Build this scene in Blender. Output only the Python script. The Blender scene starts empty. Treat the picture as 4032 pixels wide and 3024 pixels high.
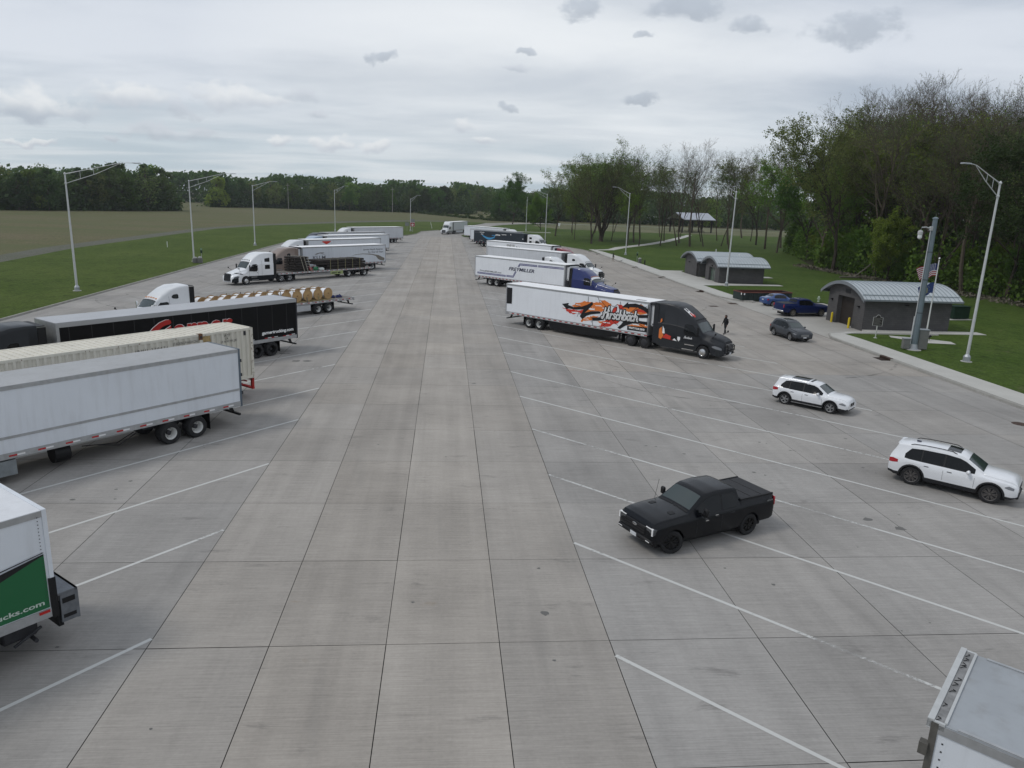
import bpy, math, random
from mathutils import Vector, Matrix
from mathutils.geometry import tessellate_polygon

scene = bpy.context.scene
R = math.radians

# ------------------------------------------------------------------ camera
cam_data = bpy.data.cameras.new("camera")
cam = bpy.data.objects.new("camera", cam_data)
scene.collection.objects.link(cam)
YAW, PITCH, ROLL = 0.0957554, 0.24496884, 0.0380659
fw = Vector((math.sin(YAW) * math.cos(PITCH), math.cos(YAW) * math.cos(PITCH), -math.sin(PITCH)))
r0 = Vector((math.cos(YAW), -math.sin(YAW), 0))
u0 = r0.cross(fw)
rr = r0 * math.cos(ROLL) + u0 * math.sin(ROLL)
uu = -r0 * math.sin(ROLL) + u0 * math.cos(ROLL)
cam.matrix_world = Matrix(((rr.x, uu.x, -fw.x, 0), (rr.y, uu.y, -fw.y, 0), (rr.z, uu.z, -fw.z, 11.3), (0, 0, 0, 1)))
cam_data.sensor_width = 36.0
cam_data.lens = 0.716242 * 36.0
cam_data.clip_end = 6000
cam_data.clip_start = 0.1
scene.camera = cam

# ------------------------------------------------------------------ sky and sun
SUN_AZ = -100.0      # compass bearing of the sun (0 = +Y, clockwise)
SUN_EL = 52.0
world = bpy.data.worlds.new("World")
scene.world = world
world.use_nodes = True


class NT:
    """tiny node-graph helper"""
    def __init__(s, tree):
        s.t = tree; s.n = tree.nodes; s.l = tree.links

    def node(s, typ, **kw):
        n = s.n.new(typ)
        for k, v in kw.items():
            setattr(n, k, v)
        return n

    def put(s, sock, v):
        if hasattr(v, 'is_output') or isinstance(v, bpy.types.NodeSocket):
            s.l.new(v, sock)
        elif v is not None:
            sock.default_value = v

    def m(s, op, a, b=None, c=None, clamp=False):
        n = s.node('ShaderNodeMath', operation=op); n.use_clamp = clamp
        s.put(n.inputs[0], a)
        if b is not None: s.put(n.inputs[1], b)
        if c is not None: s.put(n.inputs[2], c)
        return n.outputs[0]

    def mix(s, f, a, b, typ='MIX'):
        n = s.node('ShaderNodeMix', data_type='RGBA', blend_type=typ)
        s.put(n.inputs[0], f); s.put(n.inputs[6], a); s.put(n.inputs[7], b)
        return n.outputs[2]

    def noise(s, vec, scale, detail=4, rough=0.5, dist=0.0):
        n = s.node('ShaderNodeTexNoise')
        if vec is not None: s.l.new(vec, n.inputs['Vector'])
        n.inputs['Scale'].default_value = scale; n.inputs['Detail'].default_value = detail
        n.inputs['Roughness'].default_value = rough; n.inputs['Distortion'].default_value = dist
        return n.outputs[0]

    def map(s, vec, scale=(1, 1, 1), loc=(0, 0, 0), rot=(0, 0, 0)):
        n = s.node('ShaderNodeMapping')
        s.l.new(vec, n.inputs[0])
        n.inputs['Location'].default_value = loc; n.inputs['Rotation'].default_value = rot
        n.inputs['Scale'].default_value = scale
        return n.outputs[0]

    def rng(s, v, a, b, c=0.0, d=1.0, smooth=False):
        n = s.node('ShaderNodeMapRange')
        if smooth: n.interpolation_type = 'SMOOTHSTEP'
        s.put(n.inputs[0], v)
        for i, x in enumerate((a, b, c, d)): n.inputs[i + 1].default_value = x
        return n.outputs[0]

    def comb(s, x, y, z):
        n = s.node('ShaderNodeCombineXYZ')
        s.put(n.inputs[0], x); s.put(n.inputs[1], y); s.put(n.inputs[2], z)
        return n.outputs[0]


def build_world():
    g = NT(world.node_tree)
    g.n.clear()
    out = g.node('ShaderNodeOutputWorld')
    sky = g.node('ShaderNodeTexSky', sky_type='NISHITA')
    sky.sun_disc = False
    sky.sun_elevation = R(SUN_EL); sky.sun_rotation = R(SUN_AZ)
    sky.air_density = 1.0; sky.dust_density = 2.0
    bsky = g.node('ShaderNodeBackground'); bsky.inputs[1].default_value = 0.10
    g.l.new(sky.outputs[0], bsky.inputs[0])
    tc = g.node('ShaderNodeTexCoord')
    sep = g.node('ShaderNodeSeparateXYZ'); g.l.new(tc.outputs['Generated'], sep.inputs[0])
    X, Y, Z = sep.outputs
    el = g.m('ARCSINE', Z); az = g.m('ARCTAN2', X, Y)
    # flat cloud layer seen in perspective
    zz = g.m('ADD', g.m('MAXIMUM', Z, 0.0), 0.07)
    p = g.comb(g.m('DIVIDE', X, zz), g.m('DIVIDE', Y, zz), 0.0)
    big = g.noise(g.map(p, (0.30, 0.40, 1), (3.1, 7.7, 0), (0, 0, 0.5)), 1.0, 7, 0.55, 0.5)
    wisp = g.noise(g.map(p, (0.40, 0.75, 1), (1.3, 0.2, 0), (0, 0, -0.25)), 1.0, 6, 0.50, 0.6)
    # overcast brightness
    tone = g.m('ADD', g.m('MULTIPLY', big, 0.75), g.m('MULTIPLY', wisp, 0.45))
    tone = g.rng(tone, 0.44, 0.74, 0.0, 1.0, True)
    bright = g.mix(tone, (0.40, 0.455, 0.535, 1), (0.66, 0.70, 0.76, 1))
    # low band pale and a little blue-green, as thin cloud near the skyline
    low = g.rng(el, 0.0, 0.16, 1.0, 0.0, True)
    band = g.mix(g.rng(wisp, 0.35, 0.62, 0, 1, True), (0.52, 0.62, 0.67, 1), (0.70, 0.755, 0.78, 1))
    col = g.mix(g.m('MULTIPLY', low, 0.7), bright, band)
    # brighter patch of thin cloud around the middle of the view
    daz = g.m('DIVIDE', g.m('SUBTRACT', az, 0.10), 0.42); del_ = g.m('DIVIDE', g.m('SUBTRACT', el, 0.17), 0.13)
    patch = g.m('SUBTRACT', 1.0, g.m('ADD', g.m('MULTIPLY', daz, daz), g.m('MULTIPLY', del_, del_)), clamp=True)
    col = g.mix(g.m('MULTIPLY', g.m('MULTIPLY', patch, 0.9), g.rng(big, 0.35, 0.6, 0.45, 1.0)), col, (0.82, 0.845, 0.86, 1))
    # grey deck high on the left
    dk = g.m('MULTIPLY', g.rng(az, -0.75, 0.05, 1.0, 0.0, True), g.rng(el, 0.13, 0.24, 0.0, 1.0, True))
    dk2 = g.m('MULTIPLY', dk, g.rng(wisp, 0.40, 0.62, 0.75, 0.1, True))
    col = g.mix(dk2, col, (0.35, 0.41, 0.49, 1))
    # separate small clouds: azimuth, elevation, half width, half height, top colour, base colour
    wn = g.node('ShaderNodeTexNoise'); wn.inputs['Scale'].default_value = 26; wn.inputs['Detail'].default_value = 5
    g.l.new(tc.outputs['Generated'], wn.inputs['Vector'])
    wsep = g.node('ShaderNodeSeparateColor'); g.l.new(wn.outputs['Color'], wsep.inputs[0])
    waz = g.m('ADD', az, g.m('MULTIPLY', g.m('SUBTRACT', wsep.outputs[0], 0.5), 0.055))
    wel = g.m('ADD', el, g.m('MULTIPLY', g.m('SUBTRACT', wsep.outputs[1], 0.5), 0.040))
    en = g.node('ShaderNodeTexNoise'); en.inputs['Scale'].default_value = 34; en.inputs['Detail'].default_value = 7; en.inputs['Roughness'].default_value = 0.62
    g.l.new(g.map(tc.outputs['Generated'], (1, 1, 1.8)), en.inputs['Vector'])
    edge = g.m('MULTIPLY', g.m('SUBTRACT', en.outputs[0], 0.5), 2.6)
    for (ca, ce, hw, hh, topc, botc, op) in CLOUDS:
        dx = g.m('DIVIDE', g.m('SUBTRACT', waz, ca), hw); dy = g.m('DIVIDE', g.m('SUBTRACT', wel, ce), hh)
        d = g.m('SUBTRACT', 1.0, g.m('ADD', g.m('MULTIPLY', dx, dx), g.m('MULTIPLY', dy, dy)))
        mask = g.rng(g.m('ADD', d, edge), 0.0, 0.95, 0.0, op, True)
        cc = g.mix(g.rng(dy, -0.6, 0.5, 0, 1, True), botc + (1,), topc + (1,))
        col = g.mix(mask, col, cc)
    bc = g.node('ShaderNodeBackground'); g.l.new(col, bc.inputs[0]); bc.inputs[1].default_value = 1.12
    mx = g.node('ShaderNodeMixShader'); mx.inputs[0].default_value = 0.93
    g.l.new(bsky.outputs[0], mx.inputs[1]); g.l.new(bc.outputs[0], mx.inputs[2])
    g.l.new(mx.outputs[0], out.inputs[0])


DKT, DKB = (0.42, 0.47, 0.54), (0.34, 0.385, 0.45)
LTT, LTB = (0.76, 0.78, 0.80), (0.52, 0.56, 0.62)
MDT, MDB = (0.58, 0.61, 0.67), (0.44, 0.48, 0.54)
CLOUDS = [
    (-0.4658, 0.0826, 0.0694, 0.0237, LTT, DKT, 0.90),
    (-0.3676, 0.0979, 0.0592, 0.0189, LTT, LTB, 0.85),
    (-0.2543, 0.1093, 0.0671, 0.0189, LTT, LTB, 0.85),
    (-0.3387, 0.0621, 0.0631, 0.0095, MDT, MDB, 0.60),
    (-0.1451, 0.0609, 0.0331, 0.0118, LTT, LTB, 0.85),
    (-0.2110, 0.0606, 0.0221, 0.0079, LTT, LTB, 0.85),
    (-0.0892, 0.0586, 0.0189, 0.0103, LTT, LTB, 0.85),
    (0.0216, 0.0901, 0.0237, 0.0110, LTT, LTB, 0.85),
    (0.0472, 0.0731, 0.0174, 0.0071, LTT, LTB, 0.85),
    (0.0787, 0.1158, 0.0205, 0.0071, DKT, DKB, 0.66),
    (0.2429, 0.1302, 0.0284, 0.0079, DKT, DKB, 0.66),
    (0.1678, 0.2285, 0.0300, 0.0174, DKT, DKB, 0.66),
    (0.2905, 0.2324, 0.0616, 0.0174, DKT, DKB, 0.66),
    (0.3686, 0.2125, 0.0363, 0.0095, DKT, DKB, 0.66),
    (0.4895, 0.2058, 0.0616, 0.0213, DKT, DKB, 0.66),
    (-0.0799, 0.1635, 0.0268, 0.0063, DKT, DKB, 0.66),
    (0.0997, 0.1807, 0.0174, 0.0055, DKT, DKB, 0.66),
    (-0.1804, 0.1173, 0.0268, 0.0079, MDT, MDB, 0.60),
    (0.2480, 0.2082, 0.0142, 0.0055, DKT, DKB, 0.66),
    (-0.3968, 0.0575, 0.0110, 0.0047, MDT, MDB, 0.60),
    (0.0800, 0.1599, 0.0237, 0.0063, MDT, MDB, 0.60),
    (-0.1600, 0.0973, 0.0221, 0.0063, MDT, MDB, 0.60),
    (-0.4764, 0.0425, 0.0395, 0.0055, LTT, LTB, 0.85),
    (-0.3147, 0.0855, 0.0237, 0.0103, MDT, MDB, 0.60),
]
build_world()

sun_data = bpy.data.lights.new("sun", 'SUN')
sun_data.energy = 1.1
sun_data.angle = R(14)
sun_data.color = (1.0, 0.965, 0.91)
sun = bpy.data.objects.new("sun", sun_data)
scene.collection.objects.link(sun)
sd = Vector((math.sin(R(SUN_AZ)) * math.cos(R(SUN_EL)), math.cos(R(SUN_AZ)) * math.cos(R(SUN_EL)), math.sin(R(SUN_EL))))
sun.rotation_euler = sd.to_track_quat('Z', 'Y').to_euler()
sun.location = (0, 0, 60)

scene.view_settings.view_transform = 'Standard'
scene.view_settings.look = 'None'
scene.view_settings.exposure = 0.0
scene.view_settings.gamma = 1.0

# ------------------------------------------------------------------ object helpers
col = scene.collection


def tag(o, label=None, cat=None, group=None, kind=None):
    if label: o['label'] = label
    if cat: o['category'] = cat
    if group: o['group'] = group
    if kind: o['kind'] = kind
    return o


def empty(name, loc=(0, 0, 0), rz=0.0):
    o = bpy.data.objects.new(name, None)
    o.empty_display_size = 0.3
    o.location = loc; o.rotation_euler = (0, 0, rz)
    col.objects.link(o)
    return o


def copy_tree(o, parent=None):
    c = o.copy(); col.objects.link(c)
    if parent is not None: c.parent = parent
    for ch in o.children: copy_tree(ch, c)
    return c


class MB:
    def __init__(s):
        s.v = []; s.f = []; s.m = []

    def add(s, vs, fs, mat=0, M=None):
        b = len(s.v)
        if M is not None: vs = [M @ Vector(q) for q in vs]
        s.v += [tuple(q) for q in vs]
        for k, f in enumerate(fs):
            s.f.append(tuple(i + b for i in f)); s.m.append(mat[k] if isinstance(mat, list) else mat)
        return s

    def box(s, x0, x1, y0, y1, z0, z1, mat=0, M=None, bev=0.0):
        if x0 > x1: x0, x1 = x1, x0
        if y0 > y1: y0, y1 = y1, y0
        if bev <= 0:
            v = [(x0, y0, z0), (x1, y0, z0), (x1, y1, z0), (x0, y1, z0), (x0, y0, z1), (x1, y0, z1), (x1, y1, z1), (x0, y1, z1)]
            return s.add(v, [(0, 3, 2, 1), (4, 5, 6, 7), (0, 1, 5, 4), (1, 2, 6, 5), (2, 3, 7, 6), (3, 0, 4, 7)], mat, M)
        b = bev
        def ring(e, z): return [(x0 + e, y0, z), (x1 - e, y0, z), (x1, y0 + e, z), (x1, y1 - e, z), (x1 - e, y1, z), (x0 + e, y1, z), (x0, y1 - e, z), (x0, y0 + e, z)]
        def ringi(z): return [(x0 + b, y0 + b, z), (x1 - b, y0 + b, z), (x1 - b, y0 + b, z), (x1 - b, y1 - b, z), (x1 - b, y1 - b, z), (x0 + b, y1 - b, z), (x0 + b, y1 - b, z), (x0 + b, y0 + b, z)]
        v = ringi(z0) + ring(b, z0 + b) + ring(b, z1 - b) + ringi(z1)
        f = [tuple(range(7, -1, -1)), tuple(range(24, 32))]
        for k in range(3):
            for i in range(8):
                j = (i + 1) % 8
                f.append((k * 8 + i, k * 8 + j, k * 8 + 8 + j, k * 8 + 8 + i))
        return s.add(v, f, mat, M)

    def tube(s, pts, rad, n=8, mat=0, caps=True, M=None):
        pts = [Vector(p) for p in pts]
        if not isinstance(rad, (list, tuple)): rad = [rad] * len(pts)
        vs = []; fs = []
        up = Vector((0, 0, 1))
        for i, p in enumerate(pts):
            d = (pts[min(i + 1, len(pts) - 1)] - pts[max(i - 1, 0)])
            d.normalize()
            a = up if abs(d.z) < 0.95 else Vector((1, 0, 0))
            e1 = d.cross(a).normalized(); e2 = d.cross(e1)
            for k in range(n):
                t = 2 * math.pi * k / n
                vs.append(p + (e1 * math.cos(t) + e2 * math.sin(t)) * rad[i])
        for i in range(len(pts) - 1):
            for k in range(n):
                j = (k + 1) % n
                fs.append((i * n + k, i * n + n + k, i * n + n + j, i * n + j))
        if caps:
            fs.append(tuple(range(n))); fs.append(tuple(range(len(vs) - 1, len(vs) - 1 - n, -1)))
        return s.add(vs, fs, mat, M)

    def lathe(s, prof, n=20, mat=0, axis='y', M=None):
        """prof: list of (r, a) ; revolved round axis; mat may be per-segment list"""
        vs = []; fs = []; ms = []
        for (r, a) in prof:
            for k in range(n):
                t = 2 * math.pi * k / n
                if axis == 'y': vs.append((r * math.cos(t), a, r * math.sin(t)))
                elif axis == 'z': vs.append((r * math.cos(t), r * math.sin(t), a))
                else: vs.append((a, r * math.cos(t), r * math.sin(t)))
        for i in range(len(prof) - 1):
            for k in range(n):
                j = (k + 1) % n
                fs.append((i * n + k, i * n + j, i * n + n + j, i * n + n + k))
                ms.append(mat[i] if isinstance(mat, list) else mat)
        return s.add(vs, fs, ms, M)

    def poly(s, pts, mat=0, M=None):
        tri = tessellate_polygon([[Vector(p) for p in pts]])
        return s.add(pts, [tuple(t) for t in tri], mat, M)

    def build(s, name, mats, parent=None, smooth=35, loc=None):
        me = bpy.data.meshes.new(name)
        me.from_pydata(s.v, [], s.f)
        if not isinstance(mats, (list, tuple)): mats = [mats]
        for m in mats: me.materials.append(m)
        me.polygons.foreach_set('material_index', s.m)
        if smooth:
            me.polygons.foreach_set('use_smooth', [True] * len(s.f))
            me.update()
            me.set_sharp_from_angle(angle=R(smooth))
        me.update()
        o = bpy.data.objects.new(name, me)
        col.objects.link(o)
        if parent is not None: o.parent = parent
        if loc is not None: o.location = loc
        return o


def extrude_poly(mb, pts2, z0, z1, mat=0, side=None, M=None):
    """horizontal polygon slab"""
    n = len(pts2)
    area = sum(pts2[i][0] * pts2[(i + 1) % n][1] - pts2[(i + 1) % n][0] * pts2[i][1] for i in range(n))
    if area < 0: pts2 = pts2[::-1]
    top = [(p[0], p[1], z1) for p in pts2]
    mb.poly(top, mat, M)
    v = [(p[0], p[1], z0) for p in pts2] + top
    mb.add(v, [(i, (i + 1) % n, n + (i + 1) % n, n + i) for i in range(n)], mat if side is None else side, M)


# ------------------------------------------------------------------ materials
MATS = {}


def mat(name, rgb, rough=0.6, metal=0.0, coat=0.0, var=0.0, vscale=3.0, dirt=0.0, emit=None, spec=0.3, bump=0.0, bscale=20):
    if name in MATS: return MATS[name]
    m = bpy.data.materials.new(name); m.use_nodes = True
    g = NT(m.node_tree); b = g.n['Principled BSDF']
    b.inputs['Roughness'].default_value = rough; b.inputs['Metallic'].default_value = metal
    b.inputs['Coat Weight'].default_value = coat; b.inputs['Coat Roughness'].default_value = 0.06
    b.inputs['Specular IOR Level'].default_value = spec
    c = (rgb[0], rgb[1], rgb[2], 1)
    tc = g.node('ShaderNodeTexCoord')
    if var > 0 or dirt > 0:
        n1 = g.noise(tc.outputs['Object'], vscale, 5, 0.6)
        cc = g.mix(g.rng(n1, 0.3, 0.7, 0, 1), tuple(x * (1 - var) for x in rgb) + (1,), tuple(min(1, x * (1 + var)) for x in rgb) + (1,))
        if dirt > 0:
            # rain-washed grime in vertical streaks
            n2 = g.noise(g.map(tc.outputs['Object'], (2.2, 2.2, 0.25)), 1.5, 6, 0.65)
            cc = g.mix(g.rng(n2, 0.48, 0.8, 0, dirt), cc, (0.16, 0.14, 0.11, 1))
        g.l.new(cc, b.inputs['Base Color'])
    else:
        b.inputs['Base Color'].default_value = c
    if bump > 0:
        bn = g.node('ShaderNodeBump'); bn.inputs['Strength'].default_value = bump
        g.l.new(g.noise(tc.outputs['Object'], bscale, 4, 0.6), bn.inputs['Height']); g.l.new(bn.outputs[0], b.inputs['Normal'])
    if emit:
        b.inputs['Emission Color'].default_value = emit[0] + (1,); b.inputs['Emission Strength'].default_value = emit[1]
    MATS[name] = m
    return m


def paint(name, rgb, rough=0.35, coat=0.6, **k):
    if max(rgb) < 0.1: coat *= 0.08; k.setdefault('spec', 0.2)
    return mat(name, rgb, rough, 0.0, coat, var=k.pop('var', 0.05), vscale=0.8, **k)


W_TRAILER = mat('trailer white', (0.66, 0.69, 0.73), 0.42, var=0.04, vscale=0.5, dirt=0.16, coat=0.15)
W_BRIGHT = mat('trailer bright white', (0.80, 0.82, 0.85), 0.42, var=0.03, vscale=0.5, dirt=0.08, coat=0.15)
W_TRAILER2 = mat('trailer pale grey', (0.60, 0.62, 0.65), 0.45, var=0.05, vscale=0.6, dirt=0.22)
ROOFM = mat('trailer roof sheet', (0.36, 0.365, 0.37), 0.5, var=0.07, vscale=0.5, dirt=0.25)
ROOFW = mat('trailer roof white', (0.85, 0.85, 0.85), 0.5, var=0.04, vscale=0.5, dirt=0.05)
ALU = mat('aluminium rail', (0.42, 0.43, 0.44), 0.42, 0.6, var=0.12, vscale=4, dirt=0.2)
STEELG = mat('galvanised steel', (0.40, 0.42, 0.44), 0.5, 0.5, var=0.1, vscale=5)
DARKFR = mat('dark frame steel', (0.045, 0.045, 0.05), 0.6, 0.2, var=0.2, vscale=5)
BLACK = mat('black paint', (0.009, 0.009, 0.010), 0.5, spec=0.3)
BLACKT = mat('black trailer side', (0.005, 0.005, 0.0055), 0.5, spec=0.15, var=0.1)
RUBBER = mat('tyre rubber', (0.022, 0.022, 0.023), 0.85, var=0.25, vscale=8)
CHROME = mat('polished wheel', (0.72, 0.72, 0.72), 0.22, 1.0)
RIMG = mat('grey wheel', (0.33, 0.33, 0.33), 0.45, 0.4)
RIMW = mat('white painted wheel', (0.62, 0.62, 0.60), 0.5, var=0.1)
RIMB = mat('black wheel', (0.012, 0.012, 0.012), 0.35)
GLASS = mat('tinted glass', (0.006, 0.007, 0.008), 0.08, 0.0, 0.0, spec=0.3)
WSGL = mat('windscreen glass', (0.032, 0.046, 0.046), 0.07, 0.0, 0.0, spec=0.7)
REDR = mat('red reflector', (0.42, 0.02, 0.02), 0.4)
WHTR = mat('white reflector', (0.75, 0.75, 0.75), 0.4)
TAILL = mat('tail lamp', (0.38, 0.012, 0.02), 0.15, coat=0.8)
LAMPG = mat('lamp lens', (0.22, 0.23, 0.25), 0.10, coat=1.0)
LAMPL = mat('lit running lamp', (0.6, 0.6, 0.6), 0.3, emit=((1, 1, 1), 0.12))
PLATE = mat('number plate', (0.6, 0.62, 0.64), 0.5)
CHASR = mat('red chassis', (0.33, 0.022, 0.02), 0.5, var=0.2, vscale=4)
ORANGE = mat('marker orange', (0.75, 0.25, 0.03), 0.4)


# ------------------------------------------------------------------ lettering
def text_geo(body, size=1.0, shear=0.0, bold=0.0, extrude=0.0, spacing=1.0, width=None, align='LEFT'):
    cu = bpy.data.curves.new('lettering', 'FONT')
    cu.body = body; cu.size = size; cu.shear = shear; cu.offset = bold; cu.extrude = extrude
    cu.space_character = spacing; cu.resolution_u = 3
    o = bpy.data.objects.new('lettering', cu); col.objects.link(o)
    dg = bpy.context.evaluated_depsgraph_get()
    me = bpy.data.meshes.new_from_object(o.evaluated_get(dg))
    vs = [v.co.copy() for v in me.vertices]; fs = [tuple(p.vertices) for p in me.polygons]
    bpy.data.objects.remove(o); bpy.data.curves.remove(cu); bpy.data.meshes.remove(me)
    x0 = min(v.x for v in vs); x1 = max(v.x for v in vs)
    k = 1.0
    if width: k = width / (x1 - x0)
    vs = [Vector(((v.x - x0) * k, v.y, v.z)) for v in vs]
    return vs, fs


def side_map(side, w, x0, e=0.012):
    """local frame for flat art on a trailer side: u to the reader's right, v up"""
    if side == 'R':
        return Matrix(((1, 0, 0, x0), (0, 0, -1, -w / 2 - e), (0, 1, 0, 0), (0, 0, 0, 1)))
    return Matrix(((-1, 0, 0, x0), (0, 0, 1, w / 2 + e), (0, 1, 0, 0), (0, 0, 0, 1)))


def letters(parent, name, body, side, w, x0, z0, height, width, m, shear=0.0, bold=0.0, e=0.015, tilt=0.0, outline=None, obold=0.05):
    out = []
    for (mm, bb, ee) in ([(outline, bold + obold, e)] if outline else []) + [(m, bold, e + (0.006 if outline else 0))]:
        vs, fs = text_geo(body, height * 1.37, shear, bb, 0.0, width=width)
        M = side_map(side, w, x0, ee) @ Matrix.Translation((0, z0, 0)) @ Matrix.Rotation(tilt, 4, 'Z')
        b = MB(); b.add(vs, fs, 0, M)
        out.append(b.build(name, mm, parent, smooth=0))
    return out


def art(parent, name, polys, side, w, x0, m, e=0.012):
    b = MB(); M = side_map(side, w, x0, e)
    for k, p in enumerate(polys):
        b.poly([(q[0], q[1], 0.0004 * k) for q in p], 0, M)
    return b.build(name, m, parent, smooth=0)


def stroke(pts, wd, n=6):
    """thick 2-D polyline as quads with round joints"""
    vs = []; fs = []
    for i in range(len(pts) - 1):
        a = Vector(pts[i]); b = Vector(pts[i + 1]); d = (b - a)
        if d.length < 1e-6: continue
        d.normalize(); p = Vector((-d.y, d.x)) * wd / 2
        k = len(vs)
        vs += [a - p, b - p, b + p, a + p]; fs.append((k, k + 1, k + 2, k + 3))
    for q in pts:
        k = len(vs); q = Vector(q)
        vs += [q + Vector((math.cos(2 * math.pi * t / 8), math.sin(2 * math.pi * t / 8))) * wd / 2 for t in range(8)]
        fs.append(tuple(range(k, k + 8)))
    return [(v.x, v.y, 0) for v in vs], fs

# ------------------------------------------------------------------ ground materials
def concrete_mat(name, slab=True, base=(0.306, 0.294, 0.279), base2=(0.362, 0.328, 0.288)):
    m = bpy.data.materials.new(name); m.use_nodes = True
    g = NT(m.node_tree); b = g.n['Principled BSDF']
    b.inputs['Roughness'].default_value = 0.85; b.inputs['Specular IOR Level'].default_value = 0.15
    geo = g.node('ShaderNodeNewGeometry'); P = geo.outputs['Position']
    if slab:
        at = g.node('ShaderNodeAttribute'); at.attribute_name = 'tone'
        sc = g.node('ShaderNodeSeparateColor'); g.l.new(at.outputs['Color'], sc.inputs[0])
        c = g.mix(sc.outputs[1], base + (1,), base2 + (1,))
        tone = g.m('ADD', g.m('MULTIPLY', sc.outputs[0], 0.17), 0.90)
    else:
        c = base + (1,); tone = 1.0
    # drag-broom texture across the lane
    s1 = g.noise(g.map(P, (0.22, 8.0, 1)), 1.0, 5, 0.75)
    s2 = g.noise(g.map(P, (0.8, 30.0, 1), (7, 3, 0)), 1.0, 4, 0.7)
    blot = g.noise(g.map(P, (1, 1, 1)), 0.22, 6, 0.6)
    fine = g.noise(P, 9.0, 5, 0.7)
    t = g.m('ADD', g.rng(s1, 0.3, 0.7, -0.06, 0.06), g.rng(s2, 0.3, 0.7, -0.13, 0.13))
    t = g.m('ADD', t, g.rng(blot, 0.28, 0.72, -0.16, 0.11))
    trk = g.noise(g.map(P, (1.15, 0.035, 1), (17, 3, 0)), 1.0, 4, 0.6)
    t = g.m('ADD', t, g.rng(trk, 0.3, 0.7, -0.09, 0.08))
    t = g.m('ADD', t, g.rng(fine, 0.3, 0.7, -0.06, 0.06))
    t = g.m('MULTIPLY', g.m('ADD', t, 1.0), tone)
    c = g.mix(1.0, c, g.comb(t, t, t), 'MULTIPLY')
    # rusty and oily blotches
    st = g.noise(g.map(P, (0.5, 1.2, 1), (40, 11, 0)), 0.9, 5, 0.6, 0.5)
    c = g.mix(g.rng(st, 0.68, 0.80, 0, 0.35, True), c, (0.23, 0.17, 0.11, 1))
    oil = g.noise(g.map(P, (0.7, 2.2, 1), (-9, 21, 0)), 0.55, 7, 0.72, 0.3)
    c = g.mix(g.rng(oil, 0.58, 0.74, 0, 0.5, True), c, (0.11, 0.105, 0.10, 1))
    # short dark scuffs
    sc1 = g.noise(g.map(P, (0.55, 6.0, 1), (3, 90, 0)), 1.1, 4, 0.75)
    c = g.mix(g.rng(sc1, 0.66, 0.78, 0, 0.55, True), c, (0.10, 0.10, 0.10, 1))
    # faint arcs left by turning tyres
    dv = g.node('ShaderNodeVectorMath', operation='DISTANCE')
    wav = g.noise(g.map(P, (0.9, 0.12, 1), (5, 0, 0), (0, 0, 0.12)), 1.0, 3, 0.5, 0.2)
    c = g.mix(g.rng(wav, 0.58, 0.74, 0, 0.22, True), c, (0.17, 0.165, 0.155, 1))
    g.l.new(c, b.inputs['Base Color'])
    bn = g.node('ShaderNodeBump'); bn.inputs['Strength'].default_value = 0.35; bn.inputs['Distance'].default_value = 0.012
    g.l.new(s2, bn.inputs['Height']); g.l.new(bn.outputs[0], b.inputs['Normal'])
    return m


def grass_mat(name, c1, c2, c3, sc=1.0, streak=None, patch=0.0):
    m = bpy.data.materials.new(name); m.use_nodes = True
    g = NT(m.node_tree); b = g.n['Principled BSDF']
    b.inputs['Roughness'].default_value = 0.95; b.inputs['Specular IOR Level'].default_value = 0.1
    geo = g.node('ShaderNodeNewGeometry'); P = geo.outputs['Position']
    n1 = g.noise(g.map(P, (1, 0.8, 1)), 0.08 * sc, 5, 0.6, 0.3)
    n2 = g.noise(g.map(P, (1, 0.55, 1), (3, 9, 0)), 0.55 * sc, 6, 0.7)
    n3 = g.noise(P, 4.0 * sc, 5, 0.75)
    c = g.mix(g.rng(n1, 0.32, 0.66, 0, 1), c1 + (1,), c2 + (1,))
    c = g.mix(g.rng(n2, 0.45, 0.78, 0, 0.75, True), c, c3 + (1,))
    k = g.rng(n3, 0.28, 0.72, 0.45, 1.5)
    n6 = g.noise(g.map(P, (1, .5, 1), (31, 2, 0)), 0.9 * sc, 5, 0.7)
    c = g.mix(g.rng(n6, .56, .70, 0, .55, True), c, tuple(x * .5 for x in c3) + (1,))
    c = g.mix(1.0, c, g.comb(k, k, k), 'MULTIPLY')
    if streak:
        n4 = g.noise(g.map(P, streak[0], (0, 0, 0), (0, 0, streak[2])), 1.0, 4, 0.6)
        c = g.mix(g.rng(n4, 0.35, 0.65, 0, 0.8, True), c, streak[1] + (1,))
    if patch > 0:
        n5 = g.noise(g.map(P, (1, 1, 1), (70, 5, 0)), 0.35, 5, 0.65)
        c = g.mix(g.rng(n5, 0.60, 0.72, 0, patch, True), c, (0.14, 0.12, 0.075, 1))
    g.l.new(c, b.inputs['Base Color'])
    bn = g.node('ShaderNodeBump'); bn.inputs['Strength'].default_value = 0.9; bn.inputs['Distance'].default_value = 0.12
    g.l.new(g.noise(P, 2.2 * sc, 6, 0.75), bn.inputs['Height']); g.l.new(bn.outputs[0], b.inputs['Normal'])
    return m


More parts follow.
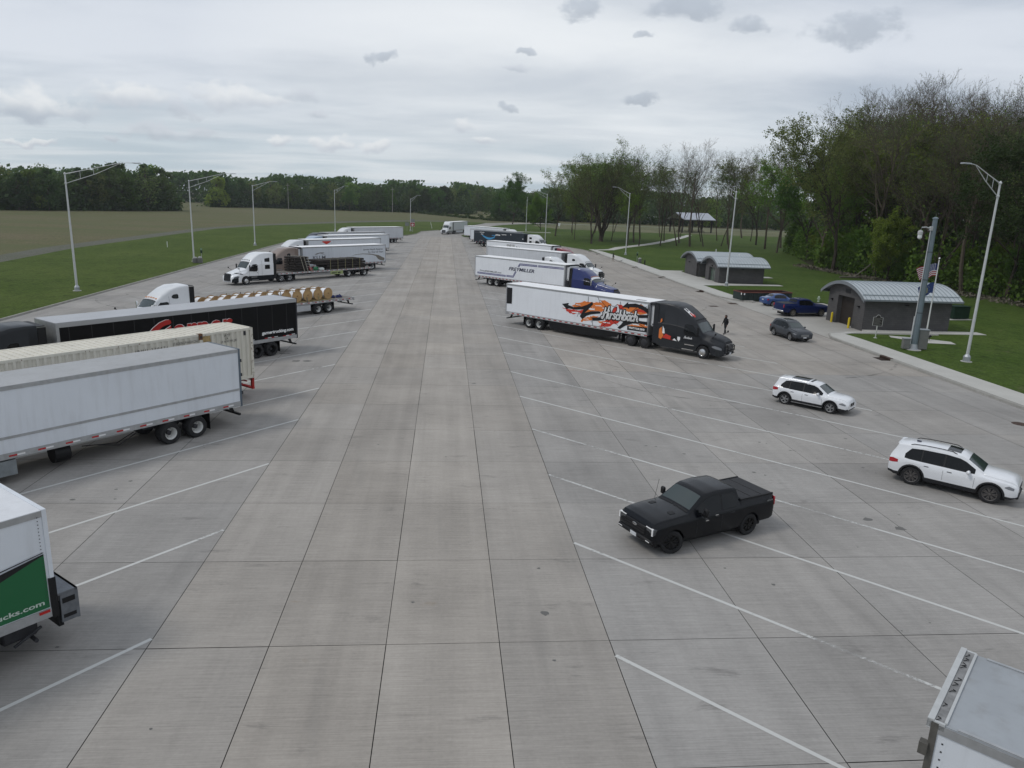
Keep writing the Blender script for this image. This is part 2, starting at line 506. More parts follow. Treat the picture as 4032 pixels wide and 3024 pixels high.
CONC = concrete_mat('slab concrete')
CONCF = concrete_mat('plain concrete', False, (0.30, 0.285, 0.265))
WALK = mat('sidewalk concrete', (0.44, 0.43, 0.40), 0.85, var=0.07, vscale=0.5, bump=0.1)
KERBM = mat('kerb concrete', (0.33, 0.32, 0.295), 0.85, var=0.16, vscale=1.4, dirt=0.2)
GRASS = grass_mat('verge grass', (0.056, 0.086, 0.015), (0.080, 0.110, 0.024), (0.036, 0.058, 0.011), 1.0, patch=0.15)
LAWN = grass_mat('lawn grass', (0.048, 0.083, 0.014), (0.072, 0.107, 0.022), (0.028, 0.051, 0.009), 1.3, patch=0.35)
FIELD = grass_mat('field soil', (0.138, 0.122, 0.072), (0.112, 0.112, 0.054), (0.148, 0.126, 0.080), 0.5,
                  ((0.004, 0.09, 1), (0.098, 0.112, 0.050), -0.25))
DRY = grass_mat('dry meadow', (0.11, 0.115, 0.06), (0.17, 0.165, 0.10), (0.05, 0.075, 0.03), 0.7)
TALLG = grass_mat('tall grass', (0.135, 0.135, 0.115), (0.12, 0.125, 0.095), (0.10, 0.11, 0.065), 2.0)
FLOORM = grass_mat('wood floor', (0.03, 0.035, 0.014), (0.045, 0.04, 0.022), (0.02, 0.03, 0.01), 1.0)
JOINT = mat('joint filler', (0.028, 0.027, 0.025), 0.9)


def sheet(name, pts, z, m, thick=0.0, kind='structure', label=None):
    b = MB()
    if thick: extrude_poly(b, pts, z - thick, z, 0)
    else: b.poly([(p[0], p[1], z) for p in pts], 0)
    o = b.build(name, m, None, smooth=0); tag(o, label, None, None, kind)
    return o


sheet('ground', [(-2500, -300), (2500, -300), (2500, 3500), (-2500, 3500)], -0.06, FIELD, label='brown and green farm field reaching to the trees')

# ------------------------------------------------------------------ slabs of the lot
XJ = [-36.9, -32.5, -28.3, -24.1, -19.95, -15.75, -11.59, -7.37, -4.36, -1.39, 1.56, 4.51, 8.63, 12.80, 17.05, 21.25, 25.45, 29.65, 32.6, 35.5]
YJ = [17.02 + 4.575 * j for j in range(-6, 46)]
random.seed(11)
sb = MB(); tones = []
for i in range(len(XJ) - 1):
    lane_t = random.uniform(-0.25, 0.25)
    for j in range(len(YJ) - 1):
        gx = random.uniform(0.007, 0.013)
        gy = random.choice([0.005, 0.007, 0.010, 0.013, 0.006])
        if YJ[j] > 70: gy *= 0.5
        zt = 0.0
        sb.add([(XJ[i] + gx, YJ[j] + gy, zt), (XJ[i + 1] - gx, YJ[j] + gy, zt), (XJ[i + 1] - gx, YJ[j + 1] - gy, zt), (XJ[i] + gx, YJ[j + 1] - gy, zt)], [(0, 1, 2, 3)])
        xm = (XJ[i] + XJ[i + 1]) / 2
        warm = 0.10
        if -7 < xm < 4: warm = 0.75 if -3.5 < xm < 2 else 0.55
        if xm > 8 and YJ[j] > 45: warm = 0.6
        tones.append((min(1, max(0, 0.5 + lane_t + random.uniform(-0.28, 0.28))), min(1, max(0, warm + random.uniform(-0.12, 0.12) * (1 if YJ[j] > 30 else .5)))))
pav = sb.build('pavement', CONC, None, smooth=0)
ca = pav.data.color_attributes.new('tone', 'FLOAT_COLOR', 'CORNER')
buf = []
for t in tones: buf += [t[0], t[1], 0.0, 1.0] * 4
ca.data.foreach_set('color', buf)
tag(pav, 'concrete truck lot of jointed slabs', None, None, 'structure')
sheet('pavement_base', [(-36.9, -12), (35.5, -12), (35.5, 223), (-36.9, 223)], -0.03, JOINT, label='dark filler in the joints between slabs')

# roads beyond the lot
ROADL = [(-11.8, 222), (-9.2, 235.7), (-8.1, 254.8), (-2.6, 267.8), (3.5, 292), (9.6, 322), (14.7, 346), (19.3, 370), (26.4, 381), (37.3, 396), (58, 404), (110, 409), (300, 418)]
ROADR = [(300, 408), (110, 400), (60, 393), (42, 378), (33, 363), (26.5, 350), (21.5, 335), (16.5, 312), (11.0, 280), (7.2, 252), (4.6, 236), (5.2, 226), (8, 221.5)]
sheet('road', ROADL + ROADR, -0.004, CONCF, label='concrete exit road curving away to the right')

# painted stall lines
def worn_paint():
    m = bpy.data.materials.new('worn white paint'); m.use_nodes = True
    g = NT(m.node_tree); b = g.n['Principled BSDF']
    b.inputs['Base Color'].default_value = (0.56, 0.56, 0.54, 1); b.inputs['Roughness'].default_value = 0.7
    geo = g.node('ShaderNodeNewGeometry'); P = geo.outputs['Position']
    a = g.noise(g.map(P, (1, 2.5, 1)), 4.5, 6, 0.75)
    c = g.noise(P, 0.22, 3, 0.6)
    k = g.m('ADD', a, g.rng(c, 0.30, 0.62, -0.10, 0.34))
    k = g.rng(k, 0.42, 0.58, 0.14, 0.93)
    tr = g.node('ShaderNodeBsdfTransparent'); mx = g.node('ShaderNodeMixShader')
    g.l.new(k, mx.inputs[0]); g.l.new(tr.outputs[0], mx.inputs[1]); g.l.new(b.outputs[0], mx.inputs[2])
    g.l.new(mx.outputs[0], g.n['Material Output'].inputs[0])
    return m


LINE = worn_paint()
lb = MB()
def line_strip(x0, y0, dx, dy, ln, w=0.12):
    px, py = -dy * w / 2, dx * w / 2
    n = 6
    for k in range(n):
        a, c = ln * k / n, ln * (k + 1) / n
        lb.add([(x0 + dx * a - px, y0 + dy * a - py, 0.005), (x0 + dx * c - px, y0 + dy * c - py, 0.005),
                (x0 + dx * c + px, y0 + dy * c + py, 0.005), (x0 + dx * a + px, y0 + dy * a + py, 0.005)], [(0, 1, 2, 3)])
for k in range(-1, 31):
    y = 16.35 + 6.42 * k
    line_strip(4.53, y, math.sin(R(135.9)), math.cos(R(135.9)), 29.9)
for k in range(-1, 30):
    y = 17.45 + 6.46 * k
    line_strip(-7.4, y, -math.sin(R(40.1)), -math.cos(R(40.1)), 30.5)
mk = lb.build('stall_markings', LINE, None, smooth=0)
tag(mk, 'white painted diagonal stall lines worn thin', None, None, 'structure')

# skid marks
def skid_mat():
    m = bpy.data.materials.new('tyre skid'); m.use_nodes = True
    g = NT(m.node_tree); b = g.n['Principled BSDF']
    b.inputs['Base Color'].default_value = (0.05, 0.05, 0.05, 1); b.inputs['Roughness'].default_value = 0.8
    geo = g.node('ShaderNodeNewGeometry')
    a = g.noise(geo.outputs['Position'], 0.7, 6, 0.7)
    k = g.rng(a, 0.42, 0.66, 0.0, 0.36)
    tr = g.node('ShaderNodeBsdfTransparent'); mx = g.node('ShaderNodeMixShader')
    g.l.new(k, mx.inputs[0]); g.l.new(tr.outputs[0], mx.inputs[1]); g.l.new(b.outputs[0], mx.inputs[2])
    g.l.new(mx.outputs[0], g.n['Material Output'].inputs[0])
    return m
SKID = skid_mat()
kb = MB()
def arc(cx, cy, r, a0, a1, w=0.22, n=14):
    pts = [(cx + r * math.cos(R(a0 + (a1 - a0) * k / n)), cy + r * math.sin(R(a0 + (a1 - a0) * k / n))) for k in range(n + 1)]
    for k in range(n):
        (x0, y0), (x1, y1) = pts[k], pts[k + 1]
        d = math.hypot(x1 - x0, y1 - y0); px, py = -(y1 - y0) / d * w / 2, (x1 - x0) / d * w / 2
        kb.add([(x0 - px, y0 - py, 0.003), (x1 - px, y1 - py, 0.003), (x1 + px, y1 + py, 0.003), (x0 + px, y0 + py, 0.003)], [(0, 1, 2, 3)])
random.seed(5)
for k in range(9):
    yy = 48 + 7.5 * k + random.uniform(-3, 3)
    arc(25 + random.uniform(-5, 2), yy + 11, 10 + random.uniform(-2, 3), -75, -20 + random.uniform(-15, 5), 0.2)
for k in range(14):
    yy = 60 + 6.5 * k + random.uniform(-2, 2)
    arc(-24 + random.uniform(-3, 3), yy + 9, 10, -95, -155 + random.uniform(-10, 10), 0.22)
for k in range(8):
    arc(19 + k * .9, 50 + 5.4 * k, 9, 200, 262, 0.16)
tag(kb.build('tyre_marks', SKID, None, smooth=0), 'dark curved tyre scuffs on the concrete', None, None, 'structure')

ob = MB()
random.seed(8)
def blot(x, y, r):
    n = 12
    v = [(x, y, 0.0035)] + [(x + r * (1 + random.uniform(-.35, .35)) * math.cos(2 * math.pi * k / n), y + r * 0.8 * (1 + random.uniform(-.35, .35)) * math.sin(2 * math.pi * k / n), 0.0035) for k in range(n)]
    ob.add(v, [(0, 1 + k, 1 + (k + 1) % n) for k in range(n)])
for (x, y, r) in [(2.95, 18.4, .15), (3.1, 21.0, .06), (2.9, 16.2, .05), (-10.2, 50.6, .30), (-9.4, 50.7, .28), (-11.6, 53, .25), (-11.2, 53.1, .15),
                  (16.2, 24.6, .17), (17, 23.8, .2), (1.9, 45, .12)]:
    blot(x, y, r)
for k in range(1, 22):
    for side_ in (0, 1):
        for _ in range(7):
            t_ = random.uniform(6, 26)
            if side_: bx, by = 4.53 + t_ * .695 + random.gauss(0, .25), 19.5 + 6.42 * k - t_ * .719 + random.gauss(0, .25)
            else: bx, by = -7.4 - t_ * .644 + random.gauss(0, .25), 20.6 + 6.46 * k - t_ * .765 + random.gauss(0, .25)
            if by > 12: blot(bx, by, random.choice([.03, .04, .05, .07, .09]))
for k in range(50):
    blot(random.uniform(-22, 30), random.uniform(12, 120), random.uniform(0.02, 0.06))
tag(ob.build('oil_spots', mat('oil spot', (0.13, 0.127, 0.12), 0.7), None, smooth=0), 'small dark oil drips scattered on the concrete', None, None, 'structure')

# ------------------------------------------------------------------ grass, kerbs, walks
KL = [(-36.9, -12), (-36.9, 60), (-36.9, 120), (-36.6, 185), (-33.5, 200), (-25, 214), (-12.2, 223.8), (-10.9, 227)]
verge = KL + [(-9.5, 236), (-8.4, 255), (-2.9, 268), (3.2, 292), (9.3, 322), (14.4, 346), (19.0, 371), (12, 374), (-13, 357), (-35, 319), (-51, 281), (-61, 257), (-67, 226), (-66.5, 140), (-63, 111), (-62, 60), (-62, -12)]
sheet('verge_grass', verge, 0.11, GRASS, 0.2, label='green grass verge left of the lot')
tall = [(-62, -12), (-62, 60), (-63, 111), (-66.5, 140), (-67, 226), (-61, 257), (-51, 281), (-35, 319), (-13, 357), (12, 376), (12, 388), (-16, 372), (-40, 332), (-56, 290), (-66.5, 262), (-72, 226), (-71.5, 140), (-68, 111), (-67, 60), (-67, -12)]
sheet('field_margin', tall, 0.09, TALLG, label='strip of grey seeding grass between verge and field')
KR1 = [(35.55, -12), (35.55, 60), (35.7, 64.2), (36.6, 66.2), (38.5, 67.0)]
KR2 = [(38.4, 88.6), (36.6, 90.6), (35.7, 94), (35.3, 106), (35.3, 160), (35.0, 176), (33.6, 184), (30.0, 195), (24, 206), (14, 216), (7.4, 221.6), (5.2, 226), (4.4, 236)]
sheet('lawn', [(37, -12), (300, -12), (300, 66.4), (38.3, 66.4), (37.6, 64)], 0.11, LAWN, 0.2, label='mown lawn in front of the utility building')
sheet('lawn', [(48.3, 66.4), (300, 66.4), (300, 90), (48.3, 90)], 0.11, LAWN, 0.2, label='mown lawn behind the parking apron')
far = [(38.0, 90), (300, 90), (300, 330), (300, 408), (110, 400), (60, 393), (42.5, 378), (33.4, 363), (26.9, 350), (21.9, 335), (16.9, 312), (11.4, 280), (7.6, 252), (5.0, 236), (5.9, 226), (14.5, 216.6), (24.4, 206.5), (30.4, 195.4), (34.0, 184.3), (35.6, 176), (36.5, 100)]
sheet('lawn', far, 0.11, LAWN, 0.2, label='wide lawn with scattered trees beyond the restrooms')
sheet('parking_apron', [(35.55, 60), (37, 66.2), (48.3, 66.2), (48.3, 90), (37, 90), (35.55, 96)], 0.004, mat('apron concrete', (0.36, 0.345, 0.315), 0.85, var=0.12, vscale=0.3), label='concrete parking apron by the utility building')
sheet('meadow', [(48, 322), (75, 312), (400, 330), (400, 395), (110, 396), (62, 388), (46, 374), (40, 350)], 0.13, DRY, label='pale dry meadow beyond the park trees')
sheet('sidewalk', [(38.3, 60), (38.3, 66.2), (41.3, 66.2), (41.3, 68.75), (52.5, 68.75), (52.5, 67.1), (40.5, 67.1)] if False else [(35.75, -12), (38.3, -12), (38.2, 63.6), (38.0, 66.0), (40.0, 66.9), (53.4, 67.2), (53.4, 68.7), (41.3, 68.7), (41.3, 67.6), (38.3, 67.2), (36.5, 66.3), (35.85, 64.2)], 0.15, WALK, 0.16, label='pale sidewalk along the kerb to the utility building')
sheet('sidewalk', [(38.35, 88.75), (38.9, 89.0), (38.3, 92), (38.2, 106.5), (51.5, 108.4), (51.5, 109.9), (42.2, 109.9), (42.2, 119.4), (41.8, 119.5), (41.8, 128.6), (42.8, 130.2), (38.5, 130.0), (38.4, 160), (37.9, 176), (37.0, 184.5), (35.8, 184.5), (35.55, 160), (35.55, 106), (35.9, 94), (36.7, 90.8)], 0.15, WALK, 0.16, label='pale sidewalk and forecourt in front of the restrooms')
sheet('footpath', [(36.5, 181), (42.2, 184.3), (47.2, 194.5), (51.2, 201), (61, 216.8), (72.8, 238.4), (90.1, 275), (101, 300.5), (99, 301.2), (88, 277), (71, 241.2), (59.4, 219.4), (49.6, 203.8), (45.4, 197.4), (41.2, 187.2), (36.2, 183)], 0.14, WALK, label='winding pale footpath to the picnic shelter')
sheet('footpath', [(27, 276), (39, 276), (39, 279), (27, 279)], 0.14, WALK, label='short pale path by the far lamp post')
sheet('slab', [(50.0, 120), (55.5, 120.8), (55.5, 122.8), (50, 122.8)], 0.15, WALK, label='concrete slab behind the restrooms')
sheet('slab', [(43.6, 62.0), (46.2, 61.6), (46.6, 62.9), (44.6, 64.6), (42.2, 65.6), (41.8, 64.6)], 0.14, WALK, label='pale slab under the flagpole')


def kerb(pts, name, label, w=0.17, h=0.165):
    b = MB()
    n = len(pts)
    def nor(i):
        a = Vector(pts[max(i - 1, 0)]); c = Vector(pts[min(i + 1, n - 1)]); d = (c - a).normalized(); return Vector((d.y, -d.x))
    secs = []
    for i in range(n):
        p = Vector(pts[i]); q = nor(i)
        secs.append([(p - q * w / 2).to_tuple() + (-0.02,), (p - q * w / 2 * 0.8).to_tuple() + (h,), (p + q * w / 2 * 0.8).to_tuple() + (h,), (p + q * w / 2).to_tuple() + (-0.02,)])
    for i in range(n - 1):
        b.add(secs[i] + secs[i + 1], [(0, 4, 5, 1), (1, 5, 6, 2), (2, 6, 7, 3)])
    o = b.build(name, KERBM, None, smooth=0); tag(o, label, None, None, 'structure')
kerb(KL + [(-9.2, 236), (-8.1, 255), (-2.6, 268)], 'kerb', 'low concrete kerb along the left verge')
kerb(KR1, 'kerb', 'concrete kerb by the utility building lawn')
kerb(KR2, 'kerb', 'concrete kerb along the restroom sidewalk')
random.seed(3)
fb = MB()
for (a, c) in [((-6, 300), (160, 384))]:
    pass
# grass clumps on the verges
tb = MB()
for k in range(0):
    if True:
        x = random.uniform(-62, -37.3); y = random.uniform(40, 200)
        s = random.uniform(0.08, 0.18)
    else:
        x = random.uniform(38.6, 62); y = random.uniform(40, 66); s = random.uniform(0.06, 0.13)
        if 41 < x < 47 and 61 < y: continue
    a = random.uniform(0, math.pi)
    for t in range(3):
        a += 1.05; dx, dy = math.cos(a) * s, math.sin(a) * s
        tb.add([(x - dx, y - dy, 0.10), (x + dx, y + dy, 0.10), (x + dx * .8 + .03, y + dy * .8, 0.10 + s * 1.1), (x - dx * .7, y - dy * .7, 0.10 + s * 0.9)], [(0, 1, 2, 3)])
0 and tag(tb.build('grass', GRASS, None, smooth=0), 'short tufts of rough grass on the verges', None, None, 'stuff')
mb_ = MB()
for k in range(0):
    t = random.random()
    seg = [(-64, 40), (-65, 111), (-69, 140), (-69.5, 226), (-63.5, 259), (-53.5, 285), (-37, 325), (-14, 364), (12, 381)]
    i = random.choices(range(len(seg) - 1), weights=[math.hypot(seg[j + 1][0] - seg[j][0], seg[j + 1][1] - seg[j][1]) for j in range(len(seg) - 1)])[0]
    x = seg[i][0] + (seg[i + 1][0] - seg[i][0]) * t + random.uniform(-2.6, 2.2); y = seg[i][1] + (seg[i + 1][1] - seg[i][1]) * t
    s = random.uniform(0.12, 0.26); a = random.uniform(0, math.pi); dx, dy = math.cos(a) * s, math.sin(a) * s
    mb_.add([(x - dx, y - dy, 0.09), (x + dx, y + dy, 0.09), (x + dx * .8, y + dy * .8, 0.09 + s * 1.5), (x - dx * .7, y - dy * .7, 0.09 + s * 1.3)], [(0, 1, 2, 3)])
0 and tag(mb_.build('tall_grass', TALLG, None, smooth=0), 'grey seeding grass along the edge of the field', None, None, 'stuff')

# drains and covers
IRON = mat('rusty iron', (0.07, 0.045, 0.035), 0.8, 0.3, var=0.3, vscale=9)
PIT = mat('dark pit', (0.006, 0.005, 0.005), 1.0)
def drain(x, y, rz, label, big=True):
    t = empty('storm_drain', (x, y, 0), rz); tag(t, label, 'drain', 'storm drains along the kerb')
    b = MB(); b.box(-0.65, 0.0, -0.65, 0.65, 0.001, 0.008, 0)
    b.build('pit', PIT, t)
    g_ = MB()
    for k in range(7): g_.box(-0.62, -0.02, -0.62 + k * 0.19, -0.55 + k * 0.19, 0.008, 0.018, 0)
    g_.build('grate', IRON, t)
    h = MB(); h.box(-0.02, 0.30, -0.68, 0.68, 0.0, 0.19, 0)
    for k in range(8): h.box(-0.06, -0.025, -0.60 + k * 0.16, -0.54 + k * 0.16, 0.02, 0.17, 0)
    h.build('kerb_box', IRON, t)
for (x, y, lb_) in [(35.42, 55.1, 'storm drain in the kerb nearest the camera, left of the tall camera pole'), (35.35, 99.1, 'storm drain in the kerb between dumpster and restrooms'), (35.3, 117.7, 'storm drain in the kerb in front of the restroom forecourt'),
                    (35.3, 135.4, 'storm drain in the kerb before the black bollard'), (35.2, 169.3, 'storm drain in the kerb beyond the dog walker'), (34.9, 177.0, 'farthest storm drain in the right kerb')]:
    drain(x, y, 0, lb_)
def cover(name, x, y, w, d, label, rnd=False):
    b = MB()
    if rnd: b.lathe([(0.001, 0.012), (w, 0.012), (w + .04, 0.002)], 20, 0, 'z')
    else:
        b.box(-w, w, -d, d, 0.002, 0.012, 0)
        for k in range(6): b.box(-w * .9, w * .9, -d * .85 + k * d * .31, -d * .85 + k * d * .31 + .05, 0.012, 0.018, 0)
    o = b.build(name, IRON, None, loc=(x, y, 0)); tag(o, label, 'cover' if rnd else 'grate')
cover('drain_grate', 35.3, 87.3, 0.55, 0.6, 'flat iron grate in the concrete left of the dumpster')
cover('drain_grate', 31.8, 84.4, 0.5, 0.4, 'small dark grate in the lane before the dumpster')
cover('manhole_cover', 32.8, 37.4, 0.38, 0.38, 'round manhole cover at the right edge of the lot', True)

# ------------------------------------------------------------------ lofted bodies
class Body:
    """station list: x, zb(bottom), zl(lower break), zs(shoulder), zt(top), wm(half width), wt(half width of top), r(edge radius), c(crown)"""
    def __init__(s, st):
        s.st = sorted(st, key=lambda q: q[0])

    def at(s, x):
        st = s.st
        if x <= st[0][0]: return st[0]
        for a, b in zip(st, st[1:]):
            if x <= b[0]:
                t = (x - a[0]) / max(1e-9, b[0] - a[0])
                return tuple(p + (q - p) * t for p, q in zip(a, b))
        return st[-1]

    def half(s, S):
        x, zb, zl, zs, zt, wm, wt, r, c = S
        zl = min(max(zl, zb + 0.01), zs - 0.01)
        r = min(r, (zt - zs) * 0.9 + 0.02, wt * 0.5)
        return [(0, zb), (wm - 0.05, zb), (wm - 0.012, zl), (wm, (zl + zs) / 2), (wm - 0.012, zs - 0.03), (wm - 0.04, zs + 0.012), (wt, zt - r), (wt - r * .12, zt - r * .55), (wt - r * .42, zt - r * .18), (wt - r, zt), (0.5 * (wt - r), zt + c * .75), (0, zt + c)]

    def side_y(s, x, z):
        h = s.half(s.at(x))[1:]
        for a, b in zip(h, h[1:]):
            if a[1] - 1e-6 <= z <= b[1] + 1e-6 and b[1] > a[1]:
                return a[0] + (b[0] - a[0]) * (z - a[1]) / (b[1] - a[1])
        return h[0][0]

    def top_z(s, x, y):
        h = s.half(s.at(x)); y = abs(y)
        for a, b in zip(h[6:], h[7:]):
            if b[0] <= y <= a[0]: return a[1] + (b[1] - a[1]) * (a[0] - y) / max(1e-9, a[0] - b[0])
        return h[6][1]

    def xs(s, step=0.12, wheels=()):
        out = set(round(q[0], 4) for q in s.st)
        x = s.st[0][0]
        while x < s.st[-1][0]:
            out.add(round(x, 4)); x += step
        for (wx, wr, wz) in wheels:
            for k in range(15):
                out.add(round(wx + wr * math.cos(math.pi * k / 14), 4))
        return sorted(out)

    def mesh(s, mb, classify=None, step=0.12, wheels=(), skip=None):
        xs = s.xs(step, wheels)
        rings = []
        for x in xs:
            S = list(s.at(x))
            for (wx, wr, wz) in wheels:
                if abs(x - wx) < wr + 1e-6:
                    S[1] = max(S[1], min(wz + math.sqrt(max(0, wr * wr - (x - wx) ** 2)), S[3] - 0.03))
            h = s.half(S)
            rings.append([(x, -y, z) for (y, z) in h] + [(x, y, z) for (y, z) in h[-2:0:-1]])
        n = len(rings[0]); vs = [q for r_ in rings for q in r_]; fs = []; ms = []
        for i in range(len(xs) - 1):
            for k in range(n):
                j = (k + 1) % n
                fs.append((i * n + k, i * n + n + k, i * n + n + j, i * n + j))
                kk = k if k < n / 2 else n - 1 - k
                ms.append(classify((xs[i] + xs[i + 1]) / 2, kk) if classify else 0)
        fs.append(tuple(range(n))); ms.append(classify(xs[0] - 1, 5) if classify else 0)
        fs.append(tuple(range(len(vs) - 1, len(vs) - 1 - n, -1))); ms.append(classify(xs[-1] + 1, 5) if classify else 0)
        mb.add(vs, fs, ms)
        return mb

    def side_patch(s, mb, prof, sides=(-1, 1), e=0.008, nz=4, mat=0, sub=3):
        """prof: list of (x, zlo, zhi)"""
        P = []
        for a, b in zip(prof, prof[1:]):
            for k in range(sub):
                t = k / sub; P.append(tuple(p + (q - p) * t for p, q in zip(a, b)))
        P.append(prof[-1])
        for sd in sides:
            vs = []; fs = []
            for (x, z0, z1) in P:
                for j in range(nz + 1):
                    z = z0 + (z1 - z0) * j / nz
                    vs.append((x, sd * (s.side_y(x, z) + e), z))
            m_ = nz + 1
            for i in range(len(P) - 1):
                for j in range(nz):
                    q = (i * m_ + j, (i + 1) * m_ + j, (i + 1) * m_ + j + 1, i * m_ + j + 1)
                    fs.append(q if sd < 0 else q[::-1])
            mb.add(vs, fs, mat)
        return mb

    def top_patch(s, mb, prof, e=0.01, ny=10, mat=0, sub=4, inset=0.0, M=None):
        """prof: list of (x, y0, y1)"""
        P = []
        for a, b in zip(prof, prof[1:]):
            for k in range(sub):
                t = k / sub; P.append(tuple(p + (q - p) * t for p, q in zip(a, b)))
        P.append(prof[-1])
        vs = []; fs = []
        for i, (x, y0, y1) in enumerate(P):
            x2 = P[min(i + 1, len(P) - 1)][0]; x1 = P[max(i - 1, 0)][0]
            dz = (s.top_z(x2, 0) - s.top_z(x1, 0)) / max(1e-6, x2 - x1)
            nn = math.hypot(dz, 1)
            for j in range(ny + 1):
                y = y0 + (y1 - y0) * j / ny
                vs.append((x - dz / nn * e, y, s.top_z(x, y) + e / nn))
        m_ = ny + 1
        for i in range(len(P) - 1):
            for j in range(ny):
                fs.append((i * m_ + j, (i + 1) * m_ + j, (i + 1) * m_ + j + 1, i * m_ + j + 1))
        mb.add(vs, fs, mat)
        return mb


_wheel = {}


def wheel(parent, x, y, r, w, rimm, kind='truck', turn=0.0, n=24, key=None):
    """outer face towards sign(y)"""
    sg = 1 if y > 0 else -1
    key = (r, w, rimm.name, kind, sg)
    if key not in _wheel:
        t = MB()
        ri = r * (0.56 if kind in ('truck', 'dual', 'cap') else 0.68)
        prof = [(ri, -w / 2 + .02), (r * .93, -w / 2), (r, -w / 2 + w * .14), (r, w / 2 - w * .14), (r * .93, w / 2), (ri * 1.04, w / 2), (ri, w / 2 - 0.02)]
        t.lathe([(a, sg * b) for a, b in prof], n, 0, 'y')
        rm = MB()
        if kind == 'dual':      # dished rear wheel
            p2 = [(ri * 1.01, w / 2 - .015), (ri * .93, w / 2 - .05), (ri * .82, -w * .1), (ri * .62, -w * .12), (ri * .40, -w * .05), (ri * .38, w * .18), (ri * .22, w * .22), (0.001, w * .22)]
            rm.lathe([(a, sg * b) for a, b in p2], n, [0, 0, 0, 0, 1, 1, 1], 'y')
            for k in range(8):
                a = 2 * math.pi * k / 8
                rm.tube([(ri * .71 * math.cos(a), sg * (-w * .13), ri * .71 * math.sin(a)), (ri * .71 * math.cos(a), sg * (-w * .095), ri * .71 * math.sin(a))], ri * .08, 6, 1)
        elif kind == 'cap':
            p2 = [(ri * 1.01, w / 2 - .015), (ri * .96, w / 2), (ri * .92, w / 2 + .005), (ri * .3, w / 2 + .015), (0.001, w / 2 + .015)]
            rm.lathe([(a, sg * b) for a, b in p2], n, [0, 0, 1, 1], 'y')
        elif kind == 'truck':
            p2 = [(ri * 1.01, w / 2 - .02), (ri * .93, w / 2 - .035), (ri * .86, w / 2 - .01), (ri * .62, w / 2 + .015), (ri * .42, w / 2 + .02), (ri * .40, w / 2 + .06), (ri * .25, w / 2 + .07), (0.001, w / 2 + .07)]
            rm.lathe([(a, sg * b) for a, b in p2], n, [0, 0, 0, 0, 0, 0, 0], 'y')
            for k in range(10):
                a = 2 * math.pi * k / 10
                rm.tube([(ri * .73 * math.cos(a), sg * (w / 2 - .02), ri * .73 * math.sin(a)), (ri * .73 * math.cos(a), sg * (w / 2 + .008), ri * .73 * math.sin(a))], ri * .075, 6, 1)
        else:                   # alloy with spokes
            rm.lathe([(ri * 1.01, sg * (w / 2 - .012)), (ri * .95, sg * (w / 2 - .02)), (ri * .90, sg * (w / 2 - .05))], n, 0, 'y')
            rm.lathe([(ri * .90, sg * (w / 2 - .09)), (0.001, sg * (w / 2 - .09))], n, 1, 'y')
            ns = {'alloy5': 5, 'alloy6': 6, 'alloy7': 7}[kind]
            for k in range(ns):
                for dd in ((-.16, .16) if kind != 'alloy6' else (0,)):
                    a = 2 * math.pi * k / ns; a1 = a + dd; hw = ri * (.065 if kind != 'alloy6' else .13)
                    ux, uz = math.cos(a1), math.sin(a1); px, pz = -uz, ux
                    c0 = (ri * .12 * math.cos(a), ri * .12 * math.sin(a)); c1 = (ri * .95 * ux, ri * .95 * uz)
                    yy = sg * (w / 2 - .03); y2 = sg * (w / 2 - .08)
                    v = []
                    for (cx, cz) in (c0, c1):
                        for q in (-hw, hw):
                            v += [(cx + px * q, yy, cz + pz * q), (cx + px * q, y2, cz + pz * q)]
                    rm.add(v, [(0, 2, 6, 4), (0, 4, 5, 1), (2, 3, 7, 6), (1, 5, 7, 3)], 0)
            rm.lathe([(ri * .24, sg * (w / 2 - .08)), (ri * .2, sg * (w / 2 - .02)), (0.001, sg * (w / 2 - .015))], 12, 0, 'y')
        a = t.build('wheel', RUBBER, None, smooth=30)
        b = rm.build('rim', [rimm, DARKFR], a, smooth=30)
        _wheel[key] = (a.data, b.data)
        bpy.data.objects.remove(b); bpy.data.objects.remove(a)
    da, db = _wheel[key]
    a = bpy.data.objects.new('wheel', da); col.objects.link(a); a.parent = parent; a.location = (x, y, r)
    a.rotation_euler = (0, 0, turn)
    b = bpy.data.objects.new('rim', db); col.objects.link(b); b.parent = a
    return a


def plate_rot(hd):
    return R(90 - hd)


def near_root(name, corner, hd, w, near, label, cat, group=None):
    """root at trailer rear centre, from the near rear corner"""
    d = Vector((math.sin(R(hd)), math.cos(R(hd)))); n = Vector((d.y, -d.x))
    c = Vector(corner) + (-n if near == 'R' else n) * w / 2
    o = empty(name, (c.x, c.y, 0), plate_rot(hd))
    tag(o, label, cat, group)
    return o


TW = 2.5


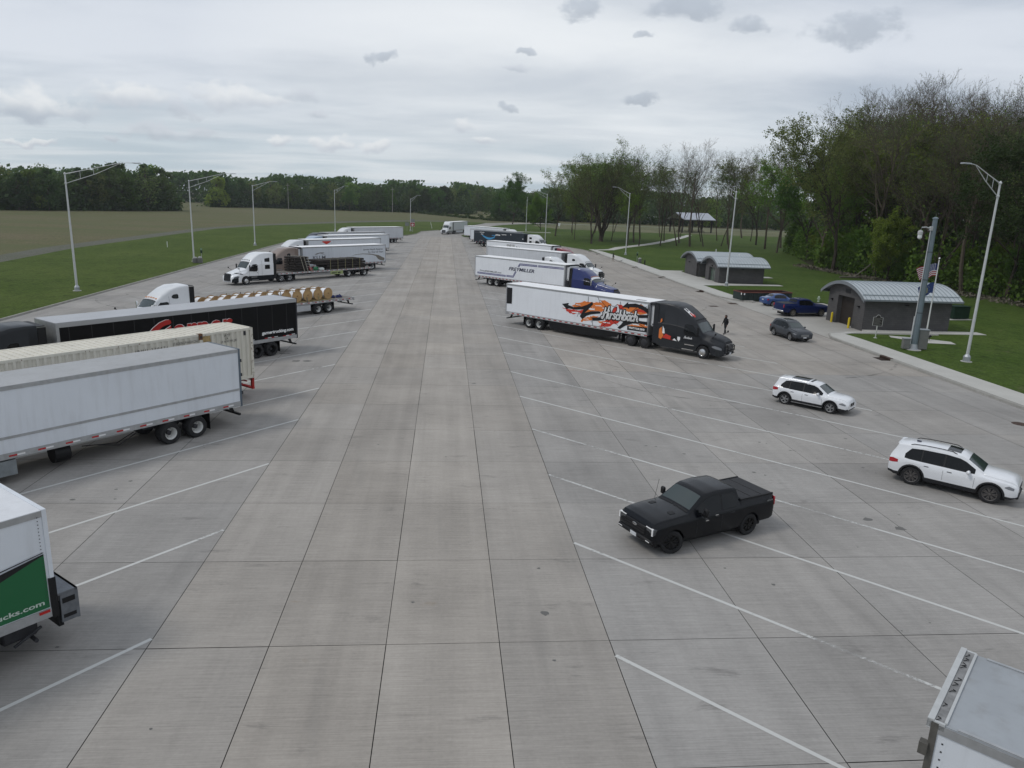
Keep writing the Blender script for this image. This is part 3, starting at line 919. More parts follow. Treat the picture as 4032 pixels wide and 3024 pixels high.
def trailer(root, L, style='smooth', side=W_TRAILER, roof=ROOFM, H=3.78, zb=1.08, axles=(2.95, 4.15), reefer=False, skirt=None, rearc=ALU,
            rails=True, tape=True, wkind='dual', rimm=RIMW, flaps=True, see=None, frontm=None, guard=True, midrail=False, roofdrop=0.0):
    w = TW
    b = MB()
    # shell
    b.box(0.06, L, -w / 2, w / 2, zb, H, 0)
    b.m[-5] = 1
    o = b.build('trailer_body', [side, roof], root, smooth=0)
    rb = MB()
    rb.box(0.02, L + 0.01, -w / 2 - 0.004, w / 2 + 0.004, H, H + 0.035, 0)
    rb.build('roof', roof, o, smooth=0)
    d = MB()
    if style == 'ribbed':
        z = zb + 0.22
        while z < H - 0.12:
            for s in (-1, 1): d.box(0.3, L - 0.2, s * w / 2, s * (w / 2 + 0.012), z, z + 0.085, 0)
            z += 0.165
        d.build('side_ribs', side, o, smooth=0)
    elif style in ('panel', 'posts'):
        x = 0.9 if style == 'panel' else 0.6
        st = 1.22
        while x < L - 0.3:
            for s in (-1, 1): d.box(x, x + (0.035 if style == 'panel' else 0.05), s * w / 2, s * (w / 2 + 0.004), zb + 0.15, H - 0.12, 0)
            x += st
        d.build('panel_seams', W_TRAILER2 if side is not BLACKT else mat('seam grey', (0.022, 0.022, 0.024), 0.5), o, smooth=0)
    rl = MB()
    for s in (-1, 1):
        rl.box(0.06, L, s * w / 2, s * (w / 2 + 0.022), zb - 0.10, zb + 0.14, 0)
        rl.box(0.06, L, s * w / 2, s * (w / 2 + 0.020), H - 0.13, H + 0.02, 0)
        if midrail: rl.box(0.08, L, s * w / 2, s * (w / 2 + 0.02), zb + 0.69, zb + 0.79, 0)
        # front corner posts
        rl.box(L - 0.14, L + 0.02, s * w / 2, s * (w / 2 + 0.018), zb, H, 0)
    rl.box(L, L + 0.02, -w / 2, w / 2, zb, H, 0)
    fr = MB()
    for s in (-1, 1): fr.box(0.0, 0.10, s * (w / 2 - 0.10), s * (w / 2 + 0.024), zb - 0.12, H + 0.04, 0)
    fr.box(0.0, 0.10, -w / 2, w / 2, H - 0.14, H + 0.045, 0); fr.box(0.0, 0.10, -w / 2, w / 2, zb - 0.14, zb, 0)
    fr.build('rear_frame', rearc, root, smooth=0)
    dr = MB()
    for s in (-1, 1):
        dr.box(0.03, 0.07, s * 0.02, s * (w / 2 - 0.11), zb, H - 0.15, 0)
        for k in (-1, 1): dr.tube([(0.015, s * (0.62 + k * 0.38), zb + .05), (0.015, s * (0.62 + k * .38), H - .2)], 0.016, 6, 1)
    dr.build('rear_doors', [side, ALU], root, smooth=0)
    if tape:
        tp = rl; x = 0.5; k = 0
        while x < L - 0.5:
            for s in (-1, 1):
                tp.box(x, x + 0.28, s * (w / 2 + .022), s * (w / 2 + .027), zb - 0.02, zb + 0.045, 2)
                tp.box(x + .28, x + 0.56, s * (w / 2 + .022), s * (w / 2 + .027), zb - 0.02, zb + 0.045, 1)
            x += 1.15 if tape is True else tape
    rl.build('side_rails', [ALU if rails else side, REDR, WHTR], root, smooth=0)
    undercarriage(root, L, zb, axles, wkind, rimm, flaps, guard)
    if skirt is not None:
        s_ = MB()
        for s in (-1, 1):
            s_.add([(axles[-1] + .9, s * (w / 2 - .03), zb - .1), (L - 2.6, s * (w / 2 - .03), zb - .1), (L - 2.9, s * (w / 2 - .03), 0.55), (L - 5.0, s * (w / 2 - .03), 0.28), (axles[-1] + 1.2, s * (w / 2 - .03), 0.28),
                    (axles[-1] + .9, s * (w / 2 - .07), zb - .1), (L - 2.6, s * (w / 2 - .07), zb - .1), (L - 2.9, s * (w / 2 - .07), 0.55), (L - 5.0, s * (w / 2 - .07), 0.28), (axles[-1] + 1.2, s * (w / 2 - .07), 0.28)],
                   [(0, 1, 2, 3, 4), (9, 8, 7, 6, 5), (0, 5, 6, 1), (1, 6, 7, 2), (2, 7, 8, 3), (3, 8, 9, 4), (4, 9, 5, 0)])
        s_.build('side_skirt', skirt, root, smooth=0)
    if reefer:
        r = MB(); r.box(L + 0.02, L + 0.52, -1.0, 1.0, zb + 0.75, H - 0.12, 0, bev=0.12)
        r.box(L + 0.50, L + 0.545, -0.7, 0.7, zb + 1.0, H - 0.5, 1)
        r.box(L + 0.25, L + 0.33, -1.008, -0.9, zb + 0.9, zb + 1.02, 1)
        r.box(L + 0.02, L + 0.42, -1.08, 1.08, H - 0.2, H + 0.02, 1)
        r.build('refrigeration_unit', [mat('reefer unit shell', (0.66, 0.67, 0.68), 0.4, coat=0.2), DARKFR], root, smooth=40)


def undercarriage(root, L, zb, axles, wkind='dual', rimm=RIMW, flaps=True, guard=True, fr=DARKFR, gear=True):
    w = TW
    u = MB()
    for s in (-1, 1):
        u.box(0.3, L - 0.4, s * 0.42, s * 0.54, zb - 0.24, zb - 0.10, 0)
    x = 0.5
    while x < L - 0.3:
        u.box(x, x + .05, -w / 2 + .05, w / 2 - .05, zb - .13, zb - .06, 0); x += 0.9
    u.box(axles[0] - .9, axles[-1] + .9, -.62, .62, zb - .42, zb - .2, 0)
    for a in axles: u.tube([(a, -w / 2 + .2, 0.5), (a, w / 2 - .2, 0.5)], 0.07, 8, 0)
    if gear:
        for s in (-1, 1):
            u.box(L - 3.0, L - 2.86, s * .62, s * .76, 0.32, zb - .1, 0); u.box(L - 3.08, L - 2.78, s * .56, s * .82, 0.28, 0.33, 0)
            u.tube([(L - 2.95, s * .69, .55), (L - 2.1, s * .5, zb - .15)], 0.03, 6, 0)
    u.build('trailer_chassis', fr, root, smooth=30)
    if guard:
        g = MB()
        g.box(0.02, 0.12, -1.12, 1.12, 0.50, 0.60, 0)
        for s in (-1, 1): g.add([(0.03, s * .5, .58), (0.13, s * .5, .58), (0.45, s * .5, zb - .12), (0.2, s * .5, zb - .12), (0.03, s * .62, .58), (0.13, s * .62, .58), (0.45, s * .62, zb - .12), (0.2, s * .62, zb - .12)],
                                [(0, 1, 2, 3), (7, 6, 5, 4), (0, 4, 5, 1), (1, 5, 6, 2), (2, 6, 7, 3), (3, 7, 4, 0)])
        g.build('underride_guard', fr if fr is not DARKFR else BLACK, root, smooth=0)
    if flaps:
        for s in (-1, 1):
            f = MB(); f.box(axles[0] - .72, axles[0] - .70, s * .62, s * 1.24, 0.22, 0.98, 0); f.build('mud_flap', BLACK, root, smooth=0)
    for a in axles:
        for s in (-1, 1):
            wheel(root, a, s * (w / 2 - .17), 0.5, .56 if wkind != 'truck' else .3, rimm, wkind)


def tractor(root, xb, kind, body, roofm=None, lower=None, mirrors=True, guardb=False, rimm=CHROME, drive='dual', windows='fair', bumper=None, drimm=None, top=3.78, stripe=True, lights=LAMPG, extender=None, visor=False):
    """xb: x of the back of the cab"""
    lower = lower or body
    T = top
    if kind == 'round':       # aerodynamic sleeper, roof sweeping down to the windscreen
        st = [(0, .5, 1.05, 2.3, T, 1.20, 1.12, .12, .02), (.5, .42, 1.05, 2.3, T + .02, 1.2, 1.12, .16, .03), (1.2, .42, 1.05, 2.3, T, 1.2, 1.10, .22, .04), (1.8, .42, 1.05, 2.25, T - .14, 1.19, 1.06, .28, .05),
              (2.3, .42, 1.05, 2.2, T - .42, 1.18, 1.03, .30, .06), (2.85, .42, 1.05, 2.1, T - .80, 1.17, 1.0, .28, .06), (3.2, .42, 1.05, 2.0, T - 1.14, 1.15, .98, .22, .06), (3.30, .42, 1.05, 1.95, T - 1.24, 1.14, .98, .16, .06),
              (3.85, .42, 1.05, 1.62, 1.93, 1.10, .96, .10, .06), (4.05, .42, 1.05, 1.5, 1.88, 1.12, .88, .14, .07), (4.6, .42, 1.05, 1.36, 1.79, 1.15, .84, .18, .07), (5.05, .36, .8, 1.26, 1.69, 1.15, .76, .20, .06), (5.36, .34, .7, 1.16, 1.58, 1.08, .68, .18, .05), (5.56, .38, .6, 1.05, 1.44, .94, .60, .12, .03), (5.64, .42, .6, .85, 1.12, .84, .54, .06, .02)]
    elif kind == 'tall':      # squarer sleeper with raised roof
        st = [(0, .5, 1.05, 2.5, T, 1.20, 1.14, .10, .02), (1.3, .42, 1.05, 2.5, T + .03, 1.2, 1.12, .12, .03), (2.0, .42, 1.05, 2.45, T - .08, 1.2, 1.08, .18, .05),
              (2.5, .42, 1.05, 2.4, T - .36, 1.18, 1.05, .22, .07), (3.0, .42, 1.05, 2.25, T - .74, 1.17, 1.03, .2, .07), (3.22, .42, 1.05, 2.15, T - 1.02, 1.16, 1.02, .12, .07), (3.30, .42, 1.05, 2.0, T - 1.12, 1.15, 1.01, .10, .06),
              (3.85, .42, 1.05, 1.62, 1.95, 1.12, .98, .10, .06), (4.05, .42, 1.05, 1.5, 1.86, 1.14, .9, .12, .07), (4.6, .42, 1.05, 1.35, 1.72, 1.16, .84, .16, .07), (5.2, .36, .8, 1.25, 1.56, 1.16, .76, .18, .06), (5.66, .34, .7, 1.1, 1.40, 1.10, .70, .14, .05), (5.84, .36, .6, 1.0, 1.20, 1.0, .62, .12, .03), (5.9, .40, .6, .8, .95, .92, .56, .06, .02)]
    else:                     # longer nose, lower cab
        st = [(0, .5, 1.05, 2.2, T, 1.20, 1.10, .14, .02), (.9, .42, 1.05, 2.2, T - .04, 1.2, 1.08, .2, .04), (1.6, .42, 1.05, 2.2, T - .26, 1.19, 1.04, .26, .05),
              (2.2, .42, 1.05, 2.15, T - .62, 1.16, 1.0, .28, .06), (2.6, .42, 1.05, 2.1, T - .98, 1.12, .98, .2, .06), (2.75, .42, 1.05, 2.0, T - 1.10, 1.1, .96, .12, .05),
              (3.3, .42, 1.05, 1.62, 1.98, 1.06, .92, .10, .06), (3.5, .42, 1.05, 1.5, 1.88, 1.08, .8, .14, .07), (4.3, .42, 1.05, 1.36, 1.74, 1.14, .74, .16, .07), (5.0, .36, .8, 1.25, 1.60, 1.14, .68, .16, .06), (5.6, .34, .7, 1.12, 1.46, 1.0, .62, .12, .05), (5.8, .36, .6, 1.05, 1.32, .9, .58, .10, .03), (5.86, .38, .6, .9, 1.1, .86, .55, .06, .02)]
    B = Body(st)
    steer = 4.05
    def cl(x, k):
        if x > 5.05 and k in (0, 1, 2): return 2
        if x > 5.6 and k in (0, 1, 2): return 2
        if k in (0, 1): return 1 if x < 3.7 else 0
        return 0
    mb = MB(); B.mesh(mb, cl, 0.15, wheels=((steer, .62, .48),))
    M = Matrix.Translation((xb, 0, 0))
    cab = mb.build('cab', [body, lower, bumper or lower], root, smooth=32); cab.location = (xb, 0, 0)
    ws0, ws1 = (3.32, 3.84) if kind != 'nose' else (2.77, 3.28)
    wsb = MB(); B.top_patch(wsb, [(ws0, -.90, .90), ((ws0 + ws1) / 2, -.92, .92), (ws1, -.92, .92)], 0.015)
    wsb.build('windshield', WSGL, cab, smooth=60)
    sv = MB(); B.top_patch(sv, [(ws0 - .05, -.93, .93), (ws0, -.93, .93)], 0.02); sv.build('windshield_trim', DARKFR, cab, smooth=60)
    q = ws1 - 3.84
    for s in (-1, 1):
        gl = MB(); B.side_patch(gl, [(2.35 + q, 1.72, 2.42), (2.5 + q, 1.60, 2.48), (3.0 + q, 1.60, 2.46), (3.22 + q, 1.62, 2.24), (3.5 + q, 1.64, 1.86)], (s,), e=.012)
        gl.build('side_window', GLASS, cab, smooth=60)
    if windows == 'fair':
        for s in (-1, 1): g2 = MB(); B.side_patch(g2, [(.95, 2.72, 2.98), (1.05, 2.68, 3.05), (1.35, 2.70, 3.02), (1.5, 2.78, 2.9)], (s,), e=.012); g2.build('sleeper_window', GLASS, cab, smooth=60)
    elif windows == 'two':
        for s in (-1, 1):
            for pr in ([(.55, 2.74, 3.16), (.6, 2.68, 3.2), (1.25, 2.70, 3.12), (1.3, 2.76, 3.05)], [(.55, 1.85, 2.28), (.6, 1.8, 2.32), (1.25, 1.8, 2.32), (1.3, 1.85, 2.28)]):
                g2 = MB(); B.side_patch(g2, pr, (s,), e=.012); g2.build('sleeper_window', GLASS, cab, smooth=60)
    # door seams and cab gap
    sm = MB()
    for xx in (2.28 + q, 3.52 + q): B.side_patch(sm, [(xx, 1.0, 2.0), (xx + .015, 1.0, 2.0)], e=.006, sub=1)
    B.side_patch(sm, [(1.72, 1.06, 2.9), (1.735, 1.06, 2.9)], e=.006, sub=1)
    B.side_patch(sm, [(2.35 + q, 1.40, 1.44), (2.5 + q, 1.40, 1.44)], e=.02, sub=1)
    sm.build('door_seam', BLACK, cab, smooth=0)
    # grille, lamps
    gr = MB()
    gw = .58 if kind != 'nose' else .48
    fx = {'round': 5.66, 'tall': 5.91}.get(kind, 5.87)
    gr.add([(fx - .08, -gw, 1.42), (fx + .02, -gw - .05, .95), (fx + .03, -gw - .1, .55), (fx + .03, gw + .1, .55), (fx + .02, gw + .05, .95), (fx - .08, gw, 1.42), (fx - .4, -gw, 1.2), (fx - .4, gw, 1.2), (fx - .3, -gw - .1, .5), (fx - .3, gw + .1, .5)],
           [(0, 1, 4, 5), (1, 2, 3, 4), (0, 6, 8, 2, 1), (5, 4, 3, 9, 7), (0, 5, 7, 6), (2, 8, 9, 3)])
    gr.build('grille', DARKFR if kind != 'nose' else BLACK, cab, smooth=0)
    gb = MB()
    for k in range(7 if kind != 'nose' else 7):
        z = .66 + k * .10
        gb.box(fx + .0, fx + .045, -gw - .02, gw + .02, z, z + .022, 0)
    gb.box(fx - .02, fx + .05, -gw - .1, gw + .1, .5, .56, 0)
    gb.build('grille_bars', BLACK if bumper is not None and bumper is lower else CHROME if kind == 'nose' or drive == 'dualc' else RIMG, cab, smooth=0)
    for s in (-1, 1):
        hb = MB(); B.side_patch(hb, [(x_ + (-.22 if kind == 'round' else 0), za_, zb2) for x_, za_, zb2 in ((5.0, 1.0, 1.08), (5.25, .92, 1.14), (5.6, .86, 1.06), (5.74, .84, .98))], (s,), .014)
        hb.build('headlight', lights, cab, smooth=60)
        pl = MB(); pl.box(4.72, 4.80, s * (B.side_y(4.75, 1.3) - .02), s * (B.side_y(4.75, 1.3) + .04), 1.46, 1.5, 0)
        # hood mirror on a stalk
        pl.tube([(4.6, s * .82, 1.66), (4.85, s * 1.0, 1.9), (4.95, s * 1.08, 2.0)], .018, 6, 0)
        pl.box(4.90, 4.99, s * .99, s * 1.16, 1.93, 2.1, 0, bev=.03)
        pl.build('hood_mirror', BLACK, cab, smooth=40)
        mr = MB(); xm = 3.55 + q
        mr.tube([(xm, s * 1.08, 1.75), (xm + .1, s * 1.34, 1.72)], .02, 6, 0); mr.tube([(xm, s * 1.08, 2.25), (xm + .1, s * 1.34, 2.3)], .02, 6, 0)
        mr.box(xm + .0, xm + .12, s * 1.27, s * 1.45, 1.68, 2.4, 0, bev=.03)
        mr.build('mirror', BLACK if kind != 'nose' else CHROME, cab, smooth=40)
        stp = MB()
        if stripe:
            stp.box(2.5, 3.3, s * 1.19, s * 1.225, .88, .95, 0); stp.box(2.3, 3.3, s * 1.19, s * 1.225, .5, .57, 0)
            stp.build('step_plate', RIMG if stripe is True else CHROME, cab, smooth=0)
    mk_ = MB()
    for k in (-.7, -.35, 0, .35, .7):
        zt = B.top_z(ws0 - .22, k); mk_.box(ws0 - .26, ws0 - .12, k - .05, k + .05, zt - .02, zt + .03, 0)
    mk_.build('marker_lamps', ORANGE if kind == 'nose' else DARKFR, cab, smooth=0)
    if visor:
        vz = MB(); B.top_patch(vz, [(ws0 - .12, -.95, .95), (ws0 + .12, -.98, .98)], 0.07); B.top_patch(vz, [(ws0 + .1, -.98, .98), (ws0 + .12, -.98, .98)], 0.02)
        vz.build('sun_visor', CHROME, cab, smooth=60)
    if guardb:
        gg = MB()
        for s in (-1, 1):
            gg.tube([(5.9, s * .55, .5), (6.05, s * .55, .52), (6.12, s * .55, .8), (6.10, s * .55, 1.15), (6.0, s * .5, 1.2)], .04, 8, 0)
        for z in (.58, .82, 1.08): gg.tube([(6.1, -.62, z), (6.12, .62, z)], .035, 8, 0)
        for s in (-1, 1): gg.tube([(6.0, s * .55, 1.12), (5.75, s * .9, 1.02), (5.6, s * 1.05, .8), (5.7, s * 1.0, .6)], .03, 8, 0)
        gg.v = [(q_[0] + fx - 5.95, q_[1], q_[2]) for q_ in gg.v]; gg.build('bull_bar', BLACK, cab, smooth=40)
        pp = MB(); pp.box(fx + .19, fx + .21, -.3, .0, .5, .66, 0); pp.build('number_plate', PLATE, cab, smooth=0)
    # fairing at the back of the cab
    ex = MB()
    for s in (-1, 1): ex.box(-.42, 0.0, s * 1.13, s * 1.17, .6, T - .12, 0)
    ex.box(-.45, 0, -1.0, 1.0, T - .1, T - .06, 0)
    ex.build('cab_extender', extender or BLACK, cab, smooth=0)
    # chassis behind
    c = MB()
    for s in (-1, 1): c.box(-3.4, 3.5, s * .38, s * .5, .62, .86, 0)
    c.box(-2.6, -1.4, -.5, .5, .86, 1.0, 0)
    c.box(3.0, 5.2, -.5, .5, .4, .9, 0)
    for a in (-1.1, -2.4): c.tube([(a, -1.0, .5), (a, 1.0, .5)], .08, 8, 0)
    c.build('truck_chassis', DARKFR, cab, smooth=0)
    for s in (-1, 1):
        f = MB(); f.box(-3.28, -3.26, s * .62, s * 1.22, .2, .95, 0); f.build('mud_flap', BLACK, root, smooth=0, loc=(xb, 0, 0))
        wheel(root, xb + steer, s * 1.06, .5, .29, rimm, 'truck')
        for a in (-1.1, -2.4): wheel(root, xb + a, s * .97, .5, .56, drimm or rimm, drive)
    return B, cab


# ------------------------------------------------------------------ cars
def car(name, L, W, st, wheels_x, wr, body, label, loc, hd, cat, glass, ws, rear, rimm=RIMG, kind='alloy5', cladding=None, rails=None, sunroof=None, headl=None, taill=None, turn=0.0, extra=None, lit=False, ww=.22):
    root = empty(name, (loc[0], loc[1], 0), plate_rot(hd)); tag(root, label, cat)
    B = Body(st)
    mb = MB()
    def cl(x, k):
        if cladding and k in (0, 1): return 1
        return 0
    B.mesh(mb, cl, 0.1, wheels=tuple((x, wr + .055, wr) for x in wheels_x))
    bo = mb.build('body', [body, cladding or body], root, smooth=32)
    if cladding:
        for wx in wheels_x:
            for s in (-1, 1):
                a_ = MB()
                for k in range(14):
                    t0, t1 = math.pi * (k / 14), math.pi * ((k + 1) / 14)
                    v = []
                    for t in (t0, t1):
                        for rr_ in (wr + .05, wr + .12):
                            xx, zz = wx + rr_ * math.cos(t), wr + rr_ * math.sin(t)
                            v.append((xx, s * (B.side_y(xx, max(zz, B.at(xx)[1] + .02)) + .012), zz))
                    a_.add(v, [(0, 1, 3, 2)] if s > 0 else [(2, 3, 1, 0)])
                a_.build('wheel_arch_trim', cladding, root, smooth=60)
    for s in (-1, 1):
        allg = [q for g in glass for q in g]; m_ = MB(); B.side_patch(m_, [(q[0], q[1] - .02, q[2] + .012) for q in allg], (s,), .003, sub=2); m_.build('window_trim', BLACK, root, smooth=60)
    for k_, g in enumerate(glass):
        for s in (-1, 1):
            m_ = MB(); B.side_patch(m_, g, (s,), .006); m_.build('side_window', GLASS, root, smooth=60)
    m_ = MB(); B.top_patch(m_, ws, .008); m_.build('windshield', WSGL, root, smooth=60)
    if rear: m_ = MB(); B.top_patch(m_, rear, .008); m_.build('rear_window', GLASS, root, smooth=60)
    if sunroof: m_ = MB(); B.top_patch(m_, sunroof, .006); m_.build('sunroof', GLASS, root, smooth=60)
    if rails:
        for s in (-1, 1):
            m_ = MB(); y = s * rails[2]
            pts = [(rails[0], y, B.top_z(rails[0], y)), (rails[0] + .12, y, B.top_z(rails[0] + .1, y) + .05)] + [(rails[0] + (rails[1] - rails[0]) * t, y, B.top_z(rails[0] + (rails[1] - rails[0]) * t, y) + .055) for t in (.3, .5, .7, .9)] + [(rails[1], y, B.top_z(rails[1], y))]
            m_.tube(pts, .018, 6, 0); m_.build('roof_rail', rails[3], root, smooth=60)
    if headl:
        for s in (-1, 1): m_ = MB(); B.side_patch(m_, headl, (s,), .008); m_.build('headlight', LAMPG if not lit else LAMPL, root, smooth=60)
    if taill:
        for s in (-1, 1): m_ = MB(); B.side_patch(m_, taill, (s,), .008); m_.build('tail_light', TAILL, root, smooth=60)
    # seams
    sm = MB()
    g0 = glass[0][0][0]; g1 = glass[-1][-1][0]
    for xx in {round(g[0][0] - .03, 3) for g in glass[1:]} | {g1 + .02}:
        S = B.at(xx); B.side_patch(sm, [(xx, .42, S[3] - .02), (xx + .010, .42, S[3] - .02)], e=.003, sub=1)
    for g in glass[-2:]:
        B.side_patch(sm, [(g[0][0] + .12, B.at(g[0][0])[3] - .13, B.at(g[0][0])[3] - .10), (g[0][0] + .30, B.at(g[0][0])[3] - .13, B.at(g[0][0])[3] - .10)], e=.014, sub=1)
    sm.build('panel_seams', DARKFR, root, smooth=0)
    for s in (-1, 1):
        mm = MB(); xm = glass[-1][-1][0] - .28; zs = B.at(xm)[3]
        mm.box(xm, xm + .14, s * (W / 2 - .02), s * (W / 2 + .19), zs + .02, zs + .17, 0, bev=.04)
        mm.build('mirror', body, root, smooth=40)
    for i, wx in enumerate(wheels_x):
        for s in (-1, 1): wheel(root, wx, s * (W / 2 - ww / 2 - .03), wr, ww, rimm, kind, turn if i == 1 else 0.0)
    ub = MB(); ub.box(.4, L - .4, -W / 2 + .3, W / 2 - .3, .2, .5, 0); ub.build('underbody', BLACK, root, smooth=0)
    return root, B


def sbox(parent, name, m, *boxes, bev=0.0, M=None):
    b = MB()
    for q in boxes: b.box(*q, 0, M, bev=bev)
    return b.build(name, m, parent, smooth=40)

# ------------------------------------------------------------------ trucks on the right
GRP_R = 'semi trucks parked in the right row'
GRP_L = 'semi trucks parked in the left row'
ORG = mat('brush orange', (0.72, 0.20, 0.045), 0.5); REDP = mat('brush red', (0.56, 0.045, 0.03), 0.5)
WHITEP = mat('white lettering', (0.80, 0.80, 0.80), 0.5); BLKP = mat('black lettering', (0.012, 0.012, 0.014), 0.5)
NAVY = mat('navy lettering', (0.028, 0.028, 0.17), 0.5); GREYL = mat('grey lettering', (0.13, 0.13, 0.15), 0.5)


def ragged(poly, seed, amp=0.10, step=0.13):
    """brush-stroke edge: short spikes mostly along the reading direction"""
    rnd = random.Random(seed); out = []
    n = len(poly)
    for i in range(n):
        a = Vector(poly[i]); b = Vector(poly[(i + 1) % n]); m_ = max(1, int((b - a).length / step))
        for k in range(m_):
            q = a.lerp(b, k / m_)
            out.append((q.x + (rnd.random() - .5) * amp * 2.0, q.y + (rnd.random() - .5) * amp * 0.7))
    return out


HG = {
 'arrowL':[(6.58, 2.66), (7.32, 2.82), (7.25, 2.63), (7.85, 2.53), (8.72, 2.67), (9.29, 2.91), (9.78, 3.21), (9.88, 3.01), (9.39, 2.48), (9.05, 2.17), (9.68, 2.39), (10.46, 2.49), (10.67, 2.46), (10.68, 2.32), (9.77, 2.14), (9.29, 1.96), (8.84, 1.6), (8.57, 1.81), (8.76, 2.16), (8.92, 2.45), (8.09, 2.33), (7.34, 2.35), (7.12, 2.25)],
 'arrowR':[(12.74, 3.09), (13.33, 3.62), (13.31, 3.45), (14.02, 3.56), (14.68, 3.47), (15.24, 3.26), (15.28, 2.84), (14.84, 3.07), (14.25, 3.25), (13.5, 3.2), (13.41, 3.04), (13.27, 3.13)],
 'blackmid':[(9.83, 1.88), (10.5, 1.97), (10.98, 2.09), (11.1, 1.87), (10.52, 1.68), (9.92, 1.61)],
 'blackR':[(13.39, 2.6), (14.36, 2.67), (15.25, 2.78), (15.28, 2.54), (14.64, 2.45), (14.12, 2.44)],
 'blackB':[(12.45, 1.36), (12.8, 1.69), (13.04, 2.01), (13.69, 2.21), (14.47, 2.2), (15.25, 2.2), (15.27, 1.95), (14.49, 1.98), (13.85, 1.89), (13.21, 1.63), (12.7, 1.27)],
 'o1':[(7.7, 2.6), (8.12, 2.89), (8.98, 3.17), (9.55, 3.18), (9.91, 3.1), (10.53, 3.29), (11.39, 3.07), (10.99, 2.85), (10.01, 2.79), (9.02, 2.61), (8.0, 2.49)],
 'o2':[(10.66, 3.45), (11.08, 3.47), (11.72, 3.17), (11.41, 2.84), (10.98, 2.97)],
 'r1':[(6.66, 2.33), (7.35, 2.29), (8.6, 2.32), (9.03, 2.44), (8.91, 2.09), (8.4, 2.06), (7.9, 1.89), (7.37, 1.96), (7.13, 2.11)],
 'o3':[(9.59, 2.68), (10.43, 2.9), (11.14, 2.7), (10.74, 2.47), (10.04, 2.44), (9.34, 2.24), (9.05, 2.14)],
 'o4':[(8.68, 1.31), (8.95, 1.65), (9.51, 1.9), (10.07, 2.03), (10.63, 2.08), (10.36, 1.89), (9.88, 1.71), (9.68, 1.57), (9.1, 1.52)],
 'o5':[(12.32, 3.3), (12.87, 3.22), (13.78, 3.36), (14.54, 3.54), (14.82, 3.37), (15.21, 3.2), (15.24, 2.92), (14.62, 2.73), (13.77, 2.74), (13.1, 2.88), (12.48, 3.03)],
 'r2':[(12.32, 3.3), (12.73, 3.28), (12.94, 3.09), (12.69, 2.89), (12.41, 3.02)],
 'r3':[(10.56, 1.21), (10.88, 1.55), (11.21, 1.83), (11.88, 2.03), (12.83, 2.04), (12.53, 1.71), (11.92, 1.57), (11.8, 1.35), (11.19, 1.24)],
 'o6':[(10.31, 1.65), (11.15, 1.7), (12.17, 1.96), (12.57, 1.95), (12.19, 1.7), (11.24, 1.48), (10.68, 1.52)],
 'o7':[(13.4, 1.66), (14.17, 1.94), (14.82, 1.97), (15.28, 1.86), (15.26, 1.72), (14.52, 1.64), (13.87, 1.67)],
 'r4':[(13.95, 2.98), (14.71, 3.14), (15.23, 3.09), (15.24, 2.97), (14.28, 2.85)],
 'heart':[(11.83, 2.64), (11.98, 2.97), (12.27, 3.07), (12.27, 2.78), (12.11, 2.58), (11.88, 2.47)],
 'label':[(13.4, 1.66), (15.26, 1.75), (15.29, 1.36), (13.4, 1.32)],
 'word':[(10.78, 1.95), (14.47, 2.2), (10.98, 2.91), (14.35, 2.81)],
 'slogan':[(13.56, 1.42), (15.09, 1.47), (15.08, 1.58)],
}

# --- dark grey truck with graffiti art
r1 = near_root('semi_truck', (5.70, 68.36), 136, TW, 'R', 'charcoal grey semi truck whose white trailer carries orange, red and black graffiti art', 'semi truck', GRP_R)
L1 = 15.3
trailer(r1, L1, 'ribbed', side=W_BRIGHT, roof=ROOFW, skirt=BLACK, reefer=True, tape=0.62, rimm=RIMW)
CHAR = paint('charcoal paint', (0.027, 0.029, 0.033), 0.38, 0.35)
b1, cab1 = tractor(r1, 16.15, 'round', CHAR, lower=mat('charcoal lower', (0.022, 0.025, 0.028), 0.45, coat=0.3), guardb=True, rimm=CHROME, drive='cap', drimm=DARKFR, top=3.86, windows='none', extender=CHAR, stripe=2)
for nm, keys, mm, e, amp in (('orange_brushwork', ['o1', 'o2', 'o3', 'o4', 'o5', 'o6', 'o7'], ORG, .018, .12), ('red_brushwork', ['r1', 'r2', 'r3', 'r4'], REDP, .022, .12)):
    art(r1, nm, [ragged(HG[k], i * 7 + 3, amp) for i, k in enumerate(keys)], 'R', TW, 0, mm, e)
art(r1, 'white_flecks', [ragged([(x, z), (x + w_, z + .03), (x + w_ * .9, z + h_), (x - .05, z + h_ * .7)], k, .05) for k, (x, z, w_, h_) in enumerate([(7.7, 2.02, .9, .13), (9.5, 2.5, .6, .18), (10.1, 2.9, .7, .1), (11.0, 1.58, .7, .09), (12.9, 2.62, .9, .12), (13.9, 1.78, .6, .16), (14.3, 3.28, .5, .12), (8.1, 2.75, .6, .06), (14.9, 2.2, .3, .22), (9.0, 1.62, .5, .08)])], 'R', TW, 0, WHITEP, .026)
art(r1, 'black_arrow', [HG['arrowL']], 'R', TW, 0, BLKP, .030)
for k_ in ('arrowR', 'blackR', 'blackB', 'blackmid'): art(r1, 'black_arrow' if k_ == 'arrowR' else 'black_brushwork', [HG[k_]], 'R', TW, 0, BLKP, .030)
sk = MB()
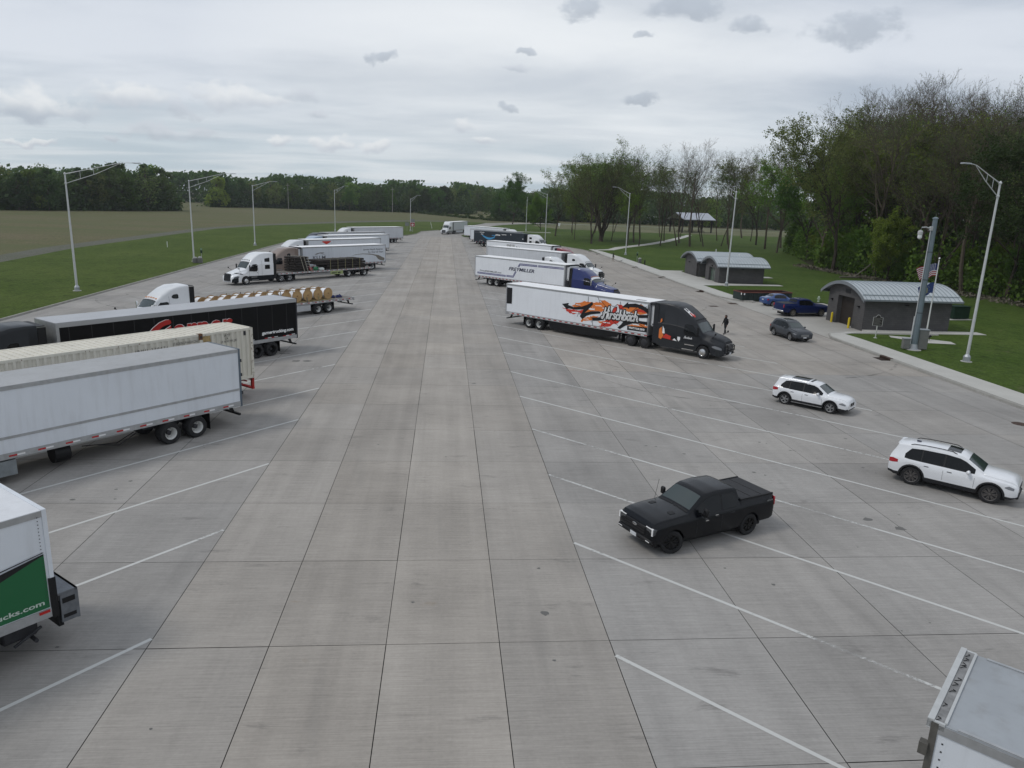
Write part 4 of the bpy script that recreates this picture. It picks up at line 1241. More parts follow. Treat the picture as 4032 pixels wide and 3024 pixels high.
for pts in ([(9.35, 3.6), (9.36, 3.1)], [(10.3, 3.68), (10.6, 3.2)], [(10.55, 3.45), (11.3, 2.9), (11.0, 2.95)], [(12.6, 3.55), (12.5, 2.9)], [(14.6, 3.6), (13.6, 2.75)], [(15.1, 3.42), (14.2, 3.1), (13.6, 2.7)], [(8.3, 1.75), (8.45, 2.15), (8.9, 1.55)], [(9.75, 1.9), (9.8, 1.45)], [(9.9, 1.75), (9.95, 1.2)],
            [(11.0, 1.3), (11.6, 1.85), (11.25, 1.9)], [(11.9, 1.9), (12.5, 1.55)], [(8.0, 2.75), (8.7, 2.62), (9.3, 2.75)], [(14.0, 2.0), (14.6, 1.9), (15.1, 1.7)], [(11.6, 3.28), (11.8, 3.08), (12.1, 3.1), (12.3, 3.3)]):
    v, f = stroke(pts, .035); sk.add(v, f, 0, side_map('R', TW, 0, .034))
sk.build('black_line_work', BLKP, r1, smooth=0)
hh = MB(); v, f = stroke(HG['heart'] + HG['heart'][:1], .05); hh.add(v, f, 0, side_map('R', TW, 0, .036)); hh.poly([(p[0], p[1], 0) for p in HG['heart']], 1, side_map('R', TW, 0, .032)); hh.build('leaf_emblem', [BLKP, REDP], r1, smooth=0)
GL = {'H': (1.15, [[(.0, .25), (-.05, 0), (.15, -.1), (.3, .3), (.45, 2.0)], [(.2, 1.0), (1.05, 1.25)], [(.95, .0), (1.1, 2.3)]]), 'i': (.45, [[(.1, .95), (.05, .15), (.2, 0), (.4, .2)], [(.14, 1.45), (.15, 1.5)]]),
      'r': (.6, [[(.05, 0), (.08, .95)], [(.08, .55), (.3, .95), (.55, .9)]]), 's': (.62, [[(.5, .9), (.25, 1.0), (.08, .75), (.45, .4), (.35, .05), (0, .1)]]), 'c': (.62, [[(.5, .85), (.25, 1), (.03, .6), (.08, .15), (.3, 0), (.6, .2)]]),
      'h': (.8, [[(.05, 0), (.13, 1.8)], [(.08, .55), (.35, 1), (.58, .8), (.58, .12), (.75, .05)]]), 'b': (.75, [[(.05, 1.8), (.05, 0)], [(.05, .6), (.35, 1), (.62, .7), (.5, .1), (.2, 0), (.05, .2)]]), 'a': (.75, [[(.55, .85), (.25, 1), (.03, .6), (.08, .15), (.3, 0), (.55, .3)], [(.6, 1), (.58, .15), (.75, .02)]])}


def script(parent, name, word, side, w, x0, u0_, z0, u1, z1, xh, th, mwhite, mblack, e=.04):
    tot = sum(GL[c][0] for c in word)
    kx = (u1 - u0_) / tot; cur = u0_
    A = MB(); B_ = MB()
    M1 = side_map(side, w, x0, e); M2 = side_map(side, w, x0, e + .006)
    for c in word:
        adv, strokes = GL[c]
        for s_ in strokes:
            pts = [(cur + (p[0] + .12 * p[1]) * kx, z0 + (z1 - z0) * (cur - u0_) / (u1 - u0_) + p[1] * xh) for p in s_]
            if mblack:
                v, f = stroke(pts, th * 2.3); B_.add(v, f, 0, M1)
            v, f = stroke(pts, th); A.add(v, f, 0, M2)
        cur += adv * kx
    if mblack: B_.build(name + '_outline', mblack, parent, smooth=0)
    A.build(name, mwhite, parent, smooth=0)
script(r1, 'lettering', 'Hirschbach', 'R', TW, 0, 10.85, 1.98, 14.35, 2.14, .44, .135, WHITEP, BLKP)
art(r1, 'slogan_panel', [HG['label']], 'R', TW, 0, BLKP, .034)
letters(r1, 'slogan', "WHAT'S YOUR DRIVE?", 'R', TW, 13.56, 1.46, .16, 1.5, WHITEP, e=.05, bold=.01)
art(r1, 'rear_side_panel', [[(0.12, 1.95), (0.75, 1.98), (0.75, 3.45), (0.12, 3.45)]], 'R', TW, 0, BLKP, .03)
vs, fs = text_geo('HS07555', .24, 0, .004); bm_ = MB(); bm_.add(vs, fs, 0, side_map('R', TW, L1 - .03, .03) @ Matrix.Translation((0, 3.55, 0)) @ Matrix.Rotation(R(-90), 4, 'Z') @ Matrix.Translation((0, -.09, 0))); bm_.build('unit_number', BLKP, r1, smooth=0)
art(r1, 'roof_hatch', [], 'R', TW, 0, BLKP) if False else None
sbox(r1, 'roof_vent', mat('vent grey', (0.35, .35, .36), .6), (L1 - 1.5, L1 - .7, -.9, -.5, 3.80, 3.84))
# cab art
cm = side_map('R', 2.4, 16.15, .03)
ca_ = MB(); ca_.poly([(.2, 1.10, 0), (.42, 1.0, 0), (.62, 1.35, 0), (.45, 1.7, 0), (.40, 2.0, 0), (.2, 1.8, 0)], 0, cm); ca_.poly([(.25, 2.3, 0), (.42, 2.45, 0), (.38, 2.68, 0), (.28, 2.6, 0)], 0, cm); ca_.poly([(.5, 1.15, 0.002), (1.0, 1.1, .002), (1.7, 1.06, .002), (1.35, 1.35, .002), (.8, 1.5, .002)], 1, cm)
ca_.poly([(.5, 1.5, .004), (.72, 1.5, .004), (.66, 1.85, .004), (.5, 2.1, .004)], 2, cm); ca_.poly([(1.45, 1.08, .004), (1.85, 1.05, .004), (1.6, 1.25, .004)], 2, cm)
ca_.poly([(1.25, 1.1, .003), (1.6, 1.1, .003), (1.7, 1.38, .003), (1.3, 1.36, .003)], 3, cm)
ca_.build('cab_graphics', [ORG, REDP, WHITEP, BLKP], r1, smooth=0)
script(r1, 'door_lettering', 'Hirschbach', 'R', 2.4, 16.15, 2.42, 1.38, 3.12, 1.38, .085, .03, WHITEP, None, .03)
em = MB(); em.poly([(1.86, 1.42, 0), (2.1, 1.42, 0), (2.1, 1.2, 0), (1.98, 1.05, 0), (1.86, 1.2, 0)], 0, cm); em.build('shield_emblem', WHITEP, r1, smooth=0)
# white H emblem and red flash on the roof fairing
em = MB()
for (xa, ya, xb_, yb) in [(2.0, -.86, 2.75, -.80), (2.0, -.62, 2.75, -.56), (2.33, -.86, 2.45, -.56)]:
    b1.top_patch(em, [(xa, ya, ya + .075 if xb_ - xa > .3 else yb), (xb_, yb - .075 if xb_ - xa > .3 else ya, yb)], .012, 4)
o = em.build('roof_emblem', WHITEP, cab1, smooth=60)
em = MB(); b1.top_patch(em, [(2.5, -.74, -.66), (2.7, -.78, -.44), (2.9, -.68, -.5)], .010, 4); em.build('roof_flash', REDP, cab1, smooth=60)

# --- blue truck, white ribbed trailer with navy stripes
r2 = near_root('semi_truck', (4.05, 101.8), 136, TW, 'R', 'dark blue semi truck pulling a white trailer with doubled navy stripes and navy lettering', 'semi truck', GRP_R)
L2 = 15.45
trailer(r2, L2, 'ribbed', side=W_BRIGHT, roof=ROOFW, reefer=True, tape=0.62)
BLUE = paint('royal blue paint', (0.007, 0.018, 0.12), 0.3, 0.8)
tractor(r2, 16.5, 'nose', BLUE, rimm=CHROME, top=3.55, windows='none', visor=True, lower=BLUE, stripe=2)
def band(a, b, z_off=0):
    return None
def dbl(parent, pts, w_=.085, gap=.055):
    o_ = MB(); M = side_map('R', TW, 0, .02)
    for sgn in (-1, 1):
        q = []
        for i, p in enumerate(pts):
            a = Vector(pts[max(0, i - 1)]); c = Vector(pts[min(len(pts) - 1, i + 1)]); d = (c - a).normalized(); nrm = Vector((-d.y, d.x))
            k = 1.0
            if 0 < i < len(pts) - 1: k = 1.12
            q.append(Vector(p) + nrm * sgn * (w_ / 2 + gap / 2) * k)
        for a, c in zip(q, q[1:]):
            v, f = stroke([tuple(a), tuple(c)], w_); o_.add(v[:4], f[:1], 0, M)
    o_.build('navy_stripe', NAVY, parent, smooth=0)
dbl(r2, [(7.83, 2.9), (8.08, 3.27), (11.0, 3.29)]); dbl(r2, [(11.15, 3.29), (15.25, 3.33)])
dbl(r2, [(0.47, 1.56), (5.7, 1.56)]); dbl(r2, [(5.82, 1.58), (7.0, 1.58), (7.45, 2.3)])
letters(r2, 'lettering', 'FREYMILLER', 'R', TW, 6.2, 2.38, .44, 4.35, mat('blue black lettering', (.012, .016, .05), .5), shear=.25, bold=.012, e=.03)
letters(r2, 'web_address', 'Drive4FREYMILLER.com', 'R', TW, .95, 1.80, .20, 3.95, GREYL, shear=.2, bold=.004, e=.03)

# --- white panel trailer, white round cab
r3 = near_root('semi_truck', (6.96, 124.4), 136, TW, 'R', 'white semi truck with a pale grey panelled trailer, directly behind the blue truck', 'semi truck', GRP_R)
trailer(r3, 15.6, 'panel', side=W_TRAILER2, roof=ROOFW, wkind='dual')
WPAINT = paint('white cab paint', (0.68, 0.69, 0.70), 0.3, 0.7)
tractor(r3, 16.6, 'round', WPAINT, top=3.7, guardb=True)
# extra bobtail cab beside
r3b = empty('semi_truck', (12.6, 102.6 + 9.3, 0), plate_rot(136)); tag(r3b, 'white bobtail truck cab between the blue truck and the panelled trailer', 'semi truck', GRP_R)
tractor(r3b, 3.9, 'nose', WPAINT, top=3.45, guardb=True, stripe=2, windows='fair')

# --- red cab, white trailer with black logo
r4 = near_root('semi_truck', (7.7, 141.3), 135, TW, 'R', 'red semi truck pulling a white trailer with black outlined block lettering', 'semi truck', GRP_R)
trailer(r4, 15.4, 'smooth', side=W_BRIGHT, roof=ROOFW, reefer=True)
REDC = paint('crimson paint', (0.19, 0.012, 0.022), 0.3, 0.7)
tractor(r4, 16.5, 'nose', REDC, top=3.5, windows='fair')
letters(r4, 'lettering', 'PRIME', 'R', TW, 4.9, 2.78, .62, 2.1, WHITEP, shear=.2, bold=.01, e=.02, outline=BLKP, obold=.055)
letters(r4, 'lettering', 'inc', 'R', TW, 7.3, 2.80, .40, .95, BLKP, shear=.2, bold=.02, e=.03)

# --- dark trailer with blue smile arrow
r5 = near_root('semi_truck', (6.94, 185.65), 135, TW, 'R', 'white semi truck pulling a near-black trailer with a blue curved arrow', 'semi truck', GRP_R)
DKBL = mat('blue black trailer side', (0.018, 0.026, 0.036), 0.5, coat=.1, dirt=.03, var=.1)
trailer(r5, 16.1, 'smooth', side=DKBL, roof=mat('dark trailer roof', (.09, .10, .11), .6), rearc=DARKFR, rails=False, frontm=DKBL)
tractor(r5, 17.0, 'tall', WPAINT, windows='two', top=3.7)
def swoosh():
    up, lo = [], []
    for k in range(19):
        t = k / 18; x = 2.6 + 4.2 * t; y = 2.84 - .80 * math.sin(math.pi * min(1, t * 1.02) * .80) ** 1.1 + .10 * t
        th = .03 + .22 * math.sin(math.pi * min(1, t * .93)) ** .8
        up.append((x, y + th)); lo.append((x, y - th))
    return up + lo[::-1]
art(r5, 'curved_arrow', [swoosh(), [(5.9, 2.98), (6.95, 3.05), (6.95, 2.75), (6.75, 2.2), (6.62, 2.22), (6.72, 2.82), (6.5, 2.90), (5.95, 2.86)]], 'R', TW, 0, mat('sky blue', (0.06, 0.28, 0.52), .5), .02)
letters(r5, 'lettering', 'prime', 'R', TW, 7.15, 2.95, .42, 1.45, WHITEP, bold=.02)
letters(r5, 'lettering', 'FREE RETURNS', 'R', TW, 9.05, 3.18, .17, 1.5, WHITEP, bold=.01)
letters(r5, 'lettering', 'prime video', 'R', TW, .3, 3.33, .2, 1.35, GREYL, bold=.01)
letters(r5, 'lettering', 'FREE RETURNS', 'R', TW, 2.3 - 1.65, 3.36, .14, .01 + 1.4, WHITEP, bold=.01) if False else letters(r5, 'lettering', 'PRIME RETURNS', 'R', TW, .9 + 1.0, 3.4, .15, 1.55, WHITEP, bold=.01)
letters(r5, 'unit_number', 'HV_A92464', 'R', TW, 1.9, 1.42, .16, 1.0, WHITEP)
art(r5, 'placards', [[(x, z + .17), (x + .14, z), (x, z - .17), (x - .14, z)] for x, z in ((2.5, 3.05), (2.95, 3.05), (11.95, 3.4), (15.7, 2.6))], 'R', TW, 0, WHITEP, .02)

r6 = near_root('semi_truck', (6.3, 194.6), 135, TW, 'R', 'white semi trailer mostly hidden behind the near-black trailer', 'semi truck', GRP_R)
trailer(r6, 15.6, 'smooth', side=W_TRAILER)
tractor(r6, 16.5, 'nose', WPAINT, top=3.4, windows='none')
r7 = near_root('semi_truck', (5.2, 217.0), 140, TW, 'R', 'farthest white semi truck in the right row with its rounded white cab', 'semi truck', GRP_R)
trailer(r7, 16.3, 'smooth', roof=ROOFW)
tractor(r7, 17.2, 'round', WPAINT, top=3.6, windows='none')

# --- truck arriving on the exit road
r8 = near_root('semi_truck', (7.4, 260.6), 198, TW, 'L', 'white semi truck driving towards the camera on the road at the far end', 'semi truck')
trailer(r8, 15.8, 'smooth', side=W_TRAILER2, roof=ROOFW, skirt=W_TRAILER2)
tractor(r8, 16.6, 'tall', WPAINT, top=3.85, windows='none', lower=mat('grey lower', (.2, .2, .21), .5), bumper=DARKFR, rimm=RIMG)

# --- trailer at the lower right corner
r9 = near_root('semi_trailer', (7.52, 9.03), 136, TW, 'R', 'white trailer with weathered grey roof cut off by the lower right corner', 'trailer')
trailer(r9, 15.6, 'smooth', side=W_TRAILER, roof=mat('weathered roof sheet', (.33, .35, .37), .5, .1, var=.16, vscale=.45, dirt=.35), rearc=mat('grimy frame', (.10, .095, .085), .7, var=.3, vscale=3))
cap_ = MB(); cap_.box(-.06, .03, -1.27, 1.27, 3.70, 3.86, 0); cap_.box(.16, .20, -1.22, 1.22, 3.78, 3.85, 0); cap_.box(-.06, .18, -1.27, -1.22, 3.72, 3.84, 0); cap_.box(-.06, .18, 1.22, 1.27, 3.72, 3.84, 0)
cap_.build('rear_header', mat('dull white cap', (.45, .46, .46), .6, var=.1), r9, smooth=0)
sbox(r9, 'header_channel', mat('channel grey', (.22, .22, .22), .7, var=.3, vscale=5), (.03, .16, -1.22, 1.22, 3.80, 3.835))
wr_ = MB(); random.seed(4)
for k in range(16):
    y = -1.15 + k * .145 + random.uniform(-.04, .04)
    if random.random() < .65: wr_.tube([(.05, y - .05, 3.84), (random.uniform(.06, .13), y - .02, 3.86), (random.uniform(.09, .15), y + .03, 3.85), (random.uniform(.05, .1), y + .06, 3.845)], .007, 5, 0)
wr_.build('wiring', BLACK, r9, smooth=0)
sbox(r9, 'door_hinge', mat('grimy frame', (.1, .1, .1)), (-.10, .02, -1.35, -1.22, 3.25, 3.45)); sbox(r9, 'door_hinge', mat('grimy frame', (.1, .1, .1)), (-.10, .02, -1.35, -1.22, 1.9, 2.1))
riv = MB()
for zz in [1.25 + .14 * k for k in range(17)]:
    for xx in (.18, 1.35, 2.55, 3.75, 4.95):
        riv.box(xx, xx + .025, -1.256, -1.25, zz, zz + .025, 0)
riv.build('rivet_rows', DARKFR, r9, smooth=0)
sbox(r9, 'roof_bow', ALU, (.35, 15.4, -1.245, -1.19, 3.815, 3.835), (.35, 15.4, 1.19, 1.245, 3.815, 3.835))

# ------------------------------------------------------------------ trucks on the left
HL = 220.2
l0 = near_root('box_trailer', (-9.35, 17.0), HL, TW, 'L', 'white and green trailer with grey lift gate at the lower left edge', 'trailer')
trailer(l0, 14.0, 'smooth', roof=mat('pale roof sheet', (.66, .67, .69), .45, var=.05, dirt=.1), zb=1.14, rearc=W_TRAILER, tape=False, guard=False, axles=(2.3, 3.5))
GREEN = mat('green livery', (0.012, 0.115, 0.042), .4, coat=.2)
art(l0, 'green_panel', [[(-.15, 1.30), (-.15, 2.72), (-1.1, 2.45), (-2.6, 1.9), (-5, 1.3)]], 'L', TW, 0, GREEN, .026) if False else None
gp = MB(); gM = Matrix(((1, 0, 0, 0), (0, 0, 1, TW / 2 + .026), (0, 1, 0, 0), (0, 0, 0, 1)))
gp.poly([(.17, 1.31, 0), (8, 1.31, 0), (4.0, 1.7, 0), (1.11, 2.37, 0), (.17, 2.69, 0)], 0, gM); gp.build('green_panel', GREEN, l0, smooth=0)
gp = MB(); gp.poly([(.17, 2.69, .001), (1.11, 2.37, .001), (4.0, 1.7, .001), (4, 2.1, .001), (1.08, 2.56, .001), (.17, 2.72, .001)], 0, gM); gp.poly([(.17, 2.745, .001), (1.1, 2.60, .001), (4, 2.16, .001), (4, 2.20, .001), (1.1, 2.63, .001), (.17, 2.765, .001)], 0, gM); gp.build('black_stripe', BLKP, l0, smooth=0)
letters(l0, 'web_address', 'penskeusedtrucks.com', 'L', TW, 2.80, 1.43, .13, 2.52, mat('pale green lettering', (.48, .56, .50), .5), e=.034, bold=.004)
riv = MB()
for zz in [1.4 + .09 * k for k in range(26)]:
    for xx in (.20, 1.25, 2.5, 3.7): riv.box(xx, xx + .018, 1.27, 1.282, zz, zz + .02, 0)
riv.build('rivet_rows', DARKFR, l0, smooth=0)
sbox(l0, 'lower_corner_post', BLACK, (-.02, .14, 1.16, 1.285, 1.0, 2.05)); sbox(l0, 'red_reflector', REDR, (.18, .42, 1.285, 1.292, 1.19, 1.26))
lg = MB()
lg.box(-.52, -.46, -1.1, 1.18, .70, 1.52, 0); lg.box(-.52, -.02, -1.1, 1.18, 1.46, 1.52, 0); lg.box(-.52, -.10, 1.13, 1.19, .72, 1.46, 0); lg.box(-.16, -.04, -1.1, 1.1, .6, 1.2, 1)
lg.box(-.56, -.47, -1.15, -.6, 1.1, 1.56, 1); lg.box(-.44, -.14, 1.19, 1.194, 1.22, 1.36, 1); lg.box(-.44, -.14, 1.19, 1.194, .82, .92, 1)
lg.box(-.52, .2, -1.1, -1.04, .72, 1.4, 1)
lg.build('lift_gate', [mat('lift gate grey', (.16, .17, .185), .5, .4, var=.2, vscale=5), BLACK], l0, smooth=0)
cp = MB()
random.seed(2)
for s in (-.6, .6, .2):
    cp.tube([(.1, s, .95), (.7, s, .55), (.9, s, .9)], .07, 8, 0); cp.box(.3, 1.1, s - .2, s + .2, .45, .9, 0, bev=.06)
cp.tube([(.5, -.9, .5), (.5, 1.15, .5)], .05, 8, 0); cp.tube([(.9, .9, .42), (.35, 1.1, .8)], .04, 8, 0)
cp.build('lift_gear', DARKFR, l0, smooth=40)

l1 = near_root('semi_truck', (-9.87, 35.83), HL, TW, 'L', 'large plain white trailer with a grey rail along its side, nearest in the left row', 'semi truck', GRP_L)
trailer(l1, 16.0, 'smooth', side=W_TRAILER, roof=ROOFM, H=3.82, zb=1.12, midrail=True, tape=1.02, axles=(3.6 - 1.1, 3.7 + .1), rearc=mat('slate frame', (.12, .15, .18), .6, .3, var=.15), rimm=RIMW)
tractor(l1, 16.9, 'round', WPAINT, top=3.7)
sbox(l1, 'tool_box', mat('grey box', (.22, .24, .25), .6, .2, var=.15), (10.0, 12.2, 1.0, 1.22, .35, .95))
tr_ = MB(); tr_.lathe([(.001, -.3), (.4, -.3), (.42, 0), (.4, .3), (.001, .3)], 16, 0, 'x', Matrix.Translation((8.2, .6, .62))); tr_.tube([(5.2, 1.0, .8), (6.0, 1.05, .45), (7.0, 1.0, .7)], .02, 6, 0); tr_.tube([(5.2, .8, .8), (6.0, .85, .5), (7.4, .8, .7)], .02, 6, 0)
tr_.build('spare_tank', BLACK, l1, smooth=40)
sbox(l1, 'door_hinge', DARKFR, (-.05, .0, 1.24, 1.30, 3.2, 3.35), (-.05, 0, 1.24, 1.30, 2.5, 2.65), (-.05, 0, 1.24, 1.30, 1.6, 1.75))

# container truck
l2 = near_root('container_truck', (-10.55, 41.05), HL, 2.4, 'L', 'red skeletal chassis truck carrying the cream shipping container', 'semi truck', GRP_L)
undercarriage(l2, 15.9, 1.14, (2.2, 3.4), fr=CHASR, guard=False)
gd = MB(); gd.box(.0, .14, -1.15, 1.15, .50, .62, 0); gd.box(0, .14, -1.15, 1.15, 1.0, 1.14, 0)
for s in (-1, 1):
    gd.box(0, .14, s * 1.0, s * 1.14, .5, 1.14, 0); gd.tube([(.07, s * .3, .55), (.9, s * .45, 1.0)], .05, 6, 0); gd.tube([(.07, s * 1.07, .55), (1.1, s * .9, 1.05)], .05, 6, 0)
gd.build('underride_guard', CHASR, l2, smooth=0)
tractor(l2, 16.7, 'nose', WPAINT, top=3.5)
CREAM = mat('cream container paint', (.64, .61, .53), .6, var=.06, vscale=.8, dirt=.25)
RUST = mat('rust', (.13, .06, .03), .9, var=.4, vscale=6)
ct = near_root('shipping_container', (-10.55, 41.05), HL, 2.4, 'L', 'cream corrugated shipping container with rust stains, between the black and the white trailer', 'container')
LC = 15.6
cb = MB(); cb.box(.04, LC - .04, -1.14, 1.14, 1.2, 3.97, 0); cb.build('container_shell', CREAM, ct, smooth=0)
cf = MB()
for s in (-1, 1):
    cf.box(0, LC, s * 1.10, s * 1.21, 1.16, 1.32, 0); cf.box(0, LC, s * 1.12, s * 1.21, 3.88, 4.0, 0)
    for x in (0, LC - .16, 3.05): cf.box(x, x + .16, s * 1.08, s * 1.212, 1.16, 4.0, 0)
for x in (0, LC - .12): cf.box(x, x + .12, -1.2, 1.2, 3.86, 4.0, 0); cf.box(x, x + .12, -1.2, 1.2, 1.16, 1.32, 0)
cf.build('container_frame', CREAM, ct, smooth=0)
cr = MB(); x = .25
while x < LC - .3:
    if not (2.95 < x < 3.3):
        for s in (-1, 1): cr.add([(x, s * 1.14, 1.32), (x + .05, s * 1.202, 1.32), (x + .15, s * 1.202, 1.32), (x + .20, s * 1.14, 1.32), (x, s * 1.14, 3.88), (x + .05, s * 1.202, 3.88), (x + .15, s * 1.202, 3.88), (x + .20, s * 1.14, 3.88)], [(0, 1, 5, 4), (1, 2, 6, 5), (2, 3, 7, 6)])
    cr.box(x, x + .12, -1.1, 1.1, 3.97, 3.995, 0)
    x += .30
cr.build('corrugation', CREAM, ct, smooth=0)
rs = MB(); rs.box(3.02, 3.24, 1.213, 1.222, 3.70, 4.005, 0); rs.box(3.0, 3.26, 1.0, 1.215, 4.0, 4.008, 0); rs.box(.45, .58, 1.205, 1.212, 3.62, 3.85, 1); rs.box(3.06, 3.18, 1.222, 1.226, 3.78, 3.90, 1)
random.seed(6)
for k in range(22):
    zz = random.uniform(1.2, 3.6); q_ = random.uniform(.0, .13); rs.box(q_, q_ + random.uniform(.012, .03), 1.213, 1.217, zz, zz + random.uniform(.02, .09), 0)
for k in range(12):
    xx = random.uniform(1, 14); rs.box(xx, xx + random.uniform(.02, .05), 1.213, 1.217, 3.90, 3.92 + random.uniform(0, .03), 0)
rs.build('rust_patch', [RUST, DARKFR], ct, smooth=0)
os_ = MB(); os_.poly([(2.55, 3.4, 0), (3.0, 3.4, 0), (3.02, 3.86, 0), (2.6, 3.86, 0)], 0, gM @ Matrix.Translation((0, 0, -.052))); os_.build('stain', mat('ochre stain', (.36, .26, .12), .8, var=.3, vscale=5), ct, smooth=0)
letters(ct, 'lettering', 'STACKING 9 HIGH ONLY', 'L', 2.4, 4.75 - .1, 3.60, .15, 1.45, BLKP, e=.012)
letters(ct, 'container_number', 'J B H U   2 7 0 4 7 1', 'L', 2.4, 6.6, 3.52, .12, 1.65, BLKP, e=.012)
letters(ct, 'lettering', 'WTP', 'L', 2.4, 1.78, 3.66, .17, .36, BLKP, e=.012); letters(ct, 'lettering', 'OR', 'L', 2.4, 1.72, 3.52, .12, .2, BLKP, e=.012); letters(ct, 'lettering', 'J.B. HUNT PIN_JBT', 'L', 2.4, 2.0, 3.37, .12, 1.0, BLKP, e=.012)

# black trailer with red lettering
l3 = near_root('semi_truck', (-10.67, 53.96), HL, TW, 'L', 'black semi trailer with big red lettering and a dark cab at the left edge', 'semi truck', GRP_L)
trailer(l3, 16.2, 'panel', side=BLACKT, roof=mat('grey vinyl roof', (.42, .43, .45), .5, var=.06, vscale=.4, dirt=.15), rearc=DARKFR, H=3.86, zb=1.12, tape=False, rimm=RIMB, axles=(2.3, 3.5))
for s in (1,):
    sbox(l3, 'top_rail_band', mat('grey band', (.38, .385, .39), .5, .3), (.05, 16.2, 1.255, 1.275, 3.62, 3.86))
rt = MB()
for (x, z) in ((.25, 1.30), (.75, 1.27), (1.75, 1.3), (2.3, 1.3), (3.7, 1.3), (3.9, 1.45)):
    rt.box(x, x + .3, 1.273, 1.279, z, z + .05, 1); rt.box(x + .3, x + .55, 1.273, 1.279, z - .01, z + .04, 0)
rt.build('reflective_tape', [REDR, WHTR], l3, smooth=0)
RL = mat('red lettering', (.40, .018, .014), .45)
def garn(polys, dz, m_, e, nm='lettering'):
    b = MB(); M = Matrix(((-1, 0, 0, 0), (0, 0, 1, TW / 2 + e), (0, 1, 0, 0), (0, 0, 0, 1)))
    for p in polys: b.poly([(-q[0] + dz, q[1] + abs(dz) * .6, 0) for q in p], 0, M)
    b.build(nm, m_, l3, smooth=0)
Gp = [(11.6, 2.0), (11.45, 2.3), (11.12, 2.66), (10.78, 2.98), (10.36, 3.26), (9.95, 3.39), (9.72, 3.38), (9.62, 3.30), (9.60, 3.17), (9.70, 3.10), (9.95, 3.07), (10.2, 2.98), (10.45, 2.80), (10.65, 2.6), (10.8, 2.35), (10.75, 2.15), (10.5, 2.1), (10.2, 2.25), (10.05, 2.5), (9.98, 2.55), (10.15, 2.68), (10.12, 2.75), (9.62, 3.0), (9.62, 2.4), (9.8, 2.1), (10.2, 1.85), (11.0, 1.78)]
garn([Gp], -.035, WHITEP, .010, 'lettering_outline'); garn([Gp], 0, RL, .016)
letters(l3, 'lettering', 'arner', 'L', TW, 9.50, 2.12, 1.35, 4.20, RL, shear=.12, bold=.045, e=.016, outline=WHITEP, obold=.02)
letters(l3, 'web_address', 'garnertrucking.com', 'L', TW, 3.05, 1.60, .22, 2.68, WHITEP, bold=.012, e=.012)
DKC = paint('near black cab paint', (.017, .019, .022), .3, .8)
tractor(l3, 17.1, 'round', DKC, top=3.85)
sbox(l3, 'unit_number', WHITEP, (16.05, 16.15, 1.28, 1.285, 2.2, 2.9)) if False else None

# flatbed with cable reels
WOOD = mat('deck wood', (.20, .18, .16), .8, var=.25, vscale=3)
def flatbed(root, L, zd, axles, label_panel=None, wkind='dual', rim=RIMW):
    b = MB(); b.box(0, L, -1.22, 1.22, zd - .10, zd, 0)
    y = -1.1
    while y < 1.1: b.box(.05, L - .05, y, y + .012, zd, zd + .004, 1); y += .2
    b.build('flatbed_deck', [WOOD, DARKFR], root, smooth=0)
    r_ = MB()
    for s in (-1, 1): r_.box(0, L, s * 1.22, s * 1.26, zd - .20, zd + .03, 0)
    r_.box(-.04, 0, -1.26, 1.26, zd - .25, zd + .03, 0); r_.build('side_rails', ALU, root, smooth=0)
    t = MB(); x = .3
    while x < L - .4:
        for s in (-1, 1): t.box(x, x + .22, s * 1.262, s * 1.266, zd - .10, zd - .03, 1); t.box(x + .22, x + .44, s * 1.262, s * 1.266, zd - .10, zd - .03, 0)
        x += .85
    t.build('reflective_tape', [REDR, WHTR], root, smooth=0)
    undercarriage(root, L, zd - .08, axles, wkind, rim)
l4 = near_root('flatbed_truck', (-9.15, 75.12), HL, TW, 'L', 'white semi truck with a flatbed carrying rows of wooden cable reels', 'flatbed truck', GRP_L)
LF = 16.5
flatbed(l4, LF, 1.22, (3.35, 4.68))
sbox(l4, 'tool_box', mat('pale box', (.50, .51, .52), .45, .3, dirt=.2), (5.5, 8.0, .9, 1.22, .42, .98))
tractor(l4, 17.75, 'nose', WPAINT, top=3.68, extender=BLACK, windows='fair')
REELW = mat('reel plywood', (.40, .26, .12), .75, var=.22, vscale=2.2); REELR = mat('reel rim brown', (.17, .085, .05), .8, var=.2); WRAP = mat('white cable wrap', (.74, .75, .77), .5, var=.05)
PALW = mat('pallet wood', (.45, .35, .18), .8, var=.2, vscale=4)
def cable_reel():
    t = empty('cable_reel')
    for s in (-1, 1):
        f = MB(); y0, y1 = s * .36, s * .42
        f.lathe([(.001, y0), (.54, y0), (.55, (y0 + y1) / 2), (.54, y1), (.06, y1), (.055, y1 - s * .03), (.001, y1 - s * .03)], 28, [0, 1, 1, 0, 1, 1], 'y')
        f.build('flange', [REELW, REELR], t, smooth=30)
    d = MB(); d.lathe([(.47, -.36), (.47, .36)], 24, 0, 'y'); d.build('cable_drum', WRAP, t, smooth=60)
    p = MB(); p.add([(.05, .0, .471), (.32, 0, .36), (.32, .25, .36), (.05, .25, .471)], [(0, 1, 2, 3)]); 
    return t
proto = cable_reel()
nreel = 11
d4 = Vector((math.sin(R(HL)), math.cos(R(HL)))); n4 = Vector((d4.y, -d4.x)); o4 = Vector((l4.location.x, l4.location.y))
